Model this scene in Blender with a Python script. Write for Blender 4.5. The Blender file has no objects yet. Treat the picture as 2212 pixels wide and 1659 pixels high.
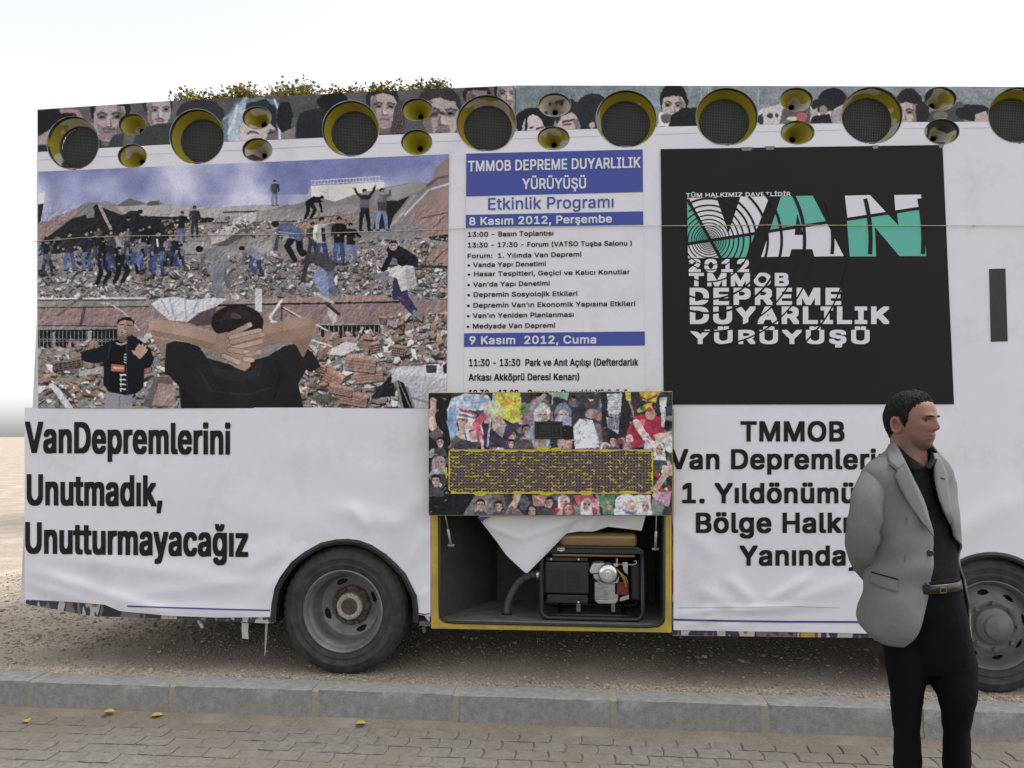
import bpy, bmesh, math, random
import numpy as np
from mathutils import Vector, Matrix
random.seed(7); RNG = np.random.default_rng(7)
scene = bpy.context.scene
COL = scene.collection
R = math.radians
# ---------------------------------------------------------------- camera
FPX, HOR, CAMH = 1594.0, 940.0, 1.58          # focal length and horizon of the photograph (on a 2212 x 1659 sheet), eye height
CX, CY = 1106.0, 829.5
PITCH = math.atan((HOR - CY) / FPX); YAW = R(5.2)
cd = bpy.data.cameras.new("camera"); cam = bpy.data.objects.new("camera", cd); COL.objects.link(cam)
cd.sensor_width = 36.0; cd.lens = 36.0 * FPX / 2212.0; cd.clip_end = 2000; cd.clip_start = 0.05
cam.location = (0, 0, CAMH); cam.rotation_euler = (math.pi / 2 + PITCH, 0, YAW)
scene.camera = cam
# ---------------------------------------------------------------- world, sun, exposure (overcast day)
world = bpy.data.worlds.new("World"); scene.world = world; world.use_nodes = True
wn = world.node_tree; wn.nodes.clear()
SUN_EL, SUN_AZ = R(64), R(79)
sky = wn.nodes.new("ShaderNodeTexSky"); sky.sky_type = 'NISHITA'; sky.sun_disc = False
sky.sun_elevation = SUN_EL; sky.sun_rotation = SUN_AZ
sky.air_density = 1.0; sky.dust_density = 2.0; sky.ozone_density = 1.0
hs = wn.nodes.new("ShaderNodeHueSaturation"); hs.inputs["Saturation"].default_value = 0.13
bg = wn.nodes.new("ShaderNodeBackground"); bg.inputs["Strength"].default_value = 0.15
wo = wn.nodes.new("ShaderNodeOutputWorld")
wn.links.new(sky.outputs[0], hs.inputs["Color"]); wn.links.new(hs.outputs[0], bg.inputs[0]); wn.links.new(bg.outputs[0], wo.inputs[0])
sd = bpy.data.lights.new("sun", 'SUN'); sd.energy = 1.4; sd.angle = R(20); sd.color = (1, .96, .9)
sun = bpy.data.objects.new("sun", sd); COL.objects.link(sun)
_d = Vector((math.sin(SUN_AZ) * math.cos(SUN_EL), math.cos(SUN_AZ) * math.cos(SUN_EL), math.sin(SUN_EL)))
sun.rotation_euler = _d.to_track_quat('Z', 'Y').to_euler()
vs = scene.view_settings; vs.view_transform = 'Standard'; vs.look = 'None'; vs.exposure = 1.0; vs.gamma = 1.0
# ---------------------------------------------------------------- points: ray through a spot of the photograph, met with a plane of the place
_M = (Matrix.Rotation(YAW, 3, 'Z') @ Matrix.Rotation(math.pi / 2 + PITCH, 3, 'X'))
_Mn = np.array(_M)
def ray(x, y):
    d = _Mn @ np.array([(x - CX) / FPX, -(y - CY) / FPX, -1.0]); return d
GZ = 0.14                                           # gravel and kerb top above the street
def on_ground(x, y, z=0.0):
    d = ray(x, y); t = (z - CAMH) / d[2]; return Vector((d[0] * t, d[1] * t, z))
D = on_ground(741, 1456, GZ).y                    # the bus side stands here
def P(x, y, off=0.0):                              # a spot on the bus side, off = metres proud of it
    d = ray(x, y); t = (D - off) / d[1]; return Vector((d[0] * t, D - off, CAMH + d[2] * t))
def Pn(xy, off=0.0):                               # the same for an (n,2) array
    xy = np.asarray(xy, float)
    dc = np.stack([(xy[:, 0] - CX) / FPX, -(xy[:, 1] - CY) / FPX, -np.ones(len(xy))], 1)
    d = dc @ _Mn.T; t = (D - off) / d[:, 1]
    return np.stack([d[:, 0] * t, np.full(len(xy), D) - off, CAMH + d[:, 2] * t], 1)
# ---------------------------------------------------------------- materials
def lin(c):
    c = np.asarray(c, float) / 255.0
    return np.where(c <= 0.04045, c / 12.92, ((c + 0.055) / 1.055) ** 2.4)
def mat(name, col, rough=.6, var=0.0, scale=20.0, bump=0.0, bscale=None, metal=0.0, col2=None, spec=0.5, attr=None, detail=4, bdist=0.01, coat=0.0):
    m = bpy.data.materials.new(name); m.use_nodes = True
    nt = m.node_tree; b = nt.nodes["Principled BSDF"]
    b.inputs["Roughness"].default_value = rough; b.inputs["Metallic"].default_value = metal
    b.inputs["Specular IOR Level"].default_value = spec; b.inputs["Coat Weight"].default_value = coat
    if len(col) == 3: col = (*col, 1)
    b.inputs["Base Color"].default_value = col
    tc = nt.nodes.new("ShaderNodeTexCoord")
    if attr:
        a = nt.nodes.new("ShaderNodeAttribute"); a.attribute_name = attr
        nt.links.new(a.outputs["Color"], b.inputs["Base Color"])
    elif var or col2:
        n = nt.nodes.new("ShaderNodeTexNoise"); n.inputs["Scale"].default_value = scale; n.inputs["Detail"].default_value = detail
        n.inputs["Roughness"].default_value = .65
        r = nt.nodes.new("ShaderNodeValToRGB")
        c2 = (*col2[:3], 1) if col2 else tuple(max(0, v * (1 - var)) for v in col[:3]) + (1,)
        c1 = col if col2 else tuple(min(1, v * (1 + var)) for v in col[:3]) + (1,)
        r.color_ramp.elements[0].position = .32; r.color_ramp.elements[1].position = .68
        r.color_ramp.elements[0].color = c2; r.color_ramp.elements[1].color = c1
        nt.links.new(tc.outputs["Object"], n.inputs["Vector"]); nt.links.new(n.outputs["Fac"], r.inputs[0])
        nt.links.new(r.outputs[0], b.inputs["Base Color"])
    if bump:
        n2 = nt.nodes.new("ShaderNodeTexNoise"); n2.inputs["Scale"].default_value = bscale or scale; n2.inputs["Detail"].default_value = 4
        bp = nt.nodes.new("ShaderNodeBump"); bp.inputs["Strength"].default_value = bump; bp.inputs["Distance"].default_value = bdist
        nt.links.new(tc.outputs["Object"], n2.inputs["Vector"]); nt.links.new(n2.outputs["Fac"], bp.inputs["Height"])
        nt.links.new(bp.outputs[0], b.inputs["Normal"])
    return m
def patchy(name, base, spots, thr=.55, width=.04, scale=6.0, rough=.5, per_object=True, stretch=(1, 1, 1)):
    """paint with leftover patches of another colour, hard edged; a different pattern on each object"""
    m = bpy.data.materials.new(name); m.use_nodes = True; nt = m.node_tree; b = nt.nodes["Principled BSDF"]
    b.inputs["Roughness"].default_value = rough
    tc = nt.nodes.new("ShaderNodeTexCoord"); oi = nt.nodes.new("ShaderNodeObjectInfo")
    mp = nt.nodes.new("ShaderNodeMapping"); mp.inputs["Scale"].default_value = stretch
    nt.links.new(tc.outputs["Object"], mp.inputs[0])
    n = nt.nodes.new("ShaderNodeTexNoise"); n.noise_dimensions = '4D'; n.inputs["Scale"].default_value = scale; n.inputs["Detail"].default_value = 3
    mu = nt.nodes.new("ShaderNodeMath"); mu.operation = 'MULTIPLY'; mu.inputs[1].default_value = 40
    if per_object: nt.links.new(oi.outputs["Random"], mu.inputs[0]); nt.links.new(mu.outputs[0], n.inputs["W"])
    nt.links.new(mp.outputs[0], n.inputs["Vector"])
    r = nt.nodes.new("ShaderNodeValToRGB"); el = r.color_ramp.elements
    el[0].position = thr - width; el[0].color = (*base, 1); el[1].position = thr; el[1].color = (*spots[0], 1)
    for i, s in enumerate(spots[1:]):
        e = el.new(thr + .07 * (i + 1)); e.color = (*spots[i], 1)
        e = el.new(thr + .07 * (i + 1) + .01); e.color = (*s, 1)
    nt.links.new(n.outputs["Fac"], r.inputs[0]); nt.links.new(r.outputs[0], b.inputs["Base Color"])
    return m
# ---------------------------------------------------------------- object helpers
def empty(name, loc=(0, 0, 0)):
    o = bpy.data.objects.new(name, None); o.location = loc; o.empty_display_size = .1; COL.objects.link(o); return o
def tag(o, label=None, cat=None, group=None, kind=None):
    if label: o["label"] = label
    if cat: o["category"] = cat
    if group: o["group"] = group
    if kind: o["kind"] = kind
    return o
class MB:
    """collects shapes in world space, then links them as one mesh object"""
    def __init__(s): s.v = []; s.f = []; s.mi = []; s.cur = 0
    def add(s, vs, fs):
        b = len(s.v); s.v += [tuple(v) for v in vs]
        for f in fs: s.f.append(tuple(i + b for i in f)); s.mi.append(s.cur)
    def box(s, lo, hi, M=None):
        (x0, y0, z0), (x1, y1, z1) = lo, hi
        vs = [(x0,y0,z0),(x1,y0,z0),(x1,y1,z0),(x0,y1,z0),(x0,y0,z1),(x1,y0,z1),(x1,y1,z1),(x0,y1,z1)]
        if M is not None: vs = [M @ Vector(v) for v in vs]
        s.add(vs, [(0,3,2,1),(4,5,6,7),(0,1,5,4),(1,2,6,5),(2,3,7,6),(3,0,4,7)])
    def loft(s, rings, closed=True, cap=True):
        n = len(rings[0]); vs = [p for r in rings for p in r]; fs = []
        for i in range(len(rings) - 1):
            for j in range(n if closed else n - 1):
                k = (j + 1) % n
                fs.append((i*n+j, i*n+k, (i+1)*n+k, (i+1)*n+j))
        if cap and closed:
            fs.append(tuple(reversed(range(n)))); fs.append(tuple((len(rings)-1)*n + j for j in range(n)))
        s.add(vs, fs)
    def tube(s, pts, r, n=10, cap=True):
        pts = [Vector(p) for p in pts]; rs = r if hasattr(r, '__len__') else [r] * len(pts)
        rings = []; up = Vector((0, 0, 1)); prev = None
        for i, p in enumerate(pts):
            t = (pts[min(i + 1, len(pts) - 1)] - pts[max(i - 1, 0)]).normalized()
            if prev is None:
                a = t.cross(up)
                if a.length < 1e-3: a = t.cross(Vector((1, 0, 0)))
            else: a = prev - t * prev.dot(t)
            a.normalize(); prev = a; b = t.cross(a)
            rings.append([p + (a * math.cos(2*math.pi*j/n) + b * math.sin(2*math.pi*j/n)) * rs[i] for j in range(n)])
        s.loft(rings, True, cap)
    def lathe(s, prof, c, axis=(0, 1, 0), n=48, cap=False):
        """prof = (radius, distance along axis) pairs round centre c"""
        ax = Vector(axis).normalized(); a = ax.orthogonal().normalized(); b = ax.cross(a); c = Vector(c)
        s.loft([[c + ax*h + (a*math.cos(2*math.pi*j/n) + b*math.sin(2*math.pi*j/n))*r for j in range(n)] for r, h in prof], True, cap)
    def prism(s, poly, d):
        """flat outline pushed along vector d"""
        n = len(poly); d = Vector(d); vs = [Vector(p) for p in poly] + [Vector(p) + d for p in poly]
        fs = [tuple(range(n)), tuple(reversed(range(n, 2*n)))]
        for j in range(n): k = (j+1) % n; fs.append((j, n+j, n+k, k))
        s.add(vs, fs)
    def build(s, name, mats, parent=None, smooth=False, bevel=0.0, sub=0, auto=None):
        me = bpy.data.meshes.new(name)
        o = bpy.data.objects.new(name, me); COL.objects.link(o)
        org = Vector((0, 0, 0))
        if parent is not None: o.parent = parent; org = parent_world(parent)
        else:
            a = np.array(s.v); org = Vector(((a[:,0].min()+a[:,0].max())/2, (a[:,1].min()+a[:,1].max())/2, a[:,2].min())); o.location = org
        me.from_pydata([(x - org.x, y - org.y, z - org.z) for x, y, z in s.v], [], s.f)
        mats = mats if isinstance(mats, (list, tuple)) else [mats]
        for m in mats: me.materials.append(m)
        if len(mats) > 1: me.polygons.foreach_set("material_index", s.mi)
        bm = bmesh.new(); bm.from_mesh(me); bmesh.ops.recalc_face_normals(bm, faces=bm.faces); bm.to_mesh(me); bm.free()
        if smooth: me.polygons.foreach_set("use_smooth", [True] * len(me.polygons))
        if bevel:
            md = o.modifiers.new("bevel", 'BEVEL'); md.width = bevel; md.segments = 2; md.limit_method = 'ANGLE'; md.angle_limit = R(40)
        if sub:
            md = o.modifiers.new("subsurf", 'SUBSURF'); md.levels = sub; md.render_levels = sub
        if auto is not None: me.set_sharp_from_angle(angle=R(auto))
        me.update(); return o
def parent_world(p):
    v = Vector(p.location)
    while p.parent is not None: p = p.parent; v = v + Vector(p.location)
    return v
def copy_tree(o, delta, parent=None):
    c = o.copy(); COL.objects.link(c)
    if parent is None: c.location = Vector(o.location) + Vector(delta)
    else: c.parent = parent
    for ch in list(o.children): copy_tree(ch, (0, 0, 0), c)
    return c
# lettering: a text outline laid on the bus side; (x0, y0) = baseline start on the photo sheet, (x1, y1) = baseline end, cap = cap height
from mathutils.geometry import delaunay_2d_cdt
_GL = {}
try:                                               # a grotesque face that ships with Blender; else its built-in one
    FONT = bpy.data.fonts.load(bpy.utils.resource_path('LOCAL') + "/datafiles/fonts/Inter.woff2")
except Exception: FONT = None
def glyphs(txt, bold=0.0, space=1.0):
    """outline of a line of text, filled: letters laid side by side (each outline is triangulated and kept where it winds)"""
    if (txt, space) in _GL: return _GL[txt, space]
    c = bpy.data.curves.new("text", "FONT"); c.body = txt; c.size = 1; c.font = FONT or c.font; c.space_character = space; c.resolution_u = 3; c.fill_mode = 'NONE'
    o = bpy.data.objects.new("text", c); COL.objects.link(o)
    dg = bpy.context.evaluated_depsgraph_get(); dg.update()
    me = bpy.data.meshes.new_from_object(o.evaluated_get(dg))
    v = [Vector(q.co[:2]) for q in me.vertices]; e = [tuple(k.vertices) for k in me.edges]
    bpy.data.objects.remove(o); bpy.data.curves.remove(c); bpy.data.meshes.remove(me)
    ov, oe, of, *_ = delaunay_2d_cdt(v, e, [], 0, 1e-5)
    # winding of the directed outline round each triangle's middle
    A = np.array([v[i] for i, j in e]); B = np.array([v[j] for i, j in e]); V2 = np.array([tuple(q) for q in ov])
    keep = []
    for f in of:
        m = V2[list(f)].mean(0); up = (A[:, 1] <= m[1]) & (B[:, 1] > m[1]); dn = (A[:, 1] > m[1]) & (B[:, 1] <= m[1])
        side = (B[:, 0]-A[:, 0])*(m[1]-A[:, 1]) - (m[0]-A[:, 0])*(B[:, 1]-A[:, 1])
        if (up & (side > 0)).sum() - (dn & (side < 0)).sum() != 0: keep.append(tuple(f))
    _GL[txt, space] = (V2, keep); return V2, keep
_hv = glyphs("H")[0]; CAP = float(_hv[:, 1].max())
def lettering(name, txt, x0, y0, x1, y1, cap, m, parent, off=.012, bold=.02, space=1.0, disp=None):
    bold *= .62; v, f = glyphs(txt, 0.0, space + bold * 2.2)
    gr = 2*bold*.8/CAP; cap = cap/(1 + gr); y0 -= cap*gr/2; y1 -= cap*gr/2; hw_ = bold/(v[:, 0].max() - v[:, 0].min())*(x1 - x0); x0 += hw_; x1 -= hw_
    a, b = v[:, 0].min(), v[:, 0].max(); u = (v[:, 0] - a) / (b - a)
    px = x0 + (x1 - x0) * u; py = y0 + (y1 - y0) * u - v[:, 1] / CAP * cap
    mb = MB()
    ring_ = [(0, 0)] + ([(bold*i, bold*j*.8) for i in (-1, 0, 1) for j in (-1, 0, 1) if i or j] if bold else [])
    for i, (ex, ey) in enumerate(ring_):           # a heavy weight: the outline laid over itself, a hair apart
        o_ = off + i*.00012; qx, qy = px + ex/CAP*cap, py + ey/CAP*cap
        mb.add(Pn(np.stack([qx, qy], 1), o_ if disp is None else o_ + disp(qx, qy)), f)
    return mb.build(name, m, parent)
# ================================================================ the setting: street, kerb, gravel
KF, KB = 4.168, 4.335; SZ = -.022              # SZ: level of the street paving
#                              kerb front and back
def ground_mat(name, c1, c2, c3, sc, bump, bsc, bd):
    m = mat(name, c1, .95, bump=bump, bscale=bsc, bdist=bd, spec=.15); nt = m.node_tree; b = nt.nodes["Principled BSDF"]
    tc = nt.nodes.new("ShaderNodeTexCoord")
    n1 = nt.nodes.new("ShaderNodeTexNoise"); n1.inputs["Scale"].default_value = sc; n1.inputs["Detail"].default_value = 8; n1.inputs["Roughness"].default_value = .75
    n2 = nt.nodes.new("ShaderNodeTexNoise"); n2.inputs["Scale"].default_value = sc * .05; n2.inputs["Detail"].default_value = 3
    r = nt.nodes.new("ShaderNodeValToRGB"); r.color_ramp.elements[0].position = .33; r.color_ramp.elements[1].position = .67
    r.color_ramp.elements[0].color = (*c2, 1); r.color_ramp.elements[1].color = (*c1, 1)
    mx = nt.nodes.new("ShaderNodeMixRGB"); mx.inputs[2].default_value = (*c3, 1)
    r2 = nt.nodes.new("ShaderNodeValToRGB"); r2.color_ramp.elements[0].position = .45; r2.color_ramp.elements[1].position = .7
    for a, q in ((n1, r), (n2, r2)): nt.links.new(tc.outputs["Object"], a.inputs["Vector"]); nt.links.new(a.outputs["Fac"], q.inputs[0])
    nt.links.new(r2.outputs[0], mx.inputs[0]); nt.links.new(r.outputs[0], mx.inputs[1]); nt.links.new(mx.outputs[0], b.inputs["Base Color"])
    return m
M_gravel = ground_mat("gravel", (.47, .40, .325), (.245, .205, .165), (.47, .41, .34), 42, .9, 70, .012)
g = MB()
def gz(x, y): return GZ - .012 + .02 * math.sin(x * 1.7 + y) * math.sin(y * 2.1 - x * .6) * min(1, max(0, (y - 4.4) * 2)) - .0 
xs = [-400, -60, -20] + list(np.linspace(-8, 5, 66)) + [20, 60, 400]; ys = list(np.linspace(KB + .002, 8, 24)) + [12, 20, 60, 500]
vs = [(x, y, gz(x, y) if abs(x) < 9 and y < 9 else GZ - .012) for y in ys for x in xs]; nx = len(xs)
g.add(vs, [(j*nx+i, j*nx+i+1, (j+1)*nx+i+1, (j+1)*nx+i) for j in range(len(ys)-1) for i in range(nx-1)])
tag(g.build("gravel_ground", M_gravel, smooth=True), kind="structure")
# loose stones on the gravel: nobody could count them
ico = []
t_ = (1 + 5 ** .5) / 2
icov = np.array([(-1,t_,0),(1,t_,0),(-1,-t_,0),(1,-t_,0),(0,-1,t_),(0,1,t_),(0,-1,-t_),(0,1,-t_),(t_,0,-1),(t_,0,1),(-t_,0,-1),(-t_,0,1)]) / 1.9
icof = np.array([(0,11,5),(0,5,1),(0,1,7),(0,7,10),(0,10,11),(1,5,9),(5,11,4),(11,10,2),(10,7,6),(7,1,8),(3,9,4),(3,4,2),(3,2,6),(3,6,8),(3,8,9),(4,9,5),(2,4,11),(6,2,10),(8,6,7),(9,8,1)])
NS = 26000
u = RNG.random(NS)
sx = RNG.uniform(-5.2, 3.4, NS); sy = KB + .0 + np.where(u < .45, np.abs(RNG.normal(0, .09, NS)) + .005, RNG.random(NS) ** 1.3 * 3.2)
leftp = RNG.random(NS) < .2; sx[leftp] = RNG.uniform(-6, -2.3, leftp.sum()); sy[leftp] = RNG.uniform(4.75, 7.5, leftp.sum())
size = RNG.lognormal(math.log(.0052), .45, NS).clip(.0025, .019) * (1 + .4 * (sy > 4.9))
V = np.empty((NS, 12, 3)); tone = RNG.uniform(.6, 1.12, NS); hue = RNG.normal(.004, .012, NS)
for k in range(NS):
    s = icov * size[k] * RNG.uniform(.55, 1.3, (12, 1)) * np.array([1, RNG.uniform(.6, 1), RNG.uniform(.4, .75)])
    a = RNG.random() * 6.28; c_, s_ = math.cos(a), math.sin(a)
    V[k] = s @ np.array([[c_, s_, 0], [-s_, c_, 0], [0, 0, 1]]) + (sx[k], sy[k], gz(sx[k], sy[k]) + size[k] * .2)
F = (icof[None] + (np.arange(NS) * 12)[:, None, None]).reshape(-1, 3)
me = bpy.data.meshes.new("loose_stones"); me.from_pydata(V.reshape(-1, 3).tolist(), [], F.tolist())
ca = me.color_attributes.new("tone", 'FLOAT_COLOR', 'POINT')
cc = np.ones((NS, 12, 4)); base = np.array([.34, .30, .255])
cc[..., :3] = (base[None] * tone[:, None] + np.stack([hue, 0 * hue, -hue], 1))[:, None].clip(.05, .8)
ca.data.foreach_set("color", cc.ravel()); me.materials.append(mat("stone", (.4, .4, .4), .9, attr="tone", spec=.2))
o = bpy.data.objects.new("loose_stones", me); COL.objects.link(o); tag(o, kind="stuff")
# street paving below the kerb: interlocking pavers with sandy joints
M_pave = ground_mat("paver_concrete", (.205, .193, .172), (.125, .117, .105), (.15, .13, .107), 26, .4, 120, .004)
M_sand = ground_mat("joint_sand", (.20, .175, .14), (.115, .10, .08), (.22, .19, .155), 60, .6, 160, .004)
b = MB(); b.add([(-400, -300, SZ - .0075), (400, -300, SZ - .0075), (400, KF + .05, SZ - .0075), (-400, KF + .05, SZ - .0075)], [(0, 1, 2, 3)])
tag(b.build("street_bedding", M_sand), kind="structure")
pv = MB(); L_, W_ = .165, .108
for r_ in range(22):
    y1 = KF - .085 - r_ * W_; y0 = y1 - W_ + .007
    for c_ in range(-38, 32):
        x0 = c_ * L_ + (r_ % 2) * L_ / 2 + random.uniform(-.002, .002); x1 = x0 + L_ - .007
        z = SZ + random.uniform(-.003, .003); q = .018; h = (y0 + y1) / 2
        out = [(x0, y0), ((x0+x1)/2, y0 - .006), (x1, y0), (x1 + q*.4, h), (x1, y1), ((x0+x1)/2, y1 - .006), (x0, y1), (x0 + q*.4, h)]
        cx, cy = (x0+x1)/2, h
        pv.loft([[(x, y, z - .02) for x, y in out], [(x, y, z - .004) for x, y in out], [(cx+(x-cx)*.93, cy+(y-cy)*.9, z) for x, y in out]], True, True)
tag(pv.build("street_paving", M_pave), kind="structure")
dm = MB(); n = 60
rows = []
for i in range(n + 1):
    x = -7 + 13 * i / n; w = .075 + .03 * math.sin(x * 2.3) + .015 * math.sin(x * 7.1)
    rows.append([(x, KF + .01, SZ + .016), (x, KF - .03, SZ + .009), (x, KF - w, SZ + .0015), (x, KF - w - .02, SZ - .008)])
dm.loft(rows, False, False)
tag(dm.build("gutter_dirt", M_sand, smooth=True), kind="structure")
# kerb stones, each a block of its own
M_kerb = ground_mat("kerb_concrete", (.30, .295, .28), (.18, .176, .17), (.25, .235, .21), 24, .5, 90, .005)
M_mortar = ground_mat("mortar", (.33, .305, .265), (.22, .20, .17), (.28, .255, .22), 40, .6, 120, .004)
joints = [on_ground(x, y, GZ).x for x, y in ((66, 1472), (366, 1484), (676, 1495), (985, 1502), (1325, 1508), (1648, 1515))]
step = .79
jx = [joints[0] - 2*step, joints[0] - step] + joints + [joints[-1] + step * (i + 1) for i in range(2)]
say = ["concrete kerb stone past the tail of the bus", "concrete kerb stone at the rear corner of the bus", "concrete kerb stone with two yellow leaves lying below it", "concrete kerb stone in front of the bus rear wheel",
       "concrete kerb stone between the rear wheel and the generator locker", "concrete kerb stone in front of the open generator locker", "concrete kerb stone below the edge between locker and slogan sheet",
       "concrete kerb stone just behind the legs of the standing man", "concrete kerb stone in front of the bus front wheel"]
for i in range(len(jx) - 1):
    k = MB(); x0, x1 = jx[i] + .021, jx[i+1] - .021; dz = random.uniform(-.003, .004); dy = random.uniform(-.004, .004)
    nseg = 14; rings = []
    for s in range(nseg + 1):
        x = x0 + (x1 - x0) * s / nseg; j = lambda a=.0022: random.uniform(-a, a)
        rings.append([(x, KF + dy + j(), -.06), (x, KF + .004 + dy + j(), .06), (x, KF + .004 + dy + j(), GZ - .006 + dz + j()), (x, KF + .010 + dy + j(), GZ + dz + j(.001)), (x, KB - .012, GZ + dz + j()), (x, KB, GZ - .012), (x, KB, -.06)])
    k.loft(rings, True, True)
    o = k.build("kerb_stone", M_kerb, smooth=True, auto=35); tag(o, say[i], "kerb stone", "kerb stones beside the bus")
    jt = MB(); x = jx[i+1]; rr = []
    for a in range(3):
        rr.append([(x - .024 + .024*a + random.uniform(-.002,.002), y, z) for y, z in ((KF + .004, -.05), (KF + .006, .06), (KF + .012, GZ - .012), (KF + .03, GZ - .003), (KB - .01, GZ - .002), (KB - .01, -.05))])
    jt.loft(rr, True, True); jt.build("mortar_joint", M_mortar, o)
ke = MB()                                          # the kerb runs on beyond the blocks seen
for x0, x1 in ((-60, jx[0] - .02), (jx[-1] + .02, 60)): ke.box((x0, KF + .004, -.06), (x1, KB, GZ))
tag(ke.build("kerb", M_kerb), kind="structure")
# fallen leaves
M_leaf = mat("fallen_leaf", (.36, .255, .065), .7, var=.35, scale=40)
def fallen(x, y, s, rot, label, z=.004):
    p = on_ground(x, y, SZ + z); l = MB(); pts = []
    for t in range(9):
        a = t / 8; w = s * .42 * math.sin(math.pi * a ** .85); pts.append((a * s - s / 2, w, .25 * s * (a - .5) ** 2 + .004))
    vs = []
    for (q, w, h) in pts: vs += [(q, w, h + w * .5), (q, 0, h), (q, -w, h + w * .5)]
    Mx = Matrix.Translation(p) @ Matrix.Rotation(rot, 4, 'Z')
    fs = [(3*i+k, 3*i+k+1, 3*i+k+4, 3*i+k+3) for i in range(8) for k in range(2)]
    l.add([Mx @ Vector(v) for v in vs], fs)
    l.tube([Mx @ Vector((s/2, 0, .01)), Mx @ Vector((s * .85, .003, .004))], .0012, 5)
    tag(l.build("fallen_leaf", M_leaf, smooth=True), label, "leaf", "fallen yellow leaves on the street")
fallen(236, 1541, .065, .3, "small yellow leaf on the street, closer of two to the bus tail", .016)
fallen(340, 1549, .07, .5, "yellow leaf on the street below the joint between kerb stones")
fallen(57, 1560, .05, -.6, "torn yellow leaf lying on the pavers behind the bus tail")
fallen(780, 1566, .06, .2, "yellow leaf on the street in front of the rear wheel")
fallen(1741, 1566, .05, 1.0, "small yellow leaf on the street beside the standing man")
# tree beyond the bus
M_bark = mat("bark", (.11, .085, .06), .9, var=.4, scale=12, bump=.6)
M_fol = mat("foliage", (.24, .20, .055), .75, col2=(.12, .105, .03), scale=1.4, spec=.2)
def tree(name, cx, cy, top, rx, ry, rz, nleaf, label, seed):
    rg = np.random.default_rng(seed); root = empty(name, (cx, cy, GZ - .02))
    tr = MB(); zc = top - rz
    tr.tube([(cx, cy, GZ - .1), (cx + .05, cy, zc * .5), (cx - .05, cy + .1, zc), (cx, cy, top - .5)], [.17, .13, .09, .02], 10)
    tips = []
    for i in range(26):
        a = rg.random() * 6.28; rr = rg.uniform(.45, .95); e = rg.uniform(-.2, .95)
        tip = Vector((cx + rx * rr * math.cos(a), cy + ry * rr * math.sin(a), zc + rz * e * math.sqrt(max(.05, 1 - rr*rr*.8))))
        st = Vector((cx, cy, zc - rz * .5 + rg.random() * rz * .8)); mid = st.lerp(tip, .5) + Vector((0, 0, .2))
        tr.tube([st, mid, tip], [.05, .03, .008], 6); tips.append((mid, tip))
        for q in range(5):
            p = mid.lerp(tip, rg.random()); tr.tube([p, p + Vector((rg.normal(0, .3), rg.normal(0, .3), rg.uniform(.2, .75)))], [.012, .004], 5)
    tr.build("trunk", M_bark, root, smooth=True)
    # leaves in clumps round the twigs
    nc = nleaf // 14; cen = np.empty((nc, 3))
    for k in range(nc):
        while True:
            p = rg.uniform(-1, 1, 3); rr = np.linalg.norm(p)
            if rr > .3 and (abs(p[0])**7 + abs(p[1])**5 + abs(p[2])**6) < 1 and p[2] > .35: break
        bumpy = 1 + .05 * math.sin(p[0] * 9 + p[1] * 5) + .04 * math.sin(p[0] * 23)
        cen[k] = (cx + p[0] * rx, cy + p[1] * ry, zc + p[2] * rz * bumpy)
    c = np.repeat(cen, 14, 0) + rg.normal(0, .075, (nc * 14, 3)); N = len(c)
    d1 = rg.normal(0, 1, (N, 3)); d1[:, 2] -= .5; d1 /= np.linalg.norm(d1, axis=1)[:, None]
    d2 = np.cross(d1, rg.normal(0, 1, (N, 3))); d2 /= np.linalg.norm(d2, axis=1)[:, None]
    s = rg.uniform(.05, .09, (N, 1)); w = s * .33
    Vv = np.stack([c, c + d1 * s * .5 + d2 * w, c + d1 * s, c + d1 * s * .5 - d2 * w], 1).reshape(-1, 3)
    me = bpy.data.meshes.new("crown"); me.from_pydata((Vv - np.array(root.location)).tolist(), [], np.arange(N * 4).reshape(-1, 4).tolist())
    me.materials.append(M_fol); o = bpy.data.objects.new("crown", me); COL.objects.link(o); o.parent = root
    tag(root, label, "tree")
def at_y(x, y, Y): d = ray(x, y); t = Y / d[1]; return Vector((d[0]*t, Y, CAMH + d[2]*t))
c_ = at_y(588, 245, 12.5); tree("deciduous_tree", c_.x, 12.5, c_.z, 1.5, 1.2, 1.3, 72000, "broad autumn tree showing its leaf tops above the tail roof of the bus", 3)
c_ = at_y(872, 234, 13.5); tree("deciduous_tree", c_.x, 13.5, c_.z, 1.35, 1.2, 1.3, 64000, "thinner autumn tree mostly hidden behind the crowd print on the bus roof edge", 9)
# ================================================================ the bus
XR, XF = P(80, 600).x, 3.9; XB = P(55, 1000).x                         # tail and nose
BW = 2.3                                           # width
YELL = (.40, .31, .02)
M_body = mat("bus_paint", (.62, .61, .60), .35, var=.12, scale=3)
M_yel = mat("yellow_paint", (.50, .37, .045), .45, var=.22, scale=9, col2=(.33, .24, .05))
M_blk = mat("black_rubber", (.014, .014, .015), .55, var=.5, scale=25, bump=.15, bscale=60)
M_under = mat("underbody", (.02, .018, .016), .95)
M_dark = mat("dark_trim", (.013, .013, .014), .5, var=.3, scale=30)
bus = empty("bus", ((XR + XF) / 2, D + BW / 2, GZ))
tag(bus, "long white bus wrapped in printed banners with round loudspeakers along its roof edge", "bus")
ZB = P(740, 366).z                                 # lower edge of the loudspeaker band
ZT = 3.70
ARCH = [(584,1345),(584,1334),(586,1304),(593,1270),(605,1246),(629,1214),(657,1192),(693,1172),(725,1165),(753,1164),(777,1167),(803,1177),(833,1196),(857,1218),(877,1240),(889,1264),(900,1286),(904,1314),(904,1345)]
FC = (2142, 1344)
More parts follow.
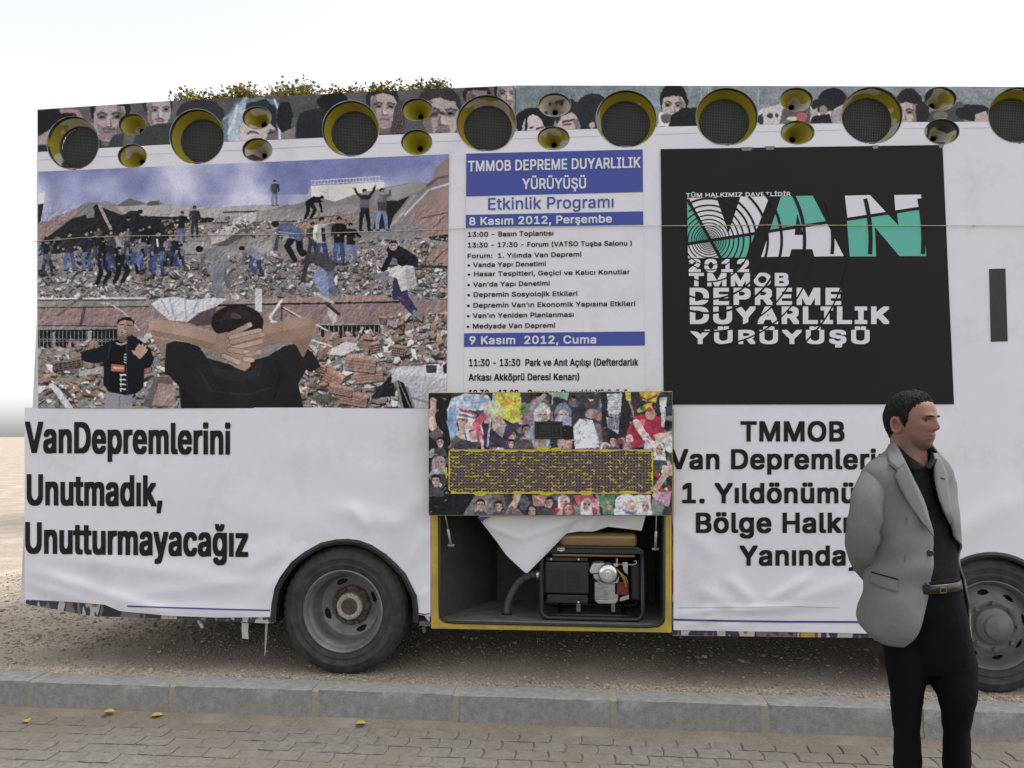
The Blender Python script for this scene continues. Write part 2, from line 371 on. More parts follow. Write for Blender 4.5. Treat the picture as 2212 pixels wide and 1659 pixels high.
ARCHF = [(1992, 1380), (1990, 1344)] + [(FC[0] - 152 * math.cos(a), FC[1] - 152 * math.sin(a)) for a in np.linspace(.08, math.pi - .08, 22)] + [(2296, 1344), (2297, 1392)]
# shell: everything behind the printed side
sh = MB()
sh.box((XR, D + .62, .50), (XF, D + BW, P(1110, 190).z))          # core
sh.box((XR, D + .21, ZB + .012), (XF, D + .60, P(1110, 200).z))        # behind the loudspeakers
side = [(50, 372), (2560, 372), (2560, 884), (50, 884)]
sh.prism([P(x, y, -.012) for x, y in [(82, 366), (2600, 330), (2600, 881), (82, 881)]], (0, .04, 0))
lowl = [(56, 883), (928, 883), (928, 1345)] + ARCH[::-1][1:-1] + [(591, 1346), (198, 1330), (130, 1311), (56, 1303)]
sh.prism([P(x, y, -.012) for x, y in lowl], (0, .04, 0))
lowr = [(1453, 883), (2600, 883), (2600, 1400)] + ARCHF[::-1] + [(1992, 1378), (1453, 1373)]
sh.prism([P(x, y, -.012) for x, y in lowr], (0, .04, 0))
sh.prism([P(x, y, -.012) for x, y in [(929, 883), (1452, 883), (1452, 1112), (929, 1112)]], (0, .04, 0))
sh.box((XB, D + .012, .52), (XR + .04, D + BW - .02, P(60, 884).z)); sh.box((XR, D + .012, P(60, 884).z + .003), (XR + .05, D + .64, ZB))                    # tail corner
roofl = [P(64, 240).z, P(1110, 186).z]
zl_, zm_, zr_ = P(82, 237.5).z, P(1117, 185).z, P(2240, 188).z
x0_, x1_, x2_ = P(82, 237.5).x, P(1117, 185).x, P(2240, 188).x
sh.prism([(x0_, D + .012, zl_ - .004), (x1_, D + .012, zm_ - .004), (x2_, D + .012, zr_ - .004), (XF, D + .012, zr_ - .004), (XF, D + .012, zr_ - .010), (x2_, D + .012, zr_ - .010), (x1_, D + .012, zm_ - .010), (x0_, D + .012, zl_ - .010)], (0, .62, 0))
sh.build("body", M_body, bus, bevel=.006)
ub = MB(); ub.box((XR + .1, D + .07, .50), (P(575, 1340).x, D + .61, .53)); ub.box((P(905, 1300).x, D + .07, .47), (P(935, 1300).x, D + .61, .52))
ub.box((XR + .3, D + .75, .36), (XF - .4, D + .9, .499)); ub.box((P(1460, 1300).x, D + .07, .46), (P(1985, 1300).x, D + .61, .5))
ub.box((P(741, 1300).x - .06, D + .4, .42), (P(741, 1300).x + .06, D + BW - .3, .498))
ub.build("underbody", M_under, bus)
# wheel arches
def arch(pts, name):
    ctr = np.mean(np.array(pts), 0); n = len(pts); w = MB(); inn = []
    for i, (x, y) in enumerate(pts):
        a = np.array(pts[max(i-1, 0)]); b = np.array(pts[min(i+1, n-1)]); t = (b - a) / np.linalg.norm(b - a); nn = np.array([-t[1], t[0]])
        inn.append((x + nn[0] * 12, y + nn[1] * 12))
    rings = []
    for (o_, i_) in zip(pts, inn):
        m_ = ((o_[0] + i_[0]) / 2, (o_[1] + i_[1]) / 2)
        rings.append([P(*o_, -.002), P(*o_, .010), P(*m_, .018), P(*i_, .008), P(*i_, -.07), P(*o_, -.07)])
    w.loft(rings, True, True)
    wb = w.build(name, M_blk, bus, smooth=True, auto=40)
    l = MB(); l.loft([[P(*i_, -.07), P(*i_, -.07) + Vector((0, .5, 0))] for i_ in inn], False, False)
    l.build("well_liner", M_under, wb)
arch(ARCH, "wheel_arch"); arch(ARCHF, "wheel_arch")
# wheels
M_tyre = mat("tyre_rubber", (.052, .048, .044), .8, var=.45, scale=14, bump=.35, bscale=90, col2=(.018, .017, .017), bdist=.004)
M_rim = mat("rim_grey", (.215, .215, .215), .5, var=.25, scale=7, metal=.35, col2=(.12, .112, .105), bump=.1, bscale=30)
M_rim_shade = mat("shaded_dirty_rim", (.13, .125, .12), .6, var=.4, scale=6, col2=(.07, .065, .06), bump=.15, bscale=30)  # shade on the front wheel put into the rim colour, with dirt mottling
M_rust = mat("rusty_hub", (.085, .06, .045), .8, var=.5, scale=30, bump=.3)
M_hub = mat("hub_metal", (.42, .40, .37), .5, metal=.3, var=.3, scale=40)
AX = (0, -1, 0)
def tyre(c, r, rin, name, parent):
    w = MB(); pr = [(rin - .012, -.03), (rin, -.004), (rin + .012, .006), (rin + .03, .008), (rin + .034, .0115), (rin + .042, .0115), (rin + .046, .008), (r - .075, .012), (r - .071, .0155), (r - .064, .0155), (r - .060, .011), (r - .04, .004), (r - .022, -.008), (r - .008, -.024), (r, -.036)]
    for k in range(4): z = -.055 - k * .036; pr += [(r + .001, z + .006), (r - .009, z + .004), (r - .009, z - .004), (r + .001, z - .006)]
    pr += [(r, -.195), (r - .012, -.212), (r - .06, -.225), (rin, -.215), (rin - .012, -.19)]
    n = 144; a = Vector((1, 0, 0)); b = Vector((0, 0, 1)); ax = Vector(AX); rings = []
    for i, (q, h) in enumerate(pr):
        ring = []
        for j in range(n):
            th = 2 * math.pi * j / n; rr = q
            if 12 <= i <= 15 and j % 3 == 0: rr = q - .007      # shoulder cuts
            if q >= r - .03 and math.sin(th) < -.94: rr = min(rr, (r - .010) / max(.5, -math.sin(th)))   # flattened where it stands
            ring.append(c + ax * h + (a * math.cos(th) + b * math.sin(th)) * rr)
        rings.append(ring)
    w.loft(rings, True, False)
    return w.build(name, M_tyre, parent, smooth=True, auto=50)
def disc_with_holes(mb, c, r0, h0, r1, h1, holes, rc, er, et, n=160, m=14):
    a = Vector((1, 0, 0)); b = Vector((0, 0, 1)); ax = Vector(AX); vs = []
    for i in range(m + 1):
        q = r0 + (r1 - r0) * i / m; h = h0 + (h1 - h0) * i / m
        for j in range(n): th = 2*math.pi*j/n; vs.append(c + ax*h + (a*math.cos(th) + b*math.sin(th)) * q)
    fs = []
    for i in range(m):
        for j in range(n):
            q = r0 + (r1-r0)*(i+.5)/m; th = 2*math.pi*(j+.5)/n; ok = True
            for hth in holes:
                dt = (th - hth + math.pi) % (2*math.pi) - math.pi
                if ((q - rc) / er) ** 2 + (dt * q / et) ** 2 < 1: ok = False
            if ok: k = (j+1) % n; fs.append((i*n+j, i*n+k, (i+1)*n+k, (i+1)*n+j))
    mb.add(vs, fs)
RT = (P(741 + 136, 1320) - P(741, 1320)).length
wc = P(741, 1319, -.015)
wc.z = GZ - .010 + RT - .010
rw = empty("wheel", wc - parent_world(bus)); rw.parent = bus
tyre(wc, RT, .243, "tyre", rw); tyre(wc + Vector((0, .27, 0)), RT, .243, "inner_tyre", rw)
rim = MB(); rim.lathe([(.231, -.03), (.246, -.006), (.249, .006), (.243, .010), (.234, .004), (.226, -.012), (.219, -.028), (.211, -.034), (.205, -.06), (.203, -.10), (.196, -.132), (.184, -.15)], wc, AX, 96)
disc_with_holes(rim, wc, .184, -.15, .120, -.176, [R(200), R(297), R(20), R(112)], .158, .017, .036)
rim.build("rim", M_rim, rw, smooth=True, auto=60)
bk = MB(); bk.lathe([(.19, -.185), (.0, -.19)], wc, AX, 40); bk.build("brake_drum", M_under, rw)
fl = MB(); fl.lathe([(.128, -.176), (.126, -.162), (.118, -.158), (.085, -.156), (.083, -.140)], wc, AX, 8); 
for k in range(8):
    th = 2 * math.pi * (k + .5) / 8; q = wc + Vector((math.cos(th), 0, math.sin(th))) * .107
    fl.lathe([(.0125, -.16), (.0125, -.140), (.009, -.136), (.0, -.135)], q, AX, 6)
fl.build("hub_flange", M_rust, rw, bevel=.002)
hb = MB(); hb.lathe([(.083, -.16), (.083, -.128), (.079, -.122), (.052, -.121)], wc, AX, 48)
for k in range(16):
    th = 2*math.pi*k/16; q = wc + Vector((math.cos(th), 0, math.sin(th))) * .067; hb.lathe([(.0085, -.122), (.0085, -.114), (.0, -.112)], q, AX, 8)
hb.build("hub", M_hub, rw, smooth=True, auto=35)
hc = MB(); hc.lathe([(.052, -.1225), (.050, -.116), (.034, -.113), (.030, -.116), (.016, -.115), (.013, -.108), (.0, -.107)], wc, AX, 32); hc.build("hub_cap", M_rust, rw, smooth=True, auto=40)
fc = P(2142, 1344, -.02); fc.z = GZ - .010 + RT - .010
fw = empty("wheel", fc - parent_world(bus)); fw.parent = bus
tyre(fc, RT, .243, "tyre", fw)
rim = MB(); rim.lathe([(.231, -.03), (.246, -.006), (.249, .006), (.243, .010), (.234, .002), (.226, -.02), (.218, -.034), (.205, -.03)], fc, AX, 96)
disc_with_holes(rim, fc, .205, -.03, .150, .004, [R(100 + 45*k) for k in range(8)], .183, .014, .030)
rim.lathe([(.150, .004), (.146, .012), (.120, .016), (.115, .010), (.10, .012)], fc, AX, 64); rim.build("rim", M_rim_shade, fw, smooth=True, auto=60)
bk = MB(); bk.lathe([(.21, -.05), (.0, -.055)], fc, AX, 40); bk.build("brake_drum", M_under, fw)
hb = MB(); hb.lathe([(.102, .008), (.10, .03), (.085, .045), (.07, .05), (.066, .065), (.04, .075), (0, .077)], fc, AX, 48)
for k in range(8):
    th = 2*math.pi*k/8; q = fc + Vector((math.cos(th), 0, math.sin(th))) * .128; hb.lathe([(.012, .012), (.012, .032), (.0, .034)], q, AX, 6)
hb.build("hub", M_rim_shade, fw, smooth=True, auto=35)
# far-side wheels, plus unseen boxes and a low skirt added to block light
for k_, c_w in ((0, wc), (1, fc)):
    q = Vector((c_w.x, D + BW - .27, c_w.z)); fwh = empty("wheel", q - parent_world(bus)); fwh.parent = bus
    tyre(q, RT, .243, "tyre", fwh); rb = MB(); rb.lathe([(.24, 0), (.23, -.04), (.15, -.08), (0, -.08)], q, AX, 32); rb.build("rim", M_rim_shade, fwh, smooth=True)
t_ = MB(); t_.box((P(1000, 1300).x, D + 1.35, .24), (P(1560, 1300).x, D + 2.0, .50)); t_.build("fuel_tank", M_under, bus, bevel=.03)  # unseen box added below the floor to keep the ground dark
t_ = MB(); t_.box((XR + .5, D + .95, .25), (P(560, 1300).x, D + 1.75, .50)); t_.build("light_block_tray", M_under, bus, bevel=.03)
t_ = MB(); t_.box((P(1600, 1300).x, D + 1.2, .27), (P(1960, 1300).x, D + 1.95, .50)); t_.build("light_block_tank", M_under, bus, bevel=.05)
t_ = MB(); t_.box((XR + .1, D + BW - .03, .30), (XF - .1, D + BW - .01, .55)); t_.build("light_block_skirt", M_under, bus)
# ---------------------------------------------------------------- loudspeakers sunk behind round openings of the print
BIG = [(157.5,309,55.5,57),(425,294.7,58,58.6),(757.5,277.7,60.5,59.6),(1050.6,266,63.5,60.3),(1353,256.7,64.7,61.5),(1570,251.7,66,61.5),(1883.6,249,65.3,60.7),(2202,249,66,60)]
HORN = [(285.5,269,29.5,23),(286,337,31,25.5),(555,254,31,24),(555.7,323,31.5,24.6),(901,236.6,32.5,24.2),(900,307,33,26.8),(1198,226.5,34.7,25.4),(1195.5,298,33.8,25),(1720.5,215,34.7,25.4),(1723,286,35.7,25.2),(2031.6,213,34.5,25),(2035,284,36.6,27)]
def opening(c, s=1.0, n=64, flat=True):
    x, y, rx, ry = c; out = []
    for j in range(n):
        a = 2*math.pi*j/n; dy = ry * math.sin(a)
        if flat: dy = min(dy, ry * .955)
        out.append((x + s * rx * math.cos(a), y + s * dy))
    return out
SKIN, BEIGE, INK = (.34, .25, .21), (.50, .47, .42), (.025, .025, .028)
M_collar = patchy("collar_print", INK, [(.05, .05, .055), (.30, .25, .05), (.42, .38, .34)], thr=.52, width=.01, scale=5)
M_cone = patchy("speaker_yellow", (.27, .225, .014), [(.42, .38, .32), (.05, .045, .04)], thr=.55, width=.006, scale=3.2, rough=.45)
M_grille = mat("speaker_mesh", (.058, .056, .055), .5, metal=.2)
M_cone_in = mat("speaker_paper", (.014, .0135, .0135), .8)
M_ring = mat("speaker_rubber", (.02, .019, .02), .5)
M_lip = mat("cut_vinyl_edge", (.5, .48, .46), .6, col2=(.04, .04, .04), scale=9)
def ell(c, k, off, n=64, flat=True): return [P(x, y, off) for x, y in opening(c, k, n, flat)]
def back(ring, cen, k, d):                           # scale a ring about its centre and push it d into the bus
    return [Vector((cen.x + (p.x - cen.x) * k, p.y + d, cen.z + (p.z - cen.z) * k)) for p in ring]
for c in BIG:
    cen = P(c[0], c[1]); o0 = ell(c, 1.0, .004)
    hsg = MB(); hsg.cur = 0; hsg.loft([o0, back(o0, cen, .985, .022)], True, False)
    rnd = ell(c, 1.0, .004, 64, False)
    hsg.cur = 1; hsg.loft([back(o0, cen, .985, .022), back(rnd, cen, .93, .045), back(rnd, cen, .84, .078), back(rnd, cen, .80, .088)], True, False)
    sp = hsg.build("loudspeaker", [M_collar, M_cone], bus, smooth=True, auto=50)
    rg = MB(); rg.loft([back(rnd, cen, q, d) for q, d in ((.83, .086), (.82, .078), (.79, .074), (.765, .078), (.76, .086))], True, False); rg.build("rubber_ring", M_ring, sp, smooth=True)
    gr = MB(); r_ = .77 * (P(c[0] + c[2], c[1]) - cen).length; yy = D + .077; sp_ = .0098; k = int(r_ / sp_)
    for i in range(-k, k + 1):
        q = i * sp_; hl = math.sqrt(max(0, r_*r_ - q*q)); w = .0016; dome = 0
        gr.box((cen.x + q - w, yy, cen.z - hl), (cen.x + q + w, yy + .002, cen.z + hl)); gr.box((cen.x - hl, yy - .0015, cen.z + q - w), (cen.x + hl, yy - .0002, cen.z + q + w))
    gr.build("grille", M_grille, sp)
    cn = MB(); cn.lathe([(r_, -.012), (r_ * .9, -.02), (r_ * .42, -.075), (r_ * .40, -.06), (r_ * .3, -.045), (0, -.04)], Vector((cen.x, yy, cen.z)), AX, 40, True); cn.build("speaker_cone", M_cone_in, sp, smooth=True)
    lp = MB(); lp.loft([ell(c, 1.0, .003), ell(c, 1.025, .0045), ell(c, 1.03, .0015)], True, False); lp.build("cut_edge", M_lip, sp)
for c in HORN:
    cen = P(c[0], c[1]); o0 = ell(c, 1.0, .004, 48, False)
    R0 = (P(c[0] + c[2], c[1]) - cen).length
    h = MB(); h.cur = 0; h.loft([o0, back(o0, cen, .97, .022)], True, False)
    def tor(k, d):                                   # from the oval mouth to the round throat
        out = []
        for j in range(48):
            a = 2*math.pi*j/48; p = o0[j]; m = (1 - k); q = R0 * .95
            ex, ez = (p.x - cen.x) * .86, (p.z - cen.z) * .86; rx, rz = .018 * math.cos(a), -.018 * math.sin(a)
            out.append(Vector((cen.x + ex * k + rx * m, D + d, cen.z + ez * k + rz * m)))
        return out
    h.cur = 1; h.loft([back(o0, cen, .97, .022), tor(1.0, .024), tor(.72, .042), tor(.45, .066), tor(.2, .090), tor(.0, .11)], True, False)
    hn = h.build("horn_speaker", [M_collar, M_cone], bus, smooth=True, auto=50)
    t = MB(); t.loft([tor(0, .11), tor(0, .17)], True, False); t.lathe([(.02, -.17), (0, -.17)], Vector((cen.x, D, cen.z)), AX, 16); t.build("throat", M_cone_in, hn)
    lp = MB(); lp.loft([ell(c, 1.0, .003, 48, False), ell(c, 1.035, .0045, 48, False), ell(c, 1.04, .0015, 48, False)], True, False); lp.build("cut_edge", M_lip, hn)
# ---------------------------------------------------------------- open luggage locker
M_lock = mat("locker_lining", (.045, .041, .038), .85, var=.3, scale=6, bump=.2, bscale=50)
M_lfloor = mat("locker_floor", (.135, .125, .108), .7, var=.35, scale=9, bump=.2, bscale=40)
A = P(946, 1352); B = P(1438, 1358); zt = P(1200, 1105).z; zf = A.z + .035; dep = .60
lk = MB()
xb = at_y(1074, 1290, D + dep).x
lk.prism([(A.x, D + .03, zf), (xb, D + dep, zf), (xb, D + dep, zt), (A.x, D + .03, zt)], (-.01, 0, 0))      # slanted partition
lk.prism([(xb, D + dep, zf), (B.x, D + dep, zf), (B.x, D + dep, zt), (xb, D + dep, zt)], (0, .015, 0))
lk.prism([(B.x, D + .03, zf), (B.x, D + dep, zf), (B.x, D + dep, zt), (B.x, D + .03, zt)], (.01, 0, 0))
lk.prism([(A.x, D + .03, zt), (B.x, D + .03, zt), (B.x, D + dep, zt), (xb, D + dep, zt)], (0, 0, .01))
locker = lk.build("luggage_locker", M_lock, bus)
f = MB(); f.prism([(A.x - .005, D + .03, zf), (B.x + .005, D + .03, zf), (B.x + .005, D + dep + .01, zf), (A.x - .005, D + dep + .01, zf)], (0, 0, -.012))
f.box((A.x, D + .006, zf - .03), (B.x, D + .031, zf + .002)); f.build("locker_floor", M_lfloor, locker, bevel=.004)
e = MB()
e.prism([P(x, y, .006) for x, y in [(930, 1110), (946, 1110), (948, 1352), (931, 1358)]], (0, .028, 0))
e.prism([P(x, y, .006) for x, y in [(1437, 1110), (1451, 1110), (1451, 1367), (1436, 1366)]], (0, .028, 0))
e.prism([P(x, y, .0065) for x, y in [(931, 1346), (1451, 1356), (1451, 1367), (931, 1358)]], (0, .026, 0))
e.prism([P(x, y, .007) for x, y in [(945, 1330), (950, 1340), (962, 1347), (945, 1350)]], (0, .024, 0))
e.prism([P(x, y, .007) for x, y in [(1438, 1338), (1433, 1348), (1421, 1356), (1439, 1358)]], (0, .024, 0))
e.build("locker_frame", M_yel, bus, bevel=.003)
s = MB(); path = [(950, 1110), (950, 1300), (951, 1322), (957, 1336), (968, 1343), (985, 1345), (1200, 1350), (1400, 1354), (1417, 1352), (1428, 1346), (1433, 1332), (1434, 1310), (1434, 1110)]
s.tube([P(x, y, .008) for x, y in path], .0085, 8); s.build("door_seal", M_blk, bus, smooth=True)
for (x0, y0, x1, y1) in ((960, 1100, 974, 1178), (1418, 1100, 1416, 1186)):
    g = MB(); p0, p1 = P(x0, y0, .06), P(x1, y1, -.04); m_ = p0.lerp(p1, .55)
    g.tube([p0, m_], .004, 8); g.tube([m_, p1], .008, 8); g.tube([p1 + Vector((-.02, 0, 0)), p1 + Vector((.02, 0, 0))], .008, 8)
    g.build("gas_strut", M_hub, bus, smooth=True)
# lifted locker door with crowd print, vent plate and latch
FO = .10
hd = MB(); hd.prism([P(x, y, FO) for x, y in [(925, 848), (1453, 845), (1453.5, 1114), (926.5, 1114)]], (0, .032, 0))
hatch = hd.build("hatch_door", M_yel, bus, bevel=.004)
vp = MB(); nc, nr = 63, 13; cw, chh = (1408 - 971) / nc, (1064 - 974) / nr
vv = []; idx = {}; 
gx = [971]; 
for i in range(nc): gx += [971 + cw * (i + .5) - 1.5, 971 + cw * (i + .5) + 1.5]
gx.append(1408); gy = [973.5]
for j in range(nr): gy += [973.5 + chh * (j + .5) - 1.5, 973.5 + chh * (j + .5) + 1.5]
gy.append(1064.5)
nxx = len(gx)
vv = Pn([(x, y) for y in gy for x in gx], FO + .008)
fs = [(j*nxx+i, j*nxx+i+1, (j+1)*nxx+i+1, (j+1)*nxx+i) for j in range(len(gy)-1) for i in range(nxx-1) if not (i % 2 == 1 and j % 2 == 1)]
vp.add(vv, fs)
M_vent = patchy("peeled_vent_paint", (.115, .078, .075), [(.10, .065, .08), (.42, .34, .03)], thr=.495, width=.02, scale=42, per_object=False, stretch=(.8, 1, 1.7))
vent = vp.build("vent_plate", M_vent, hatch)
vf = MB()
def jag(pts, a=1.6): return [(x + random.uniform(-a, a), y + random.uniform(-a, a)) for x, y in pts]
def strip_(x0, y0, x1, y1, w0, w1, n=46):
    top = []; bot = []
    for i in range(n + 1):
        t = i / n; x = x0 + (x1 - x0) * t; y = y0 + (y1 - y0) * t
        nx, ny = (0, 1) if abs(x1 - x0) > abs(y1 - y0) else (1, 0); w = random.uniform(w0, w1) * (1 if random.random() > .25 else .4)
        top.append(P(x, y, FO + .0095)); bot.append(P(x + nx * w, y + ny * w, FO + .0095))
    vf.loft([[a, b] for a, b in zip(top, bot)], False, False)
strip_(969, 971, 1411, 971, 3.5, 6); strip_(969, 1066.5, 1411, 1066.5, -7, -3); strip_(969, 971, 969, 1067, 2.5, 5); strip_(1411, 971, 1411, 1067, -6, -2.5)
for (x, y, w, h) in ((1158, 971, 30, -6), (1190, 971, 22, -4), (966, 1010, -5, 20), (1024, 1066, 26, 6), (1165, 1066, 30, 4), (1255, 1066, 25, 4)):
    vf.add([P(x + w * (.5 - .5 * math.cos(math.pi * i / 8)), y + h * math.sin(math.pi * i / 8), FO + .0092) for i in range(9)], [tuple(range(9))])
vf.build("vent_border", mat("chipped_yellow", (.52, .43, .025), .5, var=.2, scale=30), vent)
vb = MB(); vb.prism([P(x, y, FO + .0042) for x, y in [(971, 974), (1408, 974), (1408, 1064), (971, 1064)]], (0, .001, 0)); vb.build("vent_backing", M_under, vent)
lt = MB(); q = FO + .004
def bar(x0, y0, x1, y1, o0, o1): lt.prism([P(x, y, o1) for x, y in [(x0, y0), (x1, y0), (x1, y1), (x0, y1)]], (0, o1 - o0, 0))
bar(1154.5, 910, 1215, 915, q, q + .014); bar(1154.5, 943, 1215, 948, q, q + .014); bar(1154.5, 915, 1161, 943, q, q + .014); bar(1209, 915, 1215, 943, q, q + .014)
bar(1161, 915, 1209, 943, q, q + .003); bar(1165, 919, 1191, 939, q + .003, q + .008); bar(1168, 922, 1188, 931, q + .008, q + .014); bar(1192, 916, 1196, 942, q + .003, q + .012)
lc = P(1202, 929, q + .003); lt.lathe([(.016, 0), (.016, .006), (.011, .008), (.008, .006), (0, .006)], lc, AX, 20)
lt.build("latch", M_dark, hatch, bevel=.0015)
# strip of the older print left showing under the white sheets, with straps and brackets
M_old = patchy("old_crowd_print", (.02, .02, .03), [(.16, .13, .12), (.03, .035, .06), (.42, .40, .38), (.30, .03, .03), (.4, .3, .05), (.06, .05, .05)], thr=.42, width=.02, scale=9, rough=.4, stretch=(1, 1, .35))
def skirt(pts_top, pts_bot, off=.002):
    k = MB(); k.loft([[P(*a, off), P(*b, off), P(*b, off - .012), P(*a, off - .012)] for a, b in zip(pts_top, pts_bot)], True, True)
    k.build("skirt_print", M_old, bus)
skirt([(56, 1288), (198, 1290), (400, 1312), (583, 1322)], [(56, 1305), (198, 1331), (400, 1338), (583, 1347)])
skirt([(1452.5, 1110), (1459, 1110)], [(1452.5, 1345), (1459, 1345)], .004)
skirt([(1452, 1352), (1700, 1355), (1895, 1360), (1989, 1361)], [(1452, 1372), (1700, 1376), (1895, 1378), (1989, 1379)])
st = MB(); st.loft([[P(522, 1345, -.01), P(537, 1346, -.01)], [P(522, 1362, -.008), P(536, 1363, -.012)], [P(523, 1379, -.012), P(537, 1381, -.006)]], False, False)
st.build("loose_strap", mat("strap_white", (.42, .40, .37), .7), bus)
st = MB(); st.loft([[P(573, 1346, -.03), P(579, 1346, -.03)], [P(572, 1385, -.035), P(576, 1385, -.035)], [P(571, 1416, -.04), P(573, 1416, -.04)]], False, False)
st.build("hanging_strip", mat("strip_grey", (.32, .31, .29), .7), bus)
bk = MB(); bk.box(tuple(P(905, 1352)), tuple(P(931, 1343) + Vector((0, .06, 0)))); bk.tube([P(919, 1350, .004), P(919, 1350, -.02)], .012, 10); bk.tube([P(915, 1352, -.02), P(917, 1365, -.03)], .012, 8)
bk.build("jacking_bracket", mat("bracket", (.10, .095, .09), .7, var=.4, scale=40), bus, bevel=.003)
bk = MB(); bk.tube([P(429, 1340, -.08), P(437, 1352, -.08), P(437, 1356, -.08)], .014, 8); bk.build("tow_pin", M_hub, bus)
# nose and tail fittings
n = MB(); n.prism([P(x, y, .006) for x, y in [(2137, 581), (2172, 580), (2177, 737), (2141, 738)]], (0, .004, 0)); n.build("side_panel", M_dark, bus)
n = MB(); n.box((XF - .04, D + .015, .50), (XF - .001, D + BW, P(2240, 190).z - .012)); n.build("front_panel", M_body, bus, bevel=.01)
n = MB(); n.box((XF - .02, D + .1, .9), (XF + .012, D + BW - .1, 3.2)); n.build("windscreen", mat("windscreen_glass", (.02, .03, .035), .08), bus, bevel=.01)
n = MB(); n.box((XR - .012, D + .3, 1.9), (XR - .002, D + BW - .3, 3.0)); n.build("rear_window", mat("tail_glass", (.02, .03, .035), .1), bus)
for y in (D + .12, D + BW - .32):
    n = MB(); n.box((XR - .02, y, .95), (XR - .003, y + .2, 1.25)); n.build("tail_light", mat("red_lens", (.35, .02, .02), .2), bus, bevel=.008)
# ================================================================ printed pictures: drawn as colour values on fine sheets
K_ALB = 1.4                                       # printed tone -> paint albedo (white vinyl is about 0.8)
class Print:
    def __init__(s, x0, y0, x1, y1, res=.72, ss=2):
        s.x0, s.y0, s.x1, s.y1 = x0, y0, x1, y1; s.k = res * ss; s.ss = ss
        s.W = int(round((x1 - x0) * res)) * ss; s.H = int(round((y1 - y0) * res)) * ss
        s.a = np.zeros((s.H, s.W, 3)); s.o = (0, 0, 1)
        s.kx = s.W / (x1 - x0); s.ky = s.H / (y1 - y0)
    def at(s, ox, oy, sc): s.o = (ox, oy, sc); return s         # following shapes use a local grid
    def tr(s, pts):
        p = np.asarray(pts, float); ox, oy, sc = s.o
        return np.stack([(ox + p[:, 0] * sc - s.x0) * s.kx, (oy + p[:, 1] * sc - s.y0) * s.ky], 1)
    def poly(s, pts, col, al=1.0):
        p = s.tr(pts); x0, y0 = np.floor(p.min(0)).astype(int); x1, y1 = np.ceil(p.max(0)).astype(int) + 1
        x0, y0 = max(x0, 0), max(y0, 0); x1, y1 = min(x1, s.W), min(y1, s.H)
        if x1 <= x0 or y1 <= y0: return
        X = np.arange(x0, x1)[None] + .5; Y = np.arange(y0, y1)[:, None] + .5; m = np.zeros((y1 - y0, x1 - x0), bool)
        q = np.roll(p, -1, 0)
        for (ax, ay), (bx, by) in zip(p, q):
            if ay == by: continue
            c = (ay > Y) != (by > Y); m ^= c & (X < (bx - ax) * (Y - ay) / (by - ay) + ax)
        v = s.a[y0:y1, x0:x1]; v[m] = v[m] * (1 - al) + np.asarray(col, float) * al
    def ell(s, cx, cy, rx, ry, col, rot=0, al=1.0, n=26):
        c_, s_ = math.cos(rot), math.sin(rot)
        s.poly([(cx + rx*math.cos(t)*c_ - ry*math.sin(t)*s_, cy + rx*math.cos(t)*s_ + ry*math.sin(t)*c_) for t in np.linspace(0, 2*math.pi, n, endpoint=False)], col, al)
    def line(s, pts, w, col, al=1.0, w1=None):
        n = len(pts); w1 = w if w1 is None else w1
        for i in range(n - 1):
            (ax, ay), (bx, by) = pts[i], pts[i+1]; L = math.hypot(bx-ax, by-ay) or 1; nx, ny = -(by-ay)/L, (bx-ax)/L
            wa = (w + (w1-w)*i/(n-1))/2; wb = (w + (w1-w)*(i+1)/(n-1))/2
            s.poly([(ax+nx*wa, ay+ny*wa), (bx+nx*wb, by+ny*wb), (bx-nx*wb, by-ny*wb), (ax-nx*wa, ay-ny*wa)], col, al)
            s.ell(bx, by, wb, wb, col, 0, al, 10)
        s.ell(*pts[0], w/2, w/2, col, 0, al, 10)
    def noise(s, cell, seed=0, oct=3):
        rg = np.random.default_rng(seed); out = np.zeros((s.H, s.W)); amp = 1; tot = 0
        for o_ in range(oct):
            c = max(2, cell * s.k / 2**o_); gw, gh = int(s.W/c) + 3, int(s.H/c) + 3; g = rg.random((gh, gw))
            X = np.arange(s.W)/c; Y = np.arange(s.H)/c; xi, yi = X.astype(int), Y.astype(int); fx, fy = X-xi, Y-yi; fx = fx*fx*(3-2*fx); fy = fy*fy*(3-2*fy)
            a = g[yi][:, xi]*(1-fx) + g[yi][:, xi+1]*fx; b = g[yi+1][:, xi]*(1-fx) + g[yi+1][:, xi+1]*fx
            out += amp*(a*(1-fy)[:, None] + b*fy[:, None]); tot += amp; amp *= .5
        return out / tot
    def texture(s, amt=.10, cell=4, seed=1): s.a *= (1 + amt * 2 * (s.noise(cell, seed) - .5))[..., None]
    def blur(s, r=1):
        for _ in range(r):
            p = np.pad(s.a, ((1, 1), (1, 1), (0, 0)), mode='edge')
            s.a = (p[:-2,1:-1] + p[2:,1:-1] + p[1:-1,:-2] + p[1:-1,2:] + 4*p[1:-1,1:-1]) / 8
    def emboss(s, amp, cell, seed, y0=None, band=30):
        n_ = s.noise(cell, seed, 3); e = (n_ - np.roll(n_, (2, 2), (0, 1)))/max(1e-6, (n_ - np.roll(n_, (2, 2), (0, 1))).std())
        w = 1.0 if y0 is None else np.clip((np.linspace(s.y0, s.y1, s.H)[:, None] - y0)/band, 0, 1)
        s.a += (e*amp*w)[..., None]*(.35 + s.a/180)
    def warp(s, amp, cell, seed=0):
        dx = (s.noise(cell, seed, 2) - .5)*2*amp*s.k; dy = (s.noise(cell, seed + 50, 2) - .5)*2*amp*s.k
        yi = (np.arange(s.H)[:, None] + dy).round().astype(int).clip(0, s.H-1); xi = (np.arange(s.W)[None] + dx).round().astype(int).clip(0, s.W-1); s.a = s.a[yi, xi]
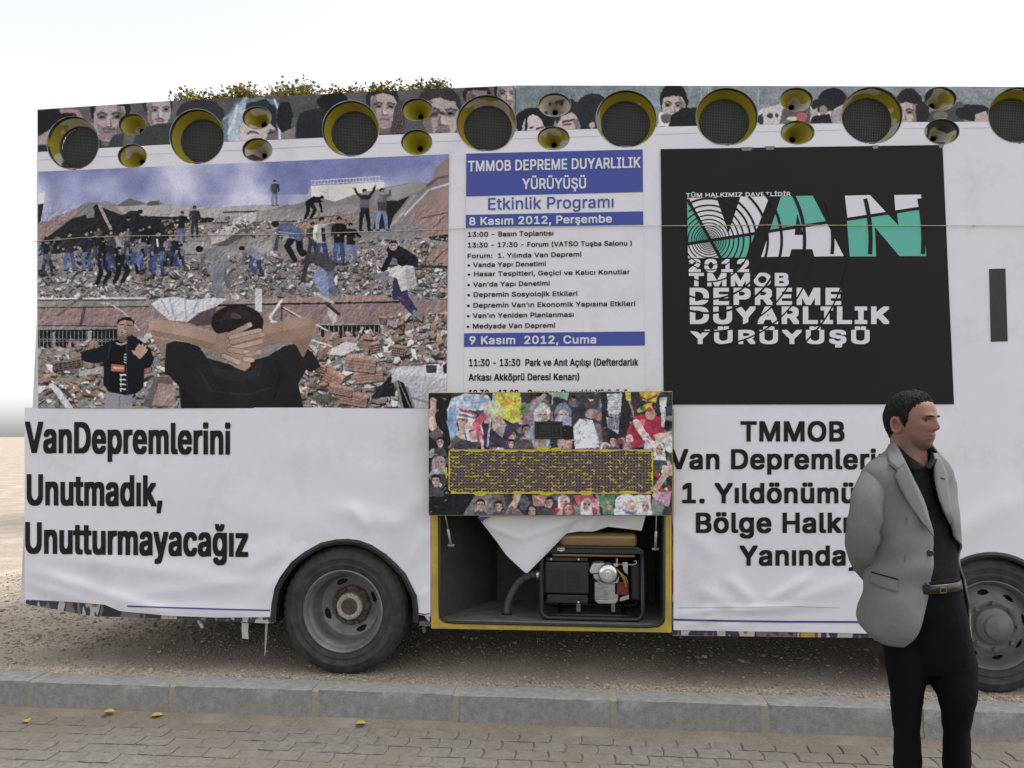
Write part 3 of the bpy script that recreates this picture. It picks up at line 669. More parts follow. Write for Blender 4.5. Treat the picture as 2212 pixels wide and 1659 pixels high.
    def debris(s, area, n, s0, s1, pal, seed=0, flat=.55, dark=.35):
        rg = np.random.default_rng(seed); a = np.asarray(area, float); lo, hi = a.min(0), a.max(0); k = 0
        while k < n:
            x, y = rg.uniform(lo, hi)
            ins = False; j = len(a) - 1
            for i in range(len(a)):
                if (a[i,1] > y) != (a[j,1] > y) and x < (a[j,0]-a[i,0])*(y-a[i,1])/(a[j,1]-a[i,1]) + a[i,0]: ins = not ins
                j = i
            if not ins: k += .3; continue
            k += 1; sz = s0 + (s1-s0)*rg.random()**3; th = rg.normal(0, .55); m = rg.integers(4, 7); c = np.array(pal[rg.integers(len(pal))], float) * rg.uniform(.8, 1.12)
            t = np.sort(rg.uniform(0, 2*math.pi, m)); ca, sa = math.cos(th), math.sin(th)
            px = sz*np.cos(t)*rg.uniform(.6, 1.3); py = sz*flat*np.sin(t)
            q = np.stack([x + px*ca - py*sa, y + px*sa + py*ca], 1)
            if rg.random() < .8: s.poly(q + np.array([sz*.12, sz*dark]), c * .35, .75)
            s.poly(q, c)
            if rg.random() < .6: s.poly(np.stack([x + px*ca*.8 - py*sa, y + px*sa*.8 + py*ca*.35 - sz*flat*.35], 1), np.minimum(c * 1.18, 225), .8)
    def sheet(s, name, off, parent, quad=None, holes=(), rough=.42, keep=None, cat=None):
        """turn the drawing into a sheet on the bus side; quad = its four corners on the photo sheet (tl, tr, br, bl)"""
        a = s.a.reshape(s.H//s.ss, s.ss, s.W//s.ss, s.ss, 3).mean((1, 3)); h, w = a.shape[:2]
        U, Vv = np.meshgrid(np.linspace(0, 1, w), np.linspace(0, 1, h))
        X = s.x0 + (s.x1-s.x0)*U; Y = s.y0 + (s.y1-s.y0)*Vv
        if keep is not None: X, Y = keep(U, Vv)
        pts = Pn(np.stack([X.ravel(), Y.ravel()], 1), off)
        I = np.arange(h*w).reshape(h, w); F = np.stack([I[:-1,:-1], I[:-1,1:], I[1:,1:], I[1:,:-1]], -1).reshape(-1, 4)
        fx = X.ravel()[F].mean(1); fy = Y.ravel()[F].mean(1); ok = np.ones(len(F), bool)
        for (cx, cy, rx, ry) in holes: ok &= ((fx-cx)/rx)**2 + ((fy-cy)/ry)**2 > 1
        F = F[ok]
        org = np.array(parent_world(parent)) if parent is not None else np.array([pts[:,0].mean(), pts[0,1], pts[:,2].min()])
        me = bpy.data.meshes.new(name); nf = len(F)
        me.vertices.add(len(pts)); me.vertices.foreach_set("co", (pts - org).ravel())
        me.loops.add(nf*4); me.loops.foreach_set("vertex_index", F.ravel().astype(np.int32))
        me.polygons.add(nf); me.polygons.foreach_set("loop_start", np.arange(nf, dtype=np.int32)*4); me.polygons.foreach_set("loop_total", np.full(nf, 4, np.int32))
        me.update(); me.validate()
        ca = me.color_attributes.new("ink", 'FLOAT_COLOR', 'POINT'); c4 = np.ones((h*w, 4)); c4[:, :3] = (lin(a.reshape(-1, 3).clip(0, 255)) * K_ALB).clip(.004, .82)
        ca.data.foreach_set("color", c4.ravel())
        global M_INK
        if "M_INK" not in globals(): M_INK = mat("printed_vinyl", (.5, .5, .5), rough, attr="ink", spec=.12, bump=.12, bscale=5, bdist=.01)
        me.materials.append(M_INK)
        o = bpy.data.objects.new(name, me); COL.objects.link(o)
        if parent is not None: o.parent = parent
        else: o.location = org
        return o
HAIR = (34, 30, 32)
def figure(c, x, y, h, top, leg, lean=0.0, stride=.1, arms="down", skin=(165, 130, 118), hair=HAIR, face=1):
    """small printed standing figure: x centre, y top of head, h height"""
    hw = h * .065; hy = y + h * .075; sh = y + h * .17; hip = y + h * .52; ft = y + h
    xs, xh = x, x - lean * h * .35; c.line([(xh - hw*.7, hip), (xh - hw - stride*h*.6, (hip+ft)/2), (xh - hw*.8 - stride*h, ft)], h*.115, leg, 1, h*.075)
    c.line([(xh + hw*.7, hip), (xh + hw + stride*h*.5, (hip+ft)/2), (xh + hw*.8 + stride*h, ft)], h*.115, tuple(v*.85 for v in leg), 1, h*.075)
    c.line([(xh - hw - stride*h*1.05, ft), (xh + 0 - stride*h*1.0, ft + h*.005)], h*.035, (40, 38, 38)); c.line([(xh + hw*.8 + stride*h, ft), (xh + 2.2*hw + stride*h, ft+h*.005)], h*.035, (40, 38, 38))
    dk = tuple(v*.78 for v in top); lt = tuple(min(230, v*1.2) for v in top)
    c.poly([(xs - h*.115, sh), (xs - h*.04, sh - h*.03), (xs + h*.04, sh - h*.03), (xs + h*.115, sh), (xh + h*.105, hip + h*.03), (xh - h*.105, hip + h*.03)], top)
    c.poly([(xs + h*.02, sh), (xs + h*.115, sh), (xh + h*.105, hip + h*.03), (xh + h*.03, hip + h*.03)], dk, .8)
    a1, a2 = {"down": ([(-.12,.19),(-.16,.36),(-.13,.5)], [(.12,.19),(.155,.36),(.14,.5)]), "up": ([(-.11,.19),(-.19,.10),(-.26,-.02)], [(.11,.19),(.2,.07),(.26,-.08)]),
              "reach": ([(-.11,.2),(-.2,.34),(-.3,.42)], [(.11,.2),(.0,.36),(-.16,.46)]), "fwd": ([(-.11,.2),(-.06,.36),(.1,.42)], [(.11,.2),(.2,.33),(.3,.36)]), "fold": ([(-.11,.2),(-.15,.36),(.02,.38)], [(.11,.2),(.15,.36),(-.02,.4)]), "wave": ([(-.11,.2),(-.15,.35),(-.1,.48)], [(.11,.19),(.19,.17),(.19,.02)])}[arms]
    for a, cc in ((a1, lt), (a2, dk)):
        pp = [(x + p*h - lean*h*.05, y + q*h) for p, q in a]; c.line(pp, h*.075, cc, 1, h*.055); c.ell(pp[-1][0], pp[-1][1], h*.028, h*.028, skin)
    c.ell(xs, hy, h*.052, h*.068, skin); c.ell(xs - h*.004, y + h*.045, h*.056, h*.05, hair)
    if face: c.ell(xs + h*.008, hy + h*.018, h*.036, h*.045, skin); c.line([(xs - h*.02, hy + h*.005), (xs + h*.03, hy + h*.005)], h*.012, (70, 52, 50), .7)
def crouch(c, x, y, h, top, leg, flip=1, skin=(165,130,118)):
    """bent-over figure, head at x side given by flip"""
    f = flip; c.line([(x - f*h*.35, y + h*.25), (x - f*h*.1, y + h*.62), (x - f*h*.3, y + h*.98)], h*.2, leg, 1, h*.13)
    c.line([(x - f*h*.4, y + h*.3), (x - f*h*.42, y + h*.68), (x - f*h*.55, y + h*1.0)], h*.2, tuple(v*.8 for v in leg), 1, h*.13)
    c.line([(x + f*h*.1, y + h*.18), (x - f*h*.15, y + h*.16), (x - f*h*.4, y + h*.34)], h*.26, top, 1, h*.3)
    c.line([(x + f*h*.08, y + h*.22), (x + f*h*.16, y + h*.5), (x + f*h*.2, y + h*.75)], h*.1, tuple(v*.8 for v in top)); c.ell(x + f*h*.2, y + h*.78, h*.05, h*.05, skin)
    c.ell(x + f*h*.22, y + h*.1, h*.09, h*.1, skin); c.ell(x + f*h*.2, y + h*.06, h*.1, h*.08, HAIR)
# ---------------------------------------------------------------- the rubble picture
def rubble():
    c = Print(80, 332, 972, 884, .95)
    n = c.noise(150, 3, 4); n2 = c.noise(60, 8, 3); yy = np.linspace(0, 1, c.H)[:, None]; xx = np.linspace(0, 1, c.W)[None]
    t = ((n - .42) * 3.2 + .35 + (n2 - .5) * .6 + (yy - .12) * 1.6 - .5 * np.exp(-((xx - .75)/.25)**2) * (yy < .16)).clip(0, 1)[..., None]
    c.a[:] = np.array([110, 115, 163]) * (1 - t) + np.array([178, 178, 203]) * t
    A, B, E, F = (49.8, 165.9, .255), (553, 165.9, .255), (49.8, 497.7, .255), (553, 497.7, .255)
    g1, g2, g3, dk = (128, 122, 122), (150, 146, 146), (104, 99, 100), (44, 40, 44)
    pink, pink2, brick = (142, 112, 112), (128, 98, 98), (158, 116, 100)
    pal = [g1, g2, g3, (172, 168, 168), (118, 108, 104), (150, 118, 106), (140, 105, 92), (186, 184, 186), (95, 88, 88), g2]
    c.at(*B); c.poly([(465, 925), (1085, 890), (1095, 1075), (425, 1095)], (196, 190, 184)); c.poly([(430, 1010), (465, 925), (470, 1090), (400, 1095)], (158, 156, 160))
    for i in range(22): x = 472 + i * 27; c.line([(x, 882 - i*1.6), (x, 918 - i*1.6)], 4, (190, 190, 205))
    c.line([(470, 882), (1050, 845)], 6, (195, 195, 208)); c.line([(470, 912), (1080, 880)], 5, (195, 195, 208)); c.line([(540, 965), (610, 990), (612, 1030)], 4, (160, 156, 150))
    # great masses of the collapsed building
    c.at(*A); c.poly([(100, 1255), (200, 1222), (470, 1105), (560, 1055), (640, 1082), (700, 1050), (800, 1090), (900, 1030), (1040, 1072), (1150, 1048), (1210, 1085), (1640, 1110), (1900, 1088), (2300, 1085), (2380, 1060), (2500, 1020), (2640, 1060), (2800, 1000), (3060, 940), (3260, 900), (3440, 900), (3560, 745), (3700, 640), (3700, 2900), (100, 2900)], g1)
    c.poly([(100, 1265), (200, 1222), (475, 1105), (440, 1190), (340, 1260), (150, 1400), (100, 1420)], (150, 118, 116))
    c.poly([(150, 1400), (420, 1200), (530, 1170), (620, 1080), (700, 1120), (860, 1180), (1000, 1180), (1640, 1190), (1640, 1230), (1300, 1250), (1280, 1330), (1500, 1340), (1480, 1360), (1200, 1480), (700, 1420), (420, 1480), (120, 1520)], dk)
    c.poly([(780, 1100), (1200, 1085), (1640, 1112), (1900, 1090), (2200, 1090), (2000, 1180), (1640, 1195), (1000, 1180), (860, 1165)], (158, 152, 150)); c.line([(1700, 1150), (1990, 1140)], 14, (70, 65, 66))
    c.poly([(1600, 1180), (2220, 1160), (2740, 1100), (2760, 1160), (2300, 1230), (1640, 1240)], g2); c.line([(1640, 1236), (2300, 1226), (2800, 1150)], 12, dk, .8)
    c.poly([(900, 1030), (1030, 1070), (960, 1090), (780, 1095)], g3); c.poly([(1060, 1060), (1150, 1048), (1150, 1090), (1050, 1095)], (90, 86, 90)); c.poly([(530, 1130), (600, 1110), (610, 1190), (540, 1200)], (120, 116, 124))
    c.line([(650, 1100), (720, 1240), (780, 1350)], 26, (150, 138, 120)); c.line([(640, 1070), (560, 1080), (460, 1170), (330, 1260)], 10, g3)
    c.poly([(1240, 1340), (1500, 1310), (1640, 1260), (2000, 1230), (2220, 1230), (2400, 1260), (2400, 1560), (1700, 1540), (1200, 1520)], (136, 126, 124))
    c.poly([(1580, 1330), (1880, 1160), (1990, 1160), (2010, 1190), (1700, 1390), (1600, 1420)], (172, 168, 166)); c.poly([(1700, 1390), (2010, 1190), (2005, 1260), (1720, 1440), (1600, 1425)], (88, 84, 86))
    c.poly([(1210, 1410), (1560, 1400), (1700, 1500), (2110, 1380), (2120, 1540), (1720, 1560), (1500, 1500), (1210, 1510)], (146, 142, 142)); c.line([(1210, 1510), (1500, 1500), (1720, 1560), (2120, 1500)], 8, (70, 66, 68))
    c.at(*B); c.poly([(0, 1140), (420, 1120), (800, 1080), (900, 1110), (820, 1160), (300, 1210), (0, 1230)], (140, 134, 132)); c.poly([(350, 1220), (800, 1170), (840, 1240), (640, 1280), (350, 1300)], (150, 116, 102))
    c.poly([(1100, 1290), (1150, 1120), (1300, 1000), (1450, 930), (1380, 890), (1100, 945), (1110, 1010), (1200, 1060), (1060, 1200), (1000, 1290)], (140, 138, 140)); c.poly([(990, 1290), (1060, 1050), (1200, 1050), (1300, 1010), (1160, 1190), (1130, 1290)], dk)
    c.poly([(1130, 1270), (1330, 1000), (1360, 1000), (1200, 1230)], (150, 140, 134)); c.poly([(1430, 1290), (1300, 1180), (1420, 1030), (1640, 930), (1640, 1320), (1440, 1400)], (150, 116, 112)); c.poly([(1520, 780), (1600, 700), (1640, 690), (1640, 900), (1470, 950)], (138, 108, 106))
    c.line([(1260, 1170), (1460, 960), (1640, 905)], 18, (175, 172, 176)); c.line([(1450, 930), (1540, 860), (1640, 840)], 22, (90, 86, 90)); c.line([(1390, 1200), (1640, 1150)], 7, (70, 55, 55)); c.line([(1500, 1280), (1600, 1180)], 6, (80, 62, 60))
    c.poly([(870, 1310), (1280, 1290), (1220, 1400), (900, 1440)], (128, 124, 126)); c.poly([(1390, 1370), (1640, 1330), (1640, 1400)], dk)
    # fields of debris
    c.at(*E); c.debris([(120, 330), (600, 330), (1200, 260), (2212, 200), (3600, 150), (3640, 600), (2000, 580), (120, 600)], 2600, 12, 50, pal, 5)
    c.debris([(1200, -100), (2212, -100), (2800, -100), (2800, 60), (1900, 60), (1200, 20)], 420, 10, 34, pal, 6); c.debris([(120, 60), (1000, 60), (1200, 330), (120, 360)], 260, 12, 40, [dk, g3, g1, (70, 66, 70), (60, 58, 66), g2], 7)
    c.at(*F); c.debris([(880, 80), (1640, 40), (1640, 330), (900, 420)], 420, 10, 42, pal, 8)
    c.poly([(1440, 260), (1480, 160), (1640, 110), (1640, 290)], (150, 112, 104)); c.line([(1500, 270), (1570, 190), (1630, 150)], 8, (60, 50, 50)); c.poly([(1250, 150), (1330, 140), (1340, 220), (1260, 260)], (148, 116, 106)); c.line([(1120, 300), (1640, 310)], 22, dk, .8)
    # the two storey-bands of the front wall
    c.at(*E); c.poly([(120, 590), (1080, 590), (1300, 640), (1650, 610), (3000, 570), (3640, 600), (3640, 900), (120, 900)], pink)
    c.poly([(120, 575), (1050, 570), (1080, 640), (120, 655)], (136, 126, 122)); c.line([(120, 578), (1040, 572)], 12, (205, 204, 206)); c.line([(120, 655), (1070, 645)], 9, (60, 50, 52)); c.line([(120, 590), (1040, 590)], 10, (52, 46, 48), .8)
    c.poly([(1640, 590), (3060, 545), (3130, 600), (1650, 640)], (160, 126, 120)); c.line([(1640, 635), (2030, 625), (3200, 605)], 16, (46, 40, 42)); c.poly([(2430, 560), (2900, 555), (2880, 605), (2430, 612)], (158, 124, 116))
    c.line([(520, 660), (485, 825)], 26, (88, 68, 68)); c.line([(120, 805), (800, 812)], 8, (66, 54, 54)); c.poly([(120, 812), (800, 818), (800, 848), (120, 856)], (134, 128, 126))
    c.poly([(120, 845), (800, 835), (800, 985), (120, 995)], (36, 32, 36))
    for i in range(20): x = 140 + i*33; c.line([(x, 850), (x + 2, 985)], 6, (128, 132, 138)); c.ell(x + 16, 930, 14, 14, (118, 124, 130)); c.ell(x + 16, 930, 9, 9, (36, 32, 36))
    c.poly([(250, 860), (275, 860), (275, 990), (250, 990)], (140, 136, 136)); c.poly([(545, 850), (585, 850), (580, 960), (545, 960)], (146, 142, 142))
    c.line([(650, 612), (740, 622), (850, 690), (930, 780), (985, 850)], 12, (168, 164, 160)); c.line([(300, 720), (450, 600), (640, 470)], 22, (108, 92, 80))
    c.at(*F); c.poly([(520, 800), (1050, 790), (1050, 900), (560, 910)], (40, 36, 38)); c.line([(500, 798), (1040, 792)], 16, (140, 134, 130))
    for i in range(14): x = 545 + i*38; c.line([(x, 815), (x, 905)], 7, (150, 150, 154))
    c.poly([(620, 640), (680, 700), (690, 770), (650, 790), (600, 700)], (168, 160, 164)); c.line([(600, 620), (700, 710)], 26, (66, 56, 60)); c.line([(530, 545), (650, 610)], 26, (170, 170, 172))
    # white cloth and bent pipes
    c.at(*E); c.poly([(1080, 625), (1160, 575), (1280, 560), (1420, 590), (1600, 570), (1740, 575), (1640, 640), (1480, 700), (1390, 775), (1230, 760), (1150, 700)], (184, 182, 192))
    for a, b in (((1240, 580), (1290, 750)), ((1370, 570), (1385, 740)), ((1180, 600), (1230, 690)), ((1480, 590), (1440, 700))): c.line([a, b], 16, (148, 146, 158), .8)
    c.poly([(1390, 775), (1500, 700), (1640, 645), (1600, 800), (1480, 810)], (92, 72, 74)); c.line([(1060, 610), (1230, 760)], 9, (130, 120, 118))
    c.poly([(1965, 490), (2025, 500), (2025, 690), (1965, 690)], (188, 188, 190)); c.line([(2180, 600), (2090, 740), (2110, 775), (2212, 800)], 18, (190, 190, 196))
    c.at(*F); c.line([(220, 590), (120, 730), (130, 770), (300, 800)], 18, (192, 192, 198)); c.line([(180, 630), (380, 735), (630, 860)], 14, (184, 184, 190)); c.line([(220, 640), (215, 760)], 14, (80, 56, 58)); c.line([(210, 650), (330, 720)], 10, (80, 56, 58))
    # lower rubble
    pal2 = [brick, (166, 122, 104), (150, 112, 102), g2, (168, 166, 168), (190, 190, 192), g1, (120, 114, 114), (140, 108, 98)]
    c.at(*E); c.debris([(120, 980), (500, 930), (700, 1000), (1100, 860), (1250, 1100), (1350, 1300), (1330, 1510), (120, 1510)], 620, 18, 85, pal2, 11)
    c.at(*F); c.debris([(420, 1000), (640, 870), (1050, 860), (1060, 740), (1640, 690), (1640, 1130), (1430, 1140), (1150, 1200), (1200, 1520), (330, 1520), (420, 1200)], 1150, 16, 88, pal2, 12)
    c.poly([(620, 1050), (640, 1000), (760, 940), (860, 960), (830, 1010), (740, 1060)], (186, 184, 188))
    def block(x, y, w, h, th, col, holes=True):
        M = np.array([[math.cos(th), -math.sin(th)], [math.sin(th), math.cos(th)]]); q = lambda a: (np.asarray(a, float) @ M.T + (x, y))
        c.poly(q([(0, 0), (w, 0), (w, h), (0, h)]) + (8, 12), (50, 40, 40), .7); c.poly(q([(0, 0), (w, 0), (w, h), (0, h)]), col); c.poly(q([(0, -h*.3), (w, -h*.3), (w, 0), (0, 0)]), tuple(min(225, v*1.15) for v in col))
        if holes:
            for i in range(6):
                for j in range(3): c.poly(q([(w*(.06+i*.155), h*(.1+j*.3)), (w*(.17+i*.155), h*(.1+j*.3)), (w*(.17+i*.155), h*(.3+j*.3)), (w*(.06+i*.155), h*(.3+j*.3))]), (66, 48, 44))
        else:
            for j in range(3): c.line([tuple(q([(0, h*(.25+.25*j))])[0]), tuple(q([(w, h*(.25+.25*j))])[0])], 5, (110, 78, 68))
    for a in ((1150, 980, 120, 70, .15, (150, 112, 96)), (960, 970, 90, 70, -.2, brick), (1040, 735, 60, 50, .1, brick), (500, 1140, 90, 50, .2, brick), (590, 1140, 100, 60, .5, brick)): block(*a)
    for a in ((600, 1180, 160, 90, .5, (166, 118, 98)), (830, 1210, 240, 90, -.12, (158, 120, 104)), (720, 1370, 230, 90, .18, (160, 114, 94)), (620, 1310, 200, 60, .2, brick), (760, 1070, 260, 110, .12, (152, 118, 106))): block(*a, holes=False)
    c.poly([(990, 1390), (1150, 1210), (1180, 1400), (970, 1420)], (46, 42, 46)); c.poly([(430, 1400), (600, 1380), (720, 1430), (560, 1480)], (76, 84, 70), .7)
    c.line([(530, 1050), (710, 930)], 36, (150, 104, 74)); c.line([(480, 930), (640, 980)], 14, (190, 190, 194))
    c.at(*E); c.poly([(120, 1250), (540, 1248), (520, 1282), (120, 1285)], (140, 120, 100)); c.line([(250, 1300), (320, 1400), (400, 1510)], 52, (188, 188, 194)); c.poly([(190, 1320), (250, 1290), (420, 1440), (440, 1420), (360, 1340), (220, 1270)], (40, 36, 40), .6)
    block(250, 1130, 250, 60, -.17, (112, 92, 84)); c.poly([(480, 1190), (680, 1150), (660, 1210), (470, 1235)], (158, 156, 158))
    c.poly([(1010, 1490), (1120, 1240), (1260, 1240), (1300, 1500)], (96, 92, 94)); c.poly([(1090, 1480), (1150, 1290), (1300, 1310), (1290, 1490)], (150, 122, 116)); c.line([(1110, 1260), (1260, 1255)], 22, (140, 84, 66))
    # parked car
    c.at(*F); c.poly([(1145, 1290), (1150, 1200), (1200, 1150), (1420, 1140), (1560, 1150), (1640, 1080), (1640, 1510), (1350, 1510), (1290, 1330), (1200, 1270)], (168, 168, 176)); c.poly([(1180, 1170), (1420, 1150), (1560, 1215), (1640, 1220), (1640, 1260), (1420, 1230), (1200, 1230)], (186, 186, 194))
    c.poly([(1200, 1270), (1250, 1290), (1330, 1510), (1250, 1510)], (30, 28, 32)); c.line([(1215, 1290), (1310, 1510)], 10, (120, 120, 126)); c.poly([(1420, 1135), (1555, 1130), (1550, 1215), (1430, 1220)], (196, 196, 204)); c.poly([(1438, 1142), (1530, 1140), (1528, 1205), (1442, 1208)], (64, 66, 72)); c.line([(1330, 1420), (1640, 1510)], 20, (130, 130, 138)); c.ell(1355, 1298, 14, 10, (140, 140, 148))
    c.poly([(1580, 1150), (1640, 1090), (1640, 1210), (1590, 1210)], (44, 46, 54))
    # little figures on the rubble
    jean, jean2, blk = (86, 100, 146), (66, 76, 120), (40, 38, 46)
    c.at(*B); figure(c, 160, 875, 215, (70, 74, 84), (120, 128, 156), .05, .02); crouch(c, 520, 1010, 190, (34, 34, 40), (36, 34, 38), 1)
    figure(c, 920, 950, 350, (46, 48, 56), (36, 34, 40), 0, .05, "up"); c.poly([(880, 1040), (960, 1040), (960, 1110), (880, 1110)], (96, 98, 108)); figure(c, 1065, 945, 355, (104, 108, 116), (120, 134, 176), 0, .06, "wave"); c.poly([(1030, 1060), (1100, 1060), (1105, 1130), (1030, 1130)], (78, 66, 66))
    crouch(c, 230, 1230, 330, (84, 92, 124), (36, 34, 42), -1); c.line([(190, 1310), (320, 1330)], 10, (130, 138, 168)); c.line([(200, 1350), (320, 1365)], 10, (130, 138, 168))
    figure(c, 480, 1230, 340, (70, 66, 66), (60, 62, 78), 0, .05, "fold"); figure(c, 555, 1190, 400, (168, 164, 160), jean2, 0, .05, "down"); c.poly([(550, 1280), (580, 1280), (590, 1400), (560, 1400)], (44, 42, 48))
    figure(c, 705, 1185, 400, (34, 32, 38), (70, 82, 134), .02, .03, "fold"); figure(c, 800, 1240, 330, (40, 36, 40), (112, 124, 164), -.05, .06, "fwd")
    c.at(*A); crouch(c, 950, 1130, 220, (44, 44, 54), (40, 40, 50), 1); crouch(c, 850, 1180, 190, (38, 38, 46), (44, 44, 54), 1); figure(c, 1350, 1140, 260, (36, 36, 42), jean, .1, .03, "fwd"); figure(c, 1455, 1095, 260, (58, 60, 68), (58, 58, 62), 0, .03)
    figure(c, 395, 1310, 330, (60, 58, 60), jean, 0, .06, "reach"); figure(c, 540, 1300, 340, (44, 44, 58), jean, 0, .02, "reach"); figure(c, 640, 1270, 260, (88, 86, 86), (60, 60, 68), 0, .03, "reach"); figure(c, 830, 1300, 340, (128, 128, 136), (110, 110, 122), .1, .03, "fwd")
    figure(c, 1050, 1270, 370, (122, 122, 132), jean2, .05, .05, "down"); figure(c, 1145, 1300, 380, (46, 48, 58), jean2, 0, .05, "down"); c.line([(1135, 1380), (1155, 1500)], 16, (190, 190, 196)); crouch(c, 760, 1510, 240, (34, 34, 42), (34, 34, 42), 1); crouch(c, 920, 1480, 260, (36, 34, 40), (36, 36, 46), 1); figure(c, 210, 1380, 300, (112, 110, 110), (58, 58, 60), 0, .08, "reach"); crouch(c, 1560, 1440, 330, (118, 120, 124), (122, 124, 136), -1); c.line([(1640, 1500), (1660, 1640), (1640, 1800)], 90, (116, 118, 128)); crouch(c, 1900, 1440, 230, (120, 122, 138), jean2, -1); c.line([(1580, 1520), (1720, 1600)], 60, (116, 118, 120))
    c.at(*F); crouch(c, 470, 170, 370, (74, 72, 74), (126, 134, 172), -1); c.line([(560, 380), (590, 540)], 90, (126, 134, 172), 1, 60)
    c.line([(1160, 170), (1230, 200), (1320, 260)], 110, (38, 38, 52)); c.line([(1150, 190), (1080, 330)], 46, (34, 34, 46)); c.ell(1160, 130, 36, 42, (170, 132, 116)); c.poly([(1122, 120), (1140, 90), (1190, 90), (1202, 125), (1185, 108), (1140, 110)], HAIR); c.line([(1145, 125), (1180, 125)], 8, (80, 56, 50))
    c.line([(1230, 440), (1240, 560), (1330, 680)], 110, (58, 58, 96), 1, 70); c.line([(1190, 430), (1180, 560)], 60, (54, 54, 88)); c.poly([(1080, 350), (1210, 290), (1330, 300), (1360, 470), (1230, 520), (1190, 400), (1100, 380)], (186, 182, 182)); c.poly([(1260, 330), (1340, 310), (1360, 470), (1280, 500)], (160, 156, 160)); c.line([(1110, 365), (1010, 395)], 40, (110, 112, 122)); c.ell(1240, 260, 46, 44, HAIR); c.line([(1340, 690), (1385, 735)], 36, (120, 122, 126)); c.line([(1200, 565), (1250, 590)], 14, (150, 60, 70))
    rp = random.Random(12)
    c.at(*A)
    for q in range(22):
        x = rp.uniform(160, 1300); y = rp.uniform(1230, 1420); col = rp.choice([(34, 33, 40), (50, 50, 60), (82, 80, 84), (40, 44, 58), (110, 108, 114)]); lg = rp.choice([jean, jean2, blk, (70, 70, 78)])
        (figure(c, x, y, rp.uniform(190, 270), col, lg, rp.uniform(-.2, .2), rp.uniform(.02, .07), rp.choice(['down', 'reach', 'fwd', 'fold'])) if rp.random() < .65 else crouch(c, x, y + 90, rp.uniform(150, 200), col, lg, rp.choice([-1, 1])))
    c.emboss(7, 5, 61, 430); c.emboss(5, 11, 62, 430)
    # gesturing man
    c.at(*E); c.poly([(700, 1370), (920, 1370), (930, 1510), (690, 1510)], (136, 132, 142)); c.line([(820, 1400), (815, 1510)], 8, (100, 98, 106))
    c.poly([(480, 1040), (510, 1020), (650, 990), (730, 940), (800, 930), (920, 880), (1010, 940), (1080, 1000), (1110, 1090), (1080, 1160), (1030, 1170), (1020, 1330), (960, 1380), (870, 1395), (720, 1360), (680, 1300), (690, 1110), (600, 1130), (500, 1100)], (30, 30, 42))
    c.poly([(760, 950), (880, 940), (870, 1390), (740, 1370), (720, 1100)], (24, 22, 28)); c.line([(880, 950), (875, 1180), (890, 1390)], 10, (58, 60, 80)); c.line([(740, 960), (720, 1080)], 12, (52, 54, 72)); c.line([(795, 955), (830, 968), (875, 950)], 16, (160, 158, 164))
    c.poly([(748, 1130), (862, 1140), (860, 1200), (745, 1190)], (190, 84, 62)); c.line([(770, 1160), (845, 1168)], 16, (206, 150, 130))
    for i, y in enumerate((1220, 1260, 1300, 1340)): c.line([(825, y), (868, y + 4)], 12, (206, 204, 206)); c.line([(828, y), (830, y + 24)], 9, (206, 204, 206))
    for i in range(4): c.line([(860, 1050 + 22*i), (872, 1052 + 22*i)], 9, (190, 190, 194))
    sk = (172, 132, 112); c.poly([(805, 900), (880, 890), (885, 940), (820, 945)], (130, 94, 80)); c.poly([(800, 790), (830, 750), (930, 760), (940, 830), (915, 890), (860, 905), (815, 885)], sk); c.poly([(870, 760), (935, 765), (940, 830), (915, 890), (880, 900)], (140, 104, 90), .7); c.poly([(798, 800), (805, 760), (850, 735), (910, 735), (945, 770), (942, 810), (930, 770), (860, 756), (820, 775)], HAIR)
    c.line([(822, 800), (858, 795)], 9, (58, 42, 40)); c.line([(885, 800), (922, 806)], 9, (58, 42, 40)); c.line([(870, 805), (862, 835), (880, 838)], 8, (126, 88, 74)); c.line([(838, 862), (880, 866)], 14, (84, 56, 52)); c.line([(842, 860), (876, 862)], 5, (206, 196, 180)); c.poly([(820, 870), (860, 885), (912, 870), (890, 900), (850, 905)], (108, 82, 72), .6)
    c.poly([(930, 1040), (980, 960), (1045, 990), (1040, 1040), (990, 1090)], sk); 
    for a, b in (((985, 1010), (985, 965)), ((1005, 1015), (1015, 962)), ((1022, 1022), (1040, 975)), ((1030, 1040), (1050, 1010)), ((960, 1040), (925, 1020))): c.line([a, b], 15, (178, 140, 120))
    c.line([(480, 1050), (450, 1045)], 30, (150, 116, 100))
    # man seen from behind, hands clasped on his head
    c.poly([(1200, 1100), (1215, 960), (1300, 930), (1480, 970), (1560, 1080), (1800, 1150), (2080, 1060), (2212, 980), (2350, 950), (2460, 1050), (2520, 1150), (2440, 1200), (2400, 1180), (2330, 1300), (2380, 1510), (1340, 1510), (1320, 1320), (1240, 1230), (1200, 1220)], (42, 40, 44))
    c.at(*E); c.poly([(1560, 1080), (1680, 1180), (1920, 1190), (2040, 1080), (2000, 1240), (1800, 1280), (1620, 1230)], (50, 48, 52)); c.line([(1500, 1200), (1600, 1360), (1900, 1390), (2100, 1330)], 14, (58, 56, 60), .6); c.line([(2150, 1080), (2170, 1250), (2130, 1420)], 18, (32, 30, 34), .7); c.poly([(1340, 1330), (1500, 1480), (1480, 1510), (1345, 1510)], (32, 30, 34), .8)
    c.poly([(1070, 830), (1200, 940), (1215, 960), (1205, 1090), (1120, 960)], (146, 112, 94)); c.poly([(1730, 1100), (1790, 1160), (1880, 1190), (1925, 1150), (1930, 1090)], (160, 122, 106))
    c.ell(1815, 780, 222, 150, (44, 36, 36)); c.ell(1815, 730, 120, 70, (62, 50, 48), 0, .7); c.ell(1800, 725, 46, 26, (96, 74, 66), .3, .8); c.poly([(1600, 760), (1640, 900), (1900, 960), (2030, 860), (2030, 740)], (44, 36, 36))
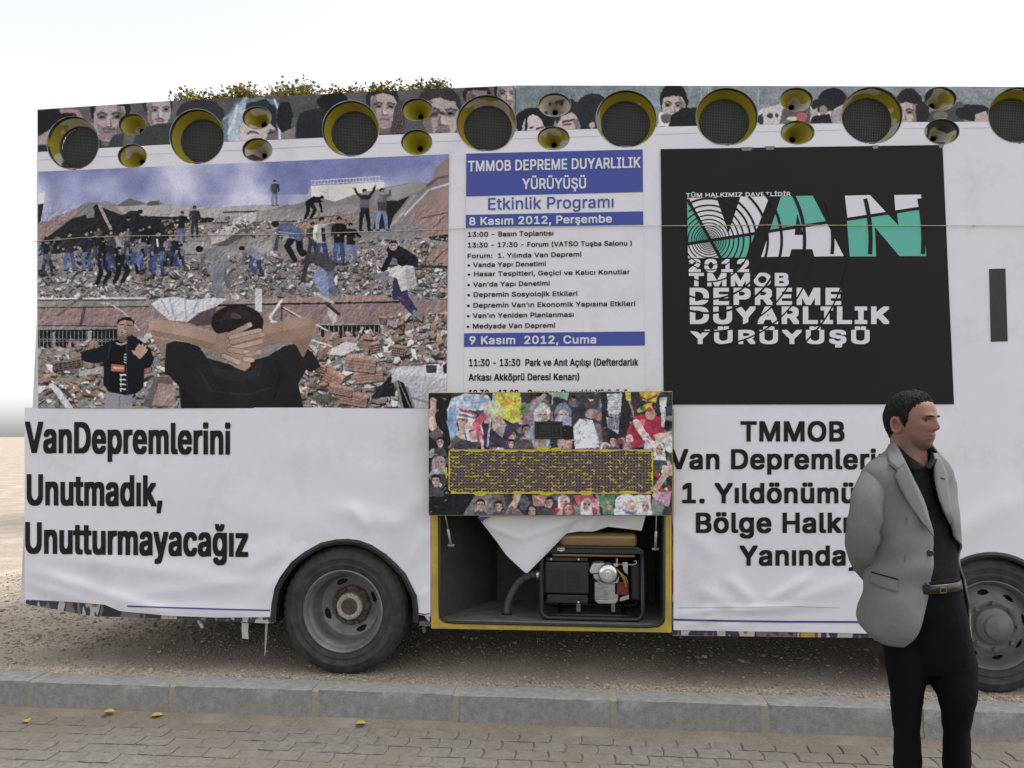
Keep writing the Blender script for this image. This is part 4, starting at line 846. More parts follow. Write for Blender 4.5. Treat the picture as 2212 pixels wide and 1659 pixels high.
    for i in range(160):
        a = random.uniform(0, 6.28); q = random.uniform(.3, 1); x, y = 1810 + math.cos(a)*q*200, 760 + math.sin(a)*q*115; c.line([(x, y), (x + math.cos(a)*18, y + math.sin(a)*14)], 4, random.choice([(74, 60, 56), (30, 25, 26)]), .6)
    sk, sk2 = (170, 134, 112), (140, 106, 90)
    c.poly([(1070, 860), (1068, 800), (1095, 758), (1180, 755), (1380, 790), (1600, 850), (1700, 900), (1720, 1020), (1620, 1030), (1400, 950), (1200, 925), (1100, 900)], sk); c.poly([(1070, 840), (1100, 890), (1400, 945), (1660, 1040), (1720, 1020), (1700, 980), (1400, 900), (1180, 860)], sk2, .8)
    c.line([(1160, 900), (1130, 890), (1110, 850)], 8, (120, 90, 76), .7)
    c.at(*F); c.poly([(50, 860), (60, 830), (160, 780), (330, 735), (450, 735), (500, 770), (515, 840), (480, 900), (400, 1080), (380, 1040), (350, 980), (290, 940), (200, 930), (40, 990), (-60, 1060), (-20, 900)], (160, 124, 104)); c.poly([(290, 940), (480, 890), (400, 1080), (370, 1030), (340, 970)], (138, 102, 84)); c.poly([(60, 880), (330, 830), (500, 790), (480, 890), (280, 940), (60, 985)], (138, 104, 86), .6)
    c.at(*E); c.poly([(1640, 880), (1780, 850), (1880, 870), (2020, 830), (2060, 870), (2040, 960), (2000, 1050), (1930, 1110), (1820, 1120), (1700, 1070), (1620, 980)], (158, 122, 104)); c.poly([(1740, 880), (1900, 800), (1920, 820), (1800, 900)], (176, 142, 122))
    for k, (a, b) in enumerate((((1740, 890), (1920, 800)), ((1760, 905), (2000, 850)), ((1770, 945), (2020, 880)), ((1760, 1000), (2010, 940)), ((1750, 1010), (1900, 1030)), ((1700, 1060), (1820, 1115)), ((1900, 1060), (2000, 1030)), ((1880, 1090), (1940, 1095)))):
        c.line([a, b], 50, (102, 74, 64), .8); c.line([a, b], 40, (178, 144, 124) if k % 2 else (166, 130, 112)); c.ell(b[0], b[1], 22, 20, (184, 150, 132))
    c.at(0, 0, 1); c.poly([(80, 420), (97, 414), (95, 440), (80, 442)], (200, 198, 202)); c.poly([(80, 442), (95, 440), (88, 480), (80, 484)], (60, 30, 50))
    c.warp(.9, 4, 21); c.emboss(2.2, 4, 66, 440); c.texture(.08, 2, 2); c.texture(.10, 40, 4); m = c.a.mean(2, keepdims=True); wm = (c.a[..., :1] > c.a[..., 2:]); c.a = np.where(wm, m*.42 + c.a*.58, m*.2 + c.a*.8); c.a = ((c.a - 124)*1.14 + 122)*.95; c.blur(1)
    return c
# ---------------------------------------------------------------- faces for the crowd strips
def portrait(c, x, y, w, h, skin=(150, 132, 134), hair=(52, 50, 54), yaw=0.0, beard=0, shirt=(60, 62, 66), stub=0.0, scarf=None, cap=1.0):
    """x, y = centre of the face; yaw -1..1 turns it"""
    dk = tuple(v*.68 for v in skin); lt = tuple(min(225, v*1.13) for v in skin); dx = yaw * w * .22
    c.poly([(x - w*.9, y + h*1.5), (x - w*.75, y + h*.75), (x - w*.3, y + h*.5), (x + w*.3, y + h*.5), (x + w*.75, y + h*.75), (x + w*.95, y + h*1.5)], shirt)
    c.poly([(x - w*.26, y + h*.3), (x + w*.26, y + h*.3), (x + w*.24, y + h*.65), (x - w*.24, y + h*.65)], dk)
    if scarf: c.ell(x, y - h*.02, w*.72, h*.72, scarf); c.poly([(x - w*.7, y), (x + w*.7, y), (x + w*.8, y + h), (x - w*.8, y + h)], scarf)
    else: c.ell(x - dx*.5, y - h*.18, w*.57, h*.45*cap, hair)
    c.ell(x, y, w*.46, h*.53, skin); c.poly([(x - w*.44, y + h*.05), (x + w*.44, y + h*.05), (x + w*.26, y + h*.5), (x + dx*.3, y + h*.56), (x - w*.26, y + h*.5)], skin)
    sd = 1 if yaw <= 0 else -1
    c.poly([(x + sd*w*.2, y - h*.4), (x + sd*w*.46, y - h*.1), (x + sd*w*.4, y + h*.3), (x + sd*w*.15, y + h*.5), (x + sd*w*.24, y + h*.1)], dk, .75)
    if not scarf: c.poly([(x - w*.5, y - h*.05), (x - w*.48, y - h*.4), (x, y - h*.62), (x + w*.48, y - h*.4), (x + w*.5, y - h*.05), (x + w*.4, y - h*.28), (x, y - h*.36), (x - w*.4, y - h*.28)], hair)
    fx = x + dx
    for s_ in (-1, 1):
        ex = fx + s_*w*.21; c.poly([(ex - w*.13, y - h*.09), (ex + w*.13, y - h*.1), (ex + w*.12, y + h*.03), (ex - w*.12, y + h*.03)], dk, .8)
        c.line([(ex - w*.13, y - h*.10), (ex, y - h*.135), (ex + w*.13, y - h*.10)], h*.045, hair, .65); c.ell(ex, y - h*.03, w*.075, h*.028, (40, 36, 40))
    c.poly([(fx - w*.05, y - h*.05), (fx + w*.03, y - h*.05), (fx + w*.1, y + h*.17), (fx - w*.06, y + h*.18)], lt, .9); c.poly([(fx + sd*w*.02, y - h*.05), (fx + sd*w*.11, y + h*.16), (fx + sd*w*.03, y + h*.19)], dk, .8)
    c.line([(fx - w*.08, y + h*.19), (fx + w*.1, y + h*.19)], h*.03, tuple(v*.5 for v in skin), .8)
    if stub: c.poly([(x - w*.4, y + h*.1), (fx - w*.15, y + h*.22), (fx + w*.15, y + h*.22), (x + w*.4, y + h*.1), (x + w*.24, y + h*.5), (x - w*.24, y + h*.5)], tuple(v*.55 for v in skin), stub)
    if beard: c.line([(fx - w*.18, y + h*.245), (fx + w*.18, y + h*.245)], h*.05, (60, 54, 56), .55)
    c.line([(fx - w*.14, y + h*.315), (fx + w*.14, y + h*.315)], h*.045, (112, 76, 78), .9)
def strip_left():
    c = Print(78, 182, 1114, 331, .78); n = c.noise(60, 2, 4)[..., None]; c.a[:] = np.array([70, 70, 74])*(1-n) + np.array([104, 104, 110])*n
    A, B = (49.8, 165.9, .255), (553, 165.9, .255)
    c.at(*A); c.poly([(100, 280), (420, 280), (520, 360), (640, 500), (640, 640), (100, 640)], (62, 60, 64)); c.ell(240, 380, 210, 110, (40, 40, 44)); c.line([(330, 290), (450, 290), (520, 380), (600, 420)], 34, (156, 112, 112)); c.poly([(100, 520), (230, 440), (300, 470), (240, 600), (100, 640)], (150, 134, 130)); c.poly([(100, 570), (330, 570), (330, 650), (100, 650)], (54, 54, 58))
    portrait(c, 735, 350, 300, 360, (152, 134, 136), (50, 46, 50), -.05, 1, (58, 60, 62), .35); portrait(c, 1150, 290, 220, 290, (158, 142, 146), (60, 56, 60), .25, 1, (64, 68, 70), 0)
    c.poly([(1000, 430), (1300, 380), (1420, 560), (1400, 620), (700, 640), (760, 500)], (64, 68, 70)); c.poly([(860, 470), (950, 460), (930, 600), (840, 620)], (96, 104, 104), .7); c.ell(1500, 320, 200, 130, (58, 58, 64))
    # veiled young woman
    c.poly([(1690, 560), (1700, 340), (1800, 220), (1980, 170), (2140, 190), (2230, 300), (2230, 560)], (96, 112, 128)); c.poly([(1740, 540), (1740, 330), (1830, 230), (1900, 210), (1880, 300), (1840, 430), (1820, 545)], (142, 160, 178)); c.poly([(1880, 300), (1900, 230), (2060, 190), (2140, 260), (2150, 545), (1850, 545)], (52, 56, 62)); c.poly([(1820, 545), (1850, 400), (1940, 340), (2060, 350), (2130, 440), (2150, 545)], (172, 158, 156)); c.poly([(2080, 440), (2150, 460), (2160, 550), (2050, 550)], (110, 98, 98)); c.line([(1900, 480), (1950, 462), (1990, 470)], 16, (84, 76, 80)); c.line([(2070, 478), (2120, 470)], 16, (70, 62, 66)); c.line([(2130, 190), (2165, 300), (2170, 520)], 18, (170, 186, 196)); c.line([(1700, 350), (1800, 280), (1900, 180)], 22, (120, 144, 164)); c.line([(1740, 480), (1790, 380), (1820, 250)], 26, (176, 190, 200), .7)
    c.at(*B); c.ell(240, 340, 70, 130, (44, 46, 52)); c.poly([(220, 470), (330, 420), (360, 530), (200, 540)], (120, 112, 112)); c.ell(650, 210, 130, 90, (44, 46, 50)); c.ell(520, 400, 190, 130, (50, 54, 60)); c.poly([(340, 390), (700, 350), (700, 530), (330, 530)], (48, 52, 56)); c.poly([(300, 350), (360, 340), (350, 420), (290, 420)], (84, 104, 100), .8)
    portrait(c, 1075, 260, 250, 330, (158, 140, 140), (54, 52, 54), .2, 0, (84, 78, 80), .15); c.poly([(1180, 240), (1260, 200), (1240, 480), (1130, 480)], (84, 70, 72)); 
    for i in range(14): x = 1150 + i*9; c.line([(x + 40, 210), (x + 10, 350), (x, 480)], 4, (104, 86, 88) if i % 2 else (62, 52, 54))
    portrait(c, 1560, 330, 330, 420, (156, 140, 138), (66, 62, 62), .25, 0, (90, 84, 84), .0); c.poly([(1500, 470), (1560, 420), (1640, 400), (1640, 480)], (112, 98, 98), .7); c.line([(1470, 330), (1540, 300), (1600, 320)], 20, (84, 74, 74)); c.line([(1520, 430), (1580, 400)], 8, (110, 92, 92))
    portrait(c, 1870, 190, 200, 220, (128, 114, 116), (52, 50, 54), .3, 0, (70, 70, 74)); portrait(c, 2120, 150, 190, 260, (150, 134, 134), (44, 42, 46), .2, 1, (80, 78, 80)); c.poly([(2170, 80), (2212, 80), (2212, 480), (2180, 480)], (112, 118, 122))
    c.warp(3, 14, 31); c.warp(1.2, 4, 32); c.blur(3); c.texture(.16, 2.5, 3); c.texture(.10, 30, 9); m = c.a.mean(2, keepdims=True); c.a = ((m*.35 + c.a*.65) - 110)*1.2 + 104
    return c
def strip_right():
    c = Print(1110, 180, 2290, 288, .78); n = c.noise(30, 4, 4)[..., None]; n2 = c.noise(6, 14, 2)[..., None]; xx = np.linspace(0, 1, c.W)[None, :, None]
    c.a[:] = (np.array([92, 100, 106])*(1-n) + np.array([128, 134, 140])*n) * (1 + .25*(n2-.5)); c.a[:] = c.a*(1 - .35*xx) + np.array([150, 158, 162])*.35*xx*1.0
    C, Dd = (1106, 165.9, .255), (1648, 165.9, .255)
    c.at(*C); c.ell(190, 380, 170, 120, (46, 44, 48)); c.poly([(80, 460), (110, 360), (180, 310), (250, 360), (300, 460)], (176, 160, 162)); c.line([(150, 430), (180, 422)], 14, (70, 62, 66)); c.line([(210, 436), (270, 428)], 14, (70, 62, 66)); c.line([(130, 330), (115, 460)], 22, (42, 40, 44))
    c.ell(460, 300, 120, 120, (58, 54, 58)); c.poly([(360, 450), (420, 330), (500, 300), (570, 340), (560, 450)], (168, 150, 150)); c.line([(430, 385), (530, 360)], 16, (74, 64, 66)); c.line([(440, 405), (500, 400)], 18, (104, 90, 92)); c.poly([(520, 380), (570, 340), (570, 450), (540, 450)], (120, 104, 106)); c.ell(690, 290, 150, 150, (52, 54, 60)); c.poly([(560, 330), (740, 330), (740, 450), (590, 450)], (52, 54, 60)); c.ell(680, 410, 24, 32, (156, 140, 140))
    c.poly([(1160, 200), (1280, 210), (1270, 250), (1170, 250)], (112, 140, 168)); portrait(c, 1370, 250, 210, 260, (164, 146, 142), (44, 42, 46), -.1, 0, (70, 70, 76), .0, None, 1.25); c.poly([(1230, 420), (1250, 300), (1330, 330), (1350, 420)], (190, 186, 188)); c.ell(1310, 350, 50, 40, (96, 90, 92)); c.poly([(1330, 420), (1350, 330), (1440, 265), (1580, 260), (1640, 420)], (44, 46, 50))
    for x in (1605, 1670, 1690, 2090): c.line([(x, 90), (x - 6, 240)], 9, (150, 160, 168), .8)
    c.poly([(2070, 300), (2130, 270), (2260, 240), (2700, 260), (2700, 420), (2070, 410)], (172, 174, 178)); c.ell(2120, 360, 50, 45, (60, 64, 68)); c.ell(2190, 335, 30, 26, (70, 74, 78))
    c.at(*Dd); c.poly([(0, 270), (160, 225), (200, 300), (180, 400), (0, 405)], (168, 164, 162)); c.ell(60, 330, 26, 22, (66, 70, 76)); c.ell(120, 322, 18, 18, (70, 74, 80)); c.poly([(170, 270), (300, 250), (400, 270), (400, 395), (140, 395)], (100, 84, 88)); c.ell(245, 360, 46, 26, (172, 180, 130)); c.ell(330, 340, 46, 40, (168, 84, 92)); c.ell(200, 385, 40, 20, (70, 120, 84)); c.line([(390, 240), (380, 390)], 10, (90, 84, 84))
    c.ell(590, 190, 120, 95, (44, 46, 50)); c.ell(500, 240, 100, 60, (52, 52, 56)); c.poly([(400, 290), (460, 260), (470, 330), (410, 350)], (156, 140, 140)); c.ell(510, 280, 34, 40, (140, 118, 118)); c.poly([(580, 390), (600, 270), (690, 230), (690, 390)], (166, 150, 150)); 
    for i in range(8): c.line([(585, 300 + i*12), (660, 270 + i*14)], 5, (104, 108, 120))
    c.poly([(400, 390), (420, 330), (560, 310), (590, 390)], (48, 48, 52))
    portrait(c, 1220, 310, 220, 270, (164, 144, 140), (50, 50, 54), -.5, 0, (66, 68, 72), 0, None, 1.35); c.poly([(1290, 240), (1400, 200), (1420, 390), (1300, 390)], (52, 52, 56)); c.poly([(1380, 390), (1420, 300), (1600, 240), (1700, 260), (1700, 390)], (72, 76, 80)); c.ell(1780, 300, 150, 70, (48, 50, 54)); c.poly([(1790, 380), (1800, 310), (1890, 290), (1930, 380)], (160, 142, 138)); c.ell(1500, 330, 60, 40, (110, 100, 100)); c.ell(1660, 240, 40, 26, (80, 86, 90)); c.poly([(1900, 290), (2600, 260), (2600, 390), (1920, 390)], (84, 86, 90)); c.ell(2150, 330, 90, 60, (50, 50, 54)); c.ell(2350, 330, 80, 60, (120, 106, 104))
    c.warp(2, 10, 41); c.warp(1, 3.5, 42); c.blur(2); c.texture(.16, 2.5, 13); m = c.a.mean(2, keepdims=True); c.a = ((m*.3 + c.a*.7) - 120)*1.2 + 118
    return c
def crowd():
    c = Print(924, 845, 1455, 1115, .95); n = c.noise(40, 2, 4)[..., None]; c.a[:] = np.array([36, 34, 40])*(1-n) + np.array([78, 76, 84])*n
    c.at(884.8, 829.5, .275); rg = random.Random(4); W = (200, 198, 206)
    for i in range(90):                                     # the press of people: shoulders, scarves, heads
        x, y = rg.uniform(150, 2060), rg.uniform(60, 1030); s = rg.uniform(35, 80); col = rg.choice([(40, 38, 46), (60, 58, 66), (92, 88, 100), (30, 30, 34), (110, 104, 104), (70, 84, 84), (150, 140, 140), (84, 64, 80)])
        c.ell(x, y + s, s*1.2, s*.9, col, rg.uniform(-.4, .4), .9); c.ell(x, y, s*.48, s*.55, rg.choice([(150, 118, 110), (36, 32, 34), (130, 100, 94), (160, 150, 150)])); c.ell(x, y - s*.25, s*.5, s*.36, rg.choice([(28, 26, 28), (44, 38, 38), (60, 50, 48)]))
    for i in range(64):
        x, y, hh = rg.uniform(160, 2050), rg.uniform(80, 1000), rg.uniform(56, 92); sk = rg.choice([(186, 148, 134), (168, 130, 118), (150, 116, 106), (196, 160, 146)])
        portrait(c, x, y, hh*.78, hh, sk, rg.choice([(26, 23, 25), (40, 33, 33), (58, 48, 44)]), rg.uniform(-.6, .6), rg.random() < .4, rg.choice([(34, 34, 40), (60, 60, 70), (96, 40, 52), (120, 116, 124), (50, 70, 84), (86, 96, 70), (150, 146, 150)]), 0, rg.choice([None, None, None, (190, 188, 198), (150, 60, 84), (84, 100, 140)]))
    c.poly([(140, 60), (330, 60), (320, 520), (150, 800)], (34, 30, 36)); c.line([(150, 260), (190, 200), (185, 130)], 46, (196, 152, 142)); c.line([(190, 200), (205, 130)], 16, (200, 160, 150)); c.line([(170, 220), (180, 330), (230, 390)], 60, (190, 160, 146)); c.poly([(150, 400), (230, 330), (270, 440), (220, 460)], (96, 88, 86))
    c.poly([(300, 200), (330, 110), (430, 80), (620, 90), (660, 160), (560, 210), (400, 210), (340, 300), (300, 290)], (176, 190, 214)); c.poly([(420, 110), (580, 90), (640, 150), (440, 160)], (140, 162, 196), .8); c.line([(350, 200), (330, 300), (350, 400)], 70, (120, 154, 196)); c.poly([(360, 160), (390, 190), (370, 210)], (206, 170, 160))
    for i, col in enumerate(((186, 60, 72), W, (110, 112, 110), W, (180, 52, 66))): c.poly([(385, 190 + i*20), (530, 235 + i*14), (520, 250 + i*14), (385, 208 + i*20)], col)
    c.poly([(680, 70), (868, 70), (888, 260), (830, 320), (690, 250), (650, 160)], (196, 194, 60)); c.line([(720, 80), (770, 150), (860, 130)], 14, (206, 130, 40)); c.line([(740, 120), (790, 160)], 10, (206, 130, 40))
    c.ell(640, 200, 60, 70, (190, 184, 190)); c.poly([(600, 180), (720, 170), (750, 240), (640, 270), (600, 260)], (178, 188, 120)); c.poly([(650, 260), (700, 240), (770, 330), (740, 360), (650, 360)], (178, 170, 172)); c.ell(690, 285, 40, 36, (176, 140, 124)); c.poly([(540, 360), (600, 290), (680, 360), (860, 300), (870, 330), (780, 420), (760, 500), (620, 500), (540, 420)], (62, 46, 76)); c.line([(610, 290), (630, 240)], 44, (186, 150, 136)); c.line([(790, 350), (900, 300)], 50, (66, 50, 80)); c.ell(890, 300, 40, 18, (190, 150, 140)); c.poly([(640, 340), (760, 330), (730, 430)], (150, 144, 148))
    c.line([(665, 75), (640, 260), (612, 490)], 15, (170, 178, 186))
    c.poly([(430, 340), (470, 280), (560, 270), (580, 400), (560, 440), (450, 420)], (206, 196, 196)); c.line([(580, 260), (520, 320), (560, 440)], 56, (206, 72, 96)); c.poly([(460, 330), (520, 340), (530, 440), (470, 440)], (196, 156, 146)); c.line([(470, 370), (500, 365)], 8, (70, 50, 50)); c.line([(370, 440), (410, 360), (400, 300)], 40, (190, 152, 140)); c.line([(410, 360), (435, 290)], 18, (196, 158, 146)); c.poly([(300, 500), (360, 400), (440, 440), (560, 520)], (98, 94, 96)); c.ell(440, 500, 90, 60, (62, 62, 72)); c.line([(560, 420), (580, 520)], 26, (200, 170, 180))
    for x, y, sc in ((1040, 230, (186, 204, 200)), (1205, 230, (112, 116, 150))):
        c.ell(x, y, 68, 80, sc); c.ell(x + 4, y + 22, 42, 54, (190, 158, 146)); c.poly([(x - 68, y), (x - 40, y + 20), (x - 36, y + 90), (x - 66, y + 80)], tuple(v*.85 for v in sc)); c.line([(x - 22, y + 12), (x - 6, y + 10)], 7, (60, 44, 44)); c.line([(x + 14, y + 10), (x + 32, y + 12)], 7, (60, 44, 44)); c.line([(x + 2, y + 20), (x + 4, y + 38)], 8, (160, 124, 114)); c.line([(x - 8, y + 56), (x + 16, y + 56)], 7, (150, 90, 90))
    c.poly([(1150, 255), (1275, 265), (1270, 330), (1140, 310)], (150, 154, 190)); c.poly([(1100, 220), (1125, 210), (1125, 290), (1100, 290)], (186, 84, 100)); c.poly([(880, 190), (980, 130), (1060, 70), (1080, 90), (960, 230), (900, 260)], (150, 132, 134)); c.poly([(880, 150), (960, 150), (920, 240), (870, 250)], (92, 130, 84)); c.poly([(900, 240), (980, 180), (970, 330), (890, 300)], (142, 106, 130)); c.line([(1120, 70), (1120, 160)], 10, (170, 176, 180)); c.poly([(1080, 70), (1250, 70), (1240, 130), (1130, 100)], (120, 166, 146))
    c.poly([(920, 480), (920, 380), (980, 310), (1090, 320), (1110, 500), (980, 510)], (150, 160, 180)); c.ell(1030, 460, 46, 36, (186, 150, 138)); c.poly([(820, 510), (830, 460), (880, 430), (960, 440), (980, 510)], (92, 74, 82)); c.ell(1250, 400, 66, 66, (40, 32, 32)); c.poly([(1160, 440), (1220, 420), (1300, 440), (1260, 510), (1170, 510)], (180, 142, 128)); c.ell(1240, 385, 70, 56, (40, 33, 33)); c.poly([(1280, 450), (1320, 430), (1340, 510), (1270, 510)], (40, 46, 62))
    c.poly([(1300, 510), (1285, 340), (1340, 270), (1440, 290), (1480, 400), (1490, 500)], (206, 208, 226)); c.ell(1435, 235, 56, 40, (160, 140, 136)); c.ell(1480, 255, 30, 36, (160, 110, 104)); c.poly([(1450, 300), (1500, 320), (1520, 460), (1490, 500)], (170, 130, 150), .6)
    c.poly([(1500, 60), (1700, 60), (1740, 200), (1700, 420), (1560, 440), (1510, 300)], (40, 42, 48)); c.poly([(1550, 80), (1670, 70), (1660, 200), (1640, 280), (1560, 250)], (186, 188, 198)); c.poly([(1545, 260), (1650, 280), (1640, 390), (1600, 370), (1560, 350)], (172, 176, 188))
    for i in range(9): c.line([(1560 + i*11, 240), (1568 + i*9, 360)], 5, (64, 66, 78)); c.line([(1550, 100 + i*16), (1660, 86 + i*20)], 4, (140, 142, 154))
    c.line([(1700, 80), (1770, 270), (1830, 350)], 14, (186, 130, 130)); c.poly([(1690, 60), (1740, 60), (1730, 150), (1700, 130)], (206, 184, 50)); c.poly([(1800, 60), (1960, 60), (1930, 150), (1830, 130)], (200, 172, 40)); c.line([(1810, 100), (1870, 130), (1940, 90)], 16, (150, 40, 40))
    c.poly([(1770, 250), (1860, 240), (1990, 260), (2000, 380), (1930, 450), (1850, 460), (1760, 510), (1720, 460), (1700, 380)], (176, 34, 62)); c.poly([(1780, 290), (1850, 270), (1830, 350)], (206, 90, 110)); c.ell(1890, 235, 40, 50, (186, 148, 134)); c.poly([(1780, 200), (1850, 160), (1900, 150), (1910, 220), (1860, 200), (1800, 230)], (200, 176, 50)); c.ell(1830, 190, 22, 20, (60, 120, 64)); c.ell(1880, 200, 22, 18, (180, 44, 50)); c.line([(1780, 300), (1830, 380), (1900, 480)], 56, (204, 184, 178)); c.poly([(1850, 420), (1900, 420), (1900, 510), (1840, 510)], (190, 180, 184)); c.ell(1725, 430, 32, 32, (196, 160, 160))
    c.poly([(1960, 110), (2020, 100), (2000, 340), (1980, 340)], (190, 190, 196)); c.poly([(2000, 180), (2060, 170), (2060, 250), (2010, 250)], (50, 58, 76)); c.poly([(1910, 400), (2060, 370), (2060, 440), (1950, 470)], (196, 164, 150)); c.poly([(1990, 440), (2060, 400), (2065, 560), (2010, 520)], (204, 198, 202)); c.poly([(1960, 560), (2060, 540), (2060, 760), (1930, 640)], (70, 66, 58))
    for i in range(26): c.ell(rg.uniform(1930, 2060), rg.uniform(560, 860), 16, 22, rg.choice([(176, 44, 56), (200, 180, 60), (60, 116, 70), (190, 186, 190)]), rg.uniform(-1, 1))
    c.line([(1920, 840), (2000, 720), (2030, 620)], 50, (190, 150, 140), 1, 36); c.ell(2020, 660, 40, 50, (194, 156, 146)); c.poly([(1900, 860), (2060, 840), (2030, 960), (1920, 940)], (196, 140, 168))
    for i in range(16): c.ell(rg.uniform(150, 300), rg.uniform(520, 860), 26, 40, rg.choice([(34, 32, 38), (150, 140, 150), (80, 92, 100), (190, 180, 186), (40, 36, 40)]), rg.uniform(-1, 1))
    c.poly([(150, 840), (500, 850), (480, 1035), (150, 1035)], (34, 30, 38)); c.poly([(420, 1030), (520, 870), (640, 860), (760, 960), (640, 1030)], (118, 112, 114)); c.poly([(500, 1030), (560, 900), (620, 920), (600, 1030)], (142, 136, 136)); c.poly([(640, 860), (740, 870), (760, 970), (660, 980)], (100, 88, 94)); c.line([(800, 980), (830, 930), (850, 870)], 50, (190, 154, 140)); c.line([(830, 930), (865, 870)], 20, (196, 160, 148)); c.poly([(740, 1030), (790, 960), (860, 980), (900, 1030)], (116, 100, 98)); c.ell(900, 930, 40, 60, (84, 84, 100)); c.poly([(960, 870), (1090, 860), (1060, 960), (980, 960)], (170, 112, 112)); c.line([(990, 880), (1040, 920)], 14, (206, 180, 130))
    c.poly([(1110, 1010), (1140, 970), (1200, 980), (1280, 1030), (1120, 1030)], (200, 44, 56)); c.poly([(1150, 1030), (1200, 950), (1300, 950), (1290, 1030)], (190, 150, 136)); c.poly([(1270, 1030), (1300, 960), (1420, 970), (1440, 1030)], (96, 150, 134)); c.poly([(1280, 870), (1440, 860), (1470, 930), (1330, 960)], (186, 80, 92)); c.poly([(1350, 1030), (1380, 930), (1480, 930), (1500, 1030)], (186, 150, 160)); c.ell(1430, 1000, 46, 40, (150, 60, 80)); c.poly([(1480, 870), (1620, 870), (1590, 1000), (1490, 960)], (84, 130, 96))
    c.ell(1700, 940, 90, 80, (206, 202, 210)); c.ell(1735, 950, 40, 46, (196, 156, 140)); c.poly([(1570, 1030), (1620, 960), (1740, 980), (1760, 1030)], (190, 186, 200)); c.line([(1680, 990), (1750, 1020)], 20, (120, 116, 170)); c.poly([(1760, 870), (1890, 870), (1895, 1030), (1790, 1030)], (206, 198, 194)); c.poly([(1900, 900), (2000, 940), (1980, 1030), (1900, 1030)], (110, 124, 118))
    for x, y, hh, sc in ((560, 950, 80, None), (700, 960, 70, None), (960, 1000, 76, (40, 40, 50)), (1100, 930, 70, None), (1250, 990, 84, (170, 60, 70)), (1390, 950, 78, (200, 190, 196)), (1560, 950, 70, (90, 140, 100)), (1850, 960, 84, (200, 196, 206)), (230, 620, 90, (150, 150, 160)), (210, 760, 80, None), (240, 460, 70, None), (1960, 520, 80, (206, 200, 206)), (1600, 450, 70, None), (800, 470, 60, None)):
        portrait(c, x, y, hh*.8, hh, (186, 148, 134), (30, 26, 28), rg.uniform(-.5, .5), 0, (70, 66, 76), 0, sc)
    for i in range(240):                                    # glints and folds
        x, y = rg.uniform(150, 2060), rg.uniform(65, 1030); a = rg.uniform(-1.2, 1.2); L = rg.uniform(8, 36); c.line([(x, y), (x + L*math.cos(a), y + L*math.sin(a))], rg.uniform(3, 8), rg.choice([(24, 22, 26), (170, 166, 172), (110, 96, 98), (60, 54, 60), (200, 196, 200)]), .6)
    c.warp(1.4, 10, 51); c.warp(.8, 4, 52); c.emboss(5, 4, 64); c.emboss(3, 12, 65); c.texture(.26, 9, 55); c.texture(.22, 3, 5); m = c.a.mean(2, keepdims=True); c.a = (m*.28 + c.a*.72)*.93; c.blur(1)
    return c
# ================================================================ sheets and posters hung on the bus side
def pl(pts):
    xs_, ys_ = zip(*pts); assert list(xs_) == sorted(xs_), pts; return lambda x: np.interp(x, xs_, ys_)
def vinyl(name, col, rough=.5, bump=.25, bscale=2.2):
    m = mat(name, col, rough, bump=bump, bscale=bscale, bdist=.02, spec=.3, var=.02, scale=3); return m
M_white = vinyl("white_vinyl", (.70, .695, .745), .48, .10, 2.4)
M_white2 = vinyl("white_cloth_banner", (.70, .695, .745), .55, .22, 3.0)
def grime(m):                                        # road dust in ragged patches
    nt = m.node_tree; b = nt.nodes["Principled BSDF"]; src = b.inputs["Base Color"].links[0].from_socket; tc = nt.nodes.new("ShaderNodeTexCoord")
    n = nt.nodes.new("ShaderNodeTexNoise"); n.inputs["Scale"].default_value = 2.6; n.inputs["Detail"].default_value = 9; n.inputs["Roughness"].default_value = .72
    r = nt.nodes.new("ShaderNodeValToRGB"); r.color_ramp.elements[0].position = .52; r.color_ramp.elements[1].position = .80; r.color_ramp.elements[1].color = (.5, .5, .5, 1); x = nt.nodes.new("ShaderNodeMixRGB"); x.inputs[2].default_value = (.45, .43, .41, 1)
    nt.links.new(tc.outputs["Object"], n.inputs["Vector"]); nt.links.new(n.outputs["Fac"], r.inputs[0]); nt.links.new(r.outputs[0], x.inputs[0]); nt.links.new(src, x.inputs[1]); nt.links.new(x.outputs[0], b.inputs["Base Color"])
grime(M_white2); grime(M_white)
M_ink = mat("black_ink", (.017, .015, .017), .6, spec=.12)
M_blue = mat("blue_ink", (.052, .075, .32), .45, spec=.3); M_pur = mat("purple_stripe", (.07, .04, .22), .5); M_cyan = mat("teal_ink", (.105, .43, .345), .45, spec=.3)
M_wink = mat("white_ink", (.68, .67, .72), .45, spec=.3); M_char = vinyl("charcoal_poster", (.020, .017, .0175), .5, .25, 1.6); M_char.node_tree.nodes["Principled BSDF"].inputs["Specular IOR Level"].default_value = .10
strip_top = pl([(60, 239), (81, 236.8), (407, 215.5), (614, 207), (986, 190), (1117, 184.5), (1470, 185), (2150, 187), (2300, 188)])
strip_bot = pl([(81, 328), (213, 320), (366, 312), (604, 301), (818, 292), (984, 287), (1114, 283), (1290, 278), (1504, 272), (1648, 269), (1949, 264), (2150, 262), (2300, 261)])
HOLES = [(c[0], c[1], c[2]*1.012, c[3]*1.012) for c in BIG + HORN]
def clampy(c, top, bot, x0=None, x1=None):
    def k(U, V):
        X = c.x0 + (c.x1 - c.x0) * U; Y = c.y0 + (c.y1 - c.y0) * V
        if x0 is not None: X = np.clip(X, x0, x1)
        return X, np.clip(Y, top(X), bot(X))
    return k
c = strip_left(); o = c.sheet("crowd_banner", .0035, None, holes=HOLES, keep=clampy(c, strip_top, strip_bot, 81, 1112.5))
tag(o, "dark printed banner of close-up faces along the bus roof edge near the tail", "banner", "crowd banners along the roof edge")
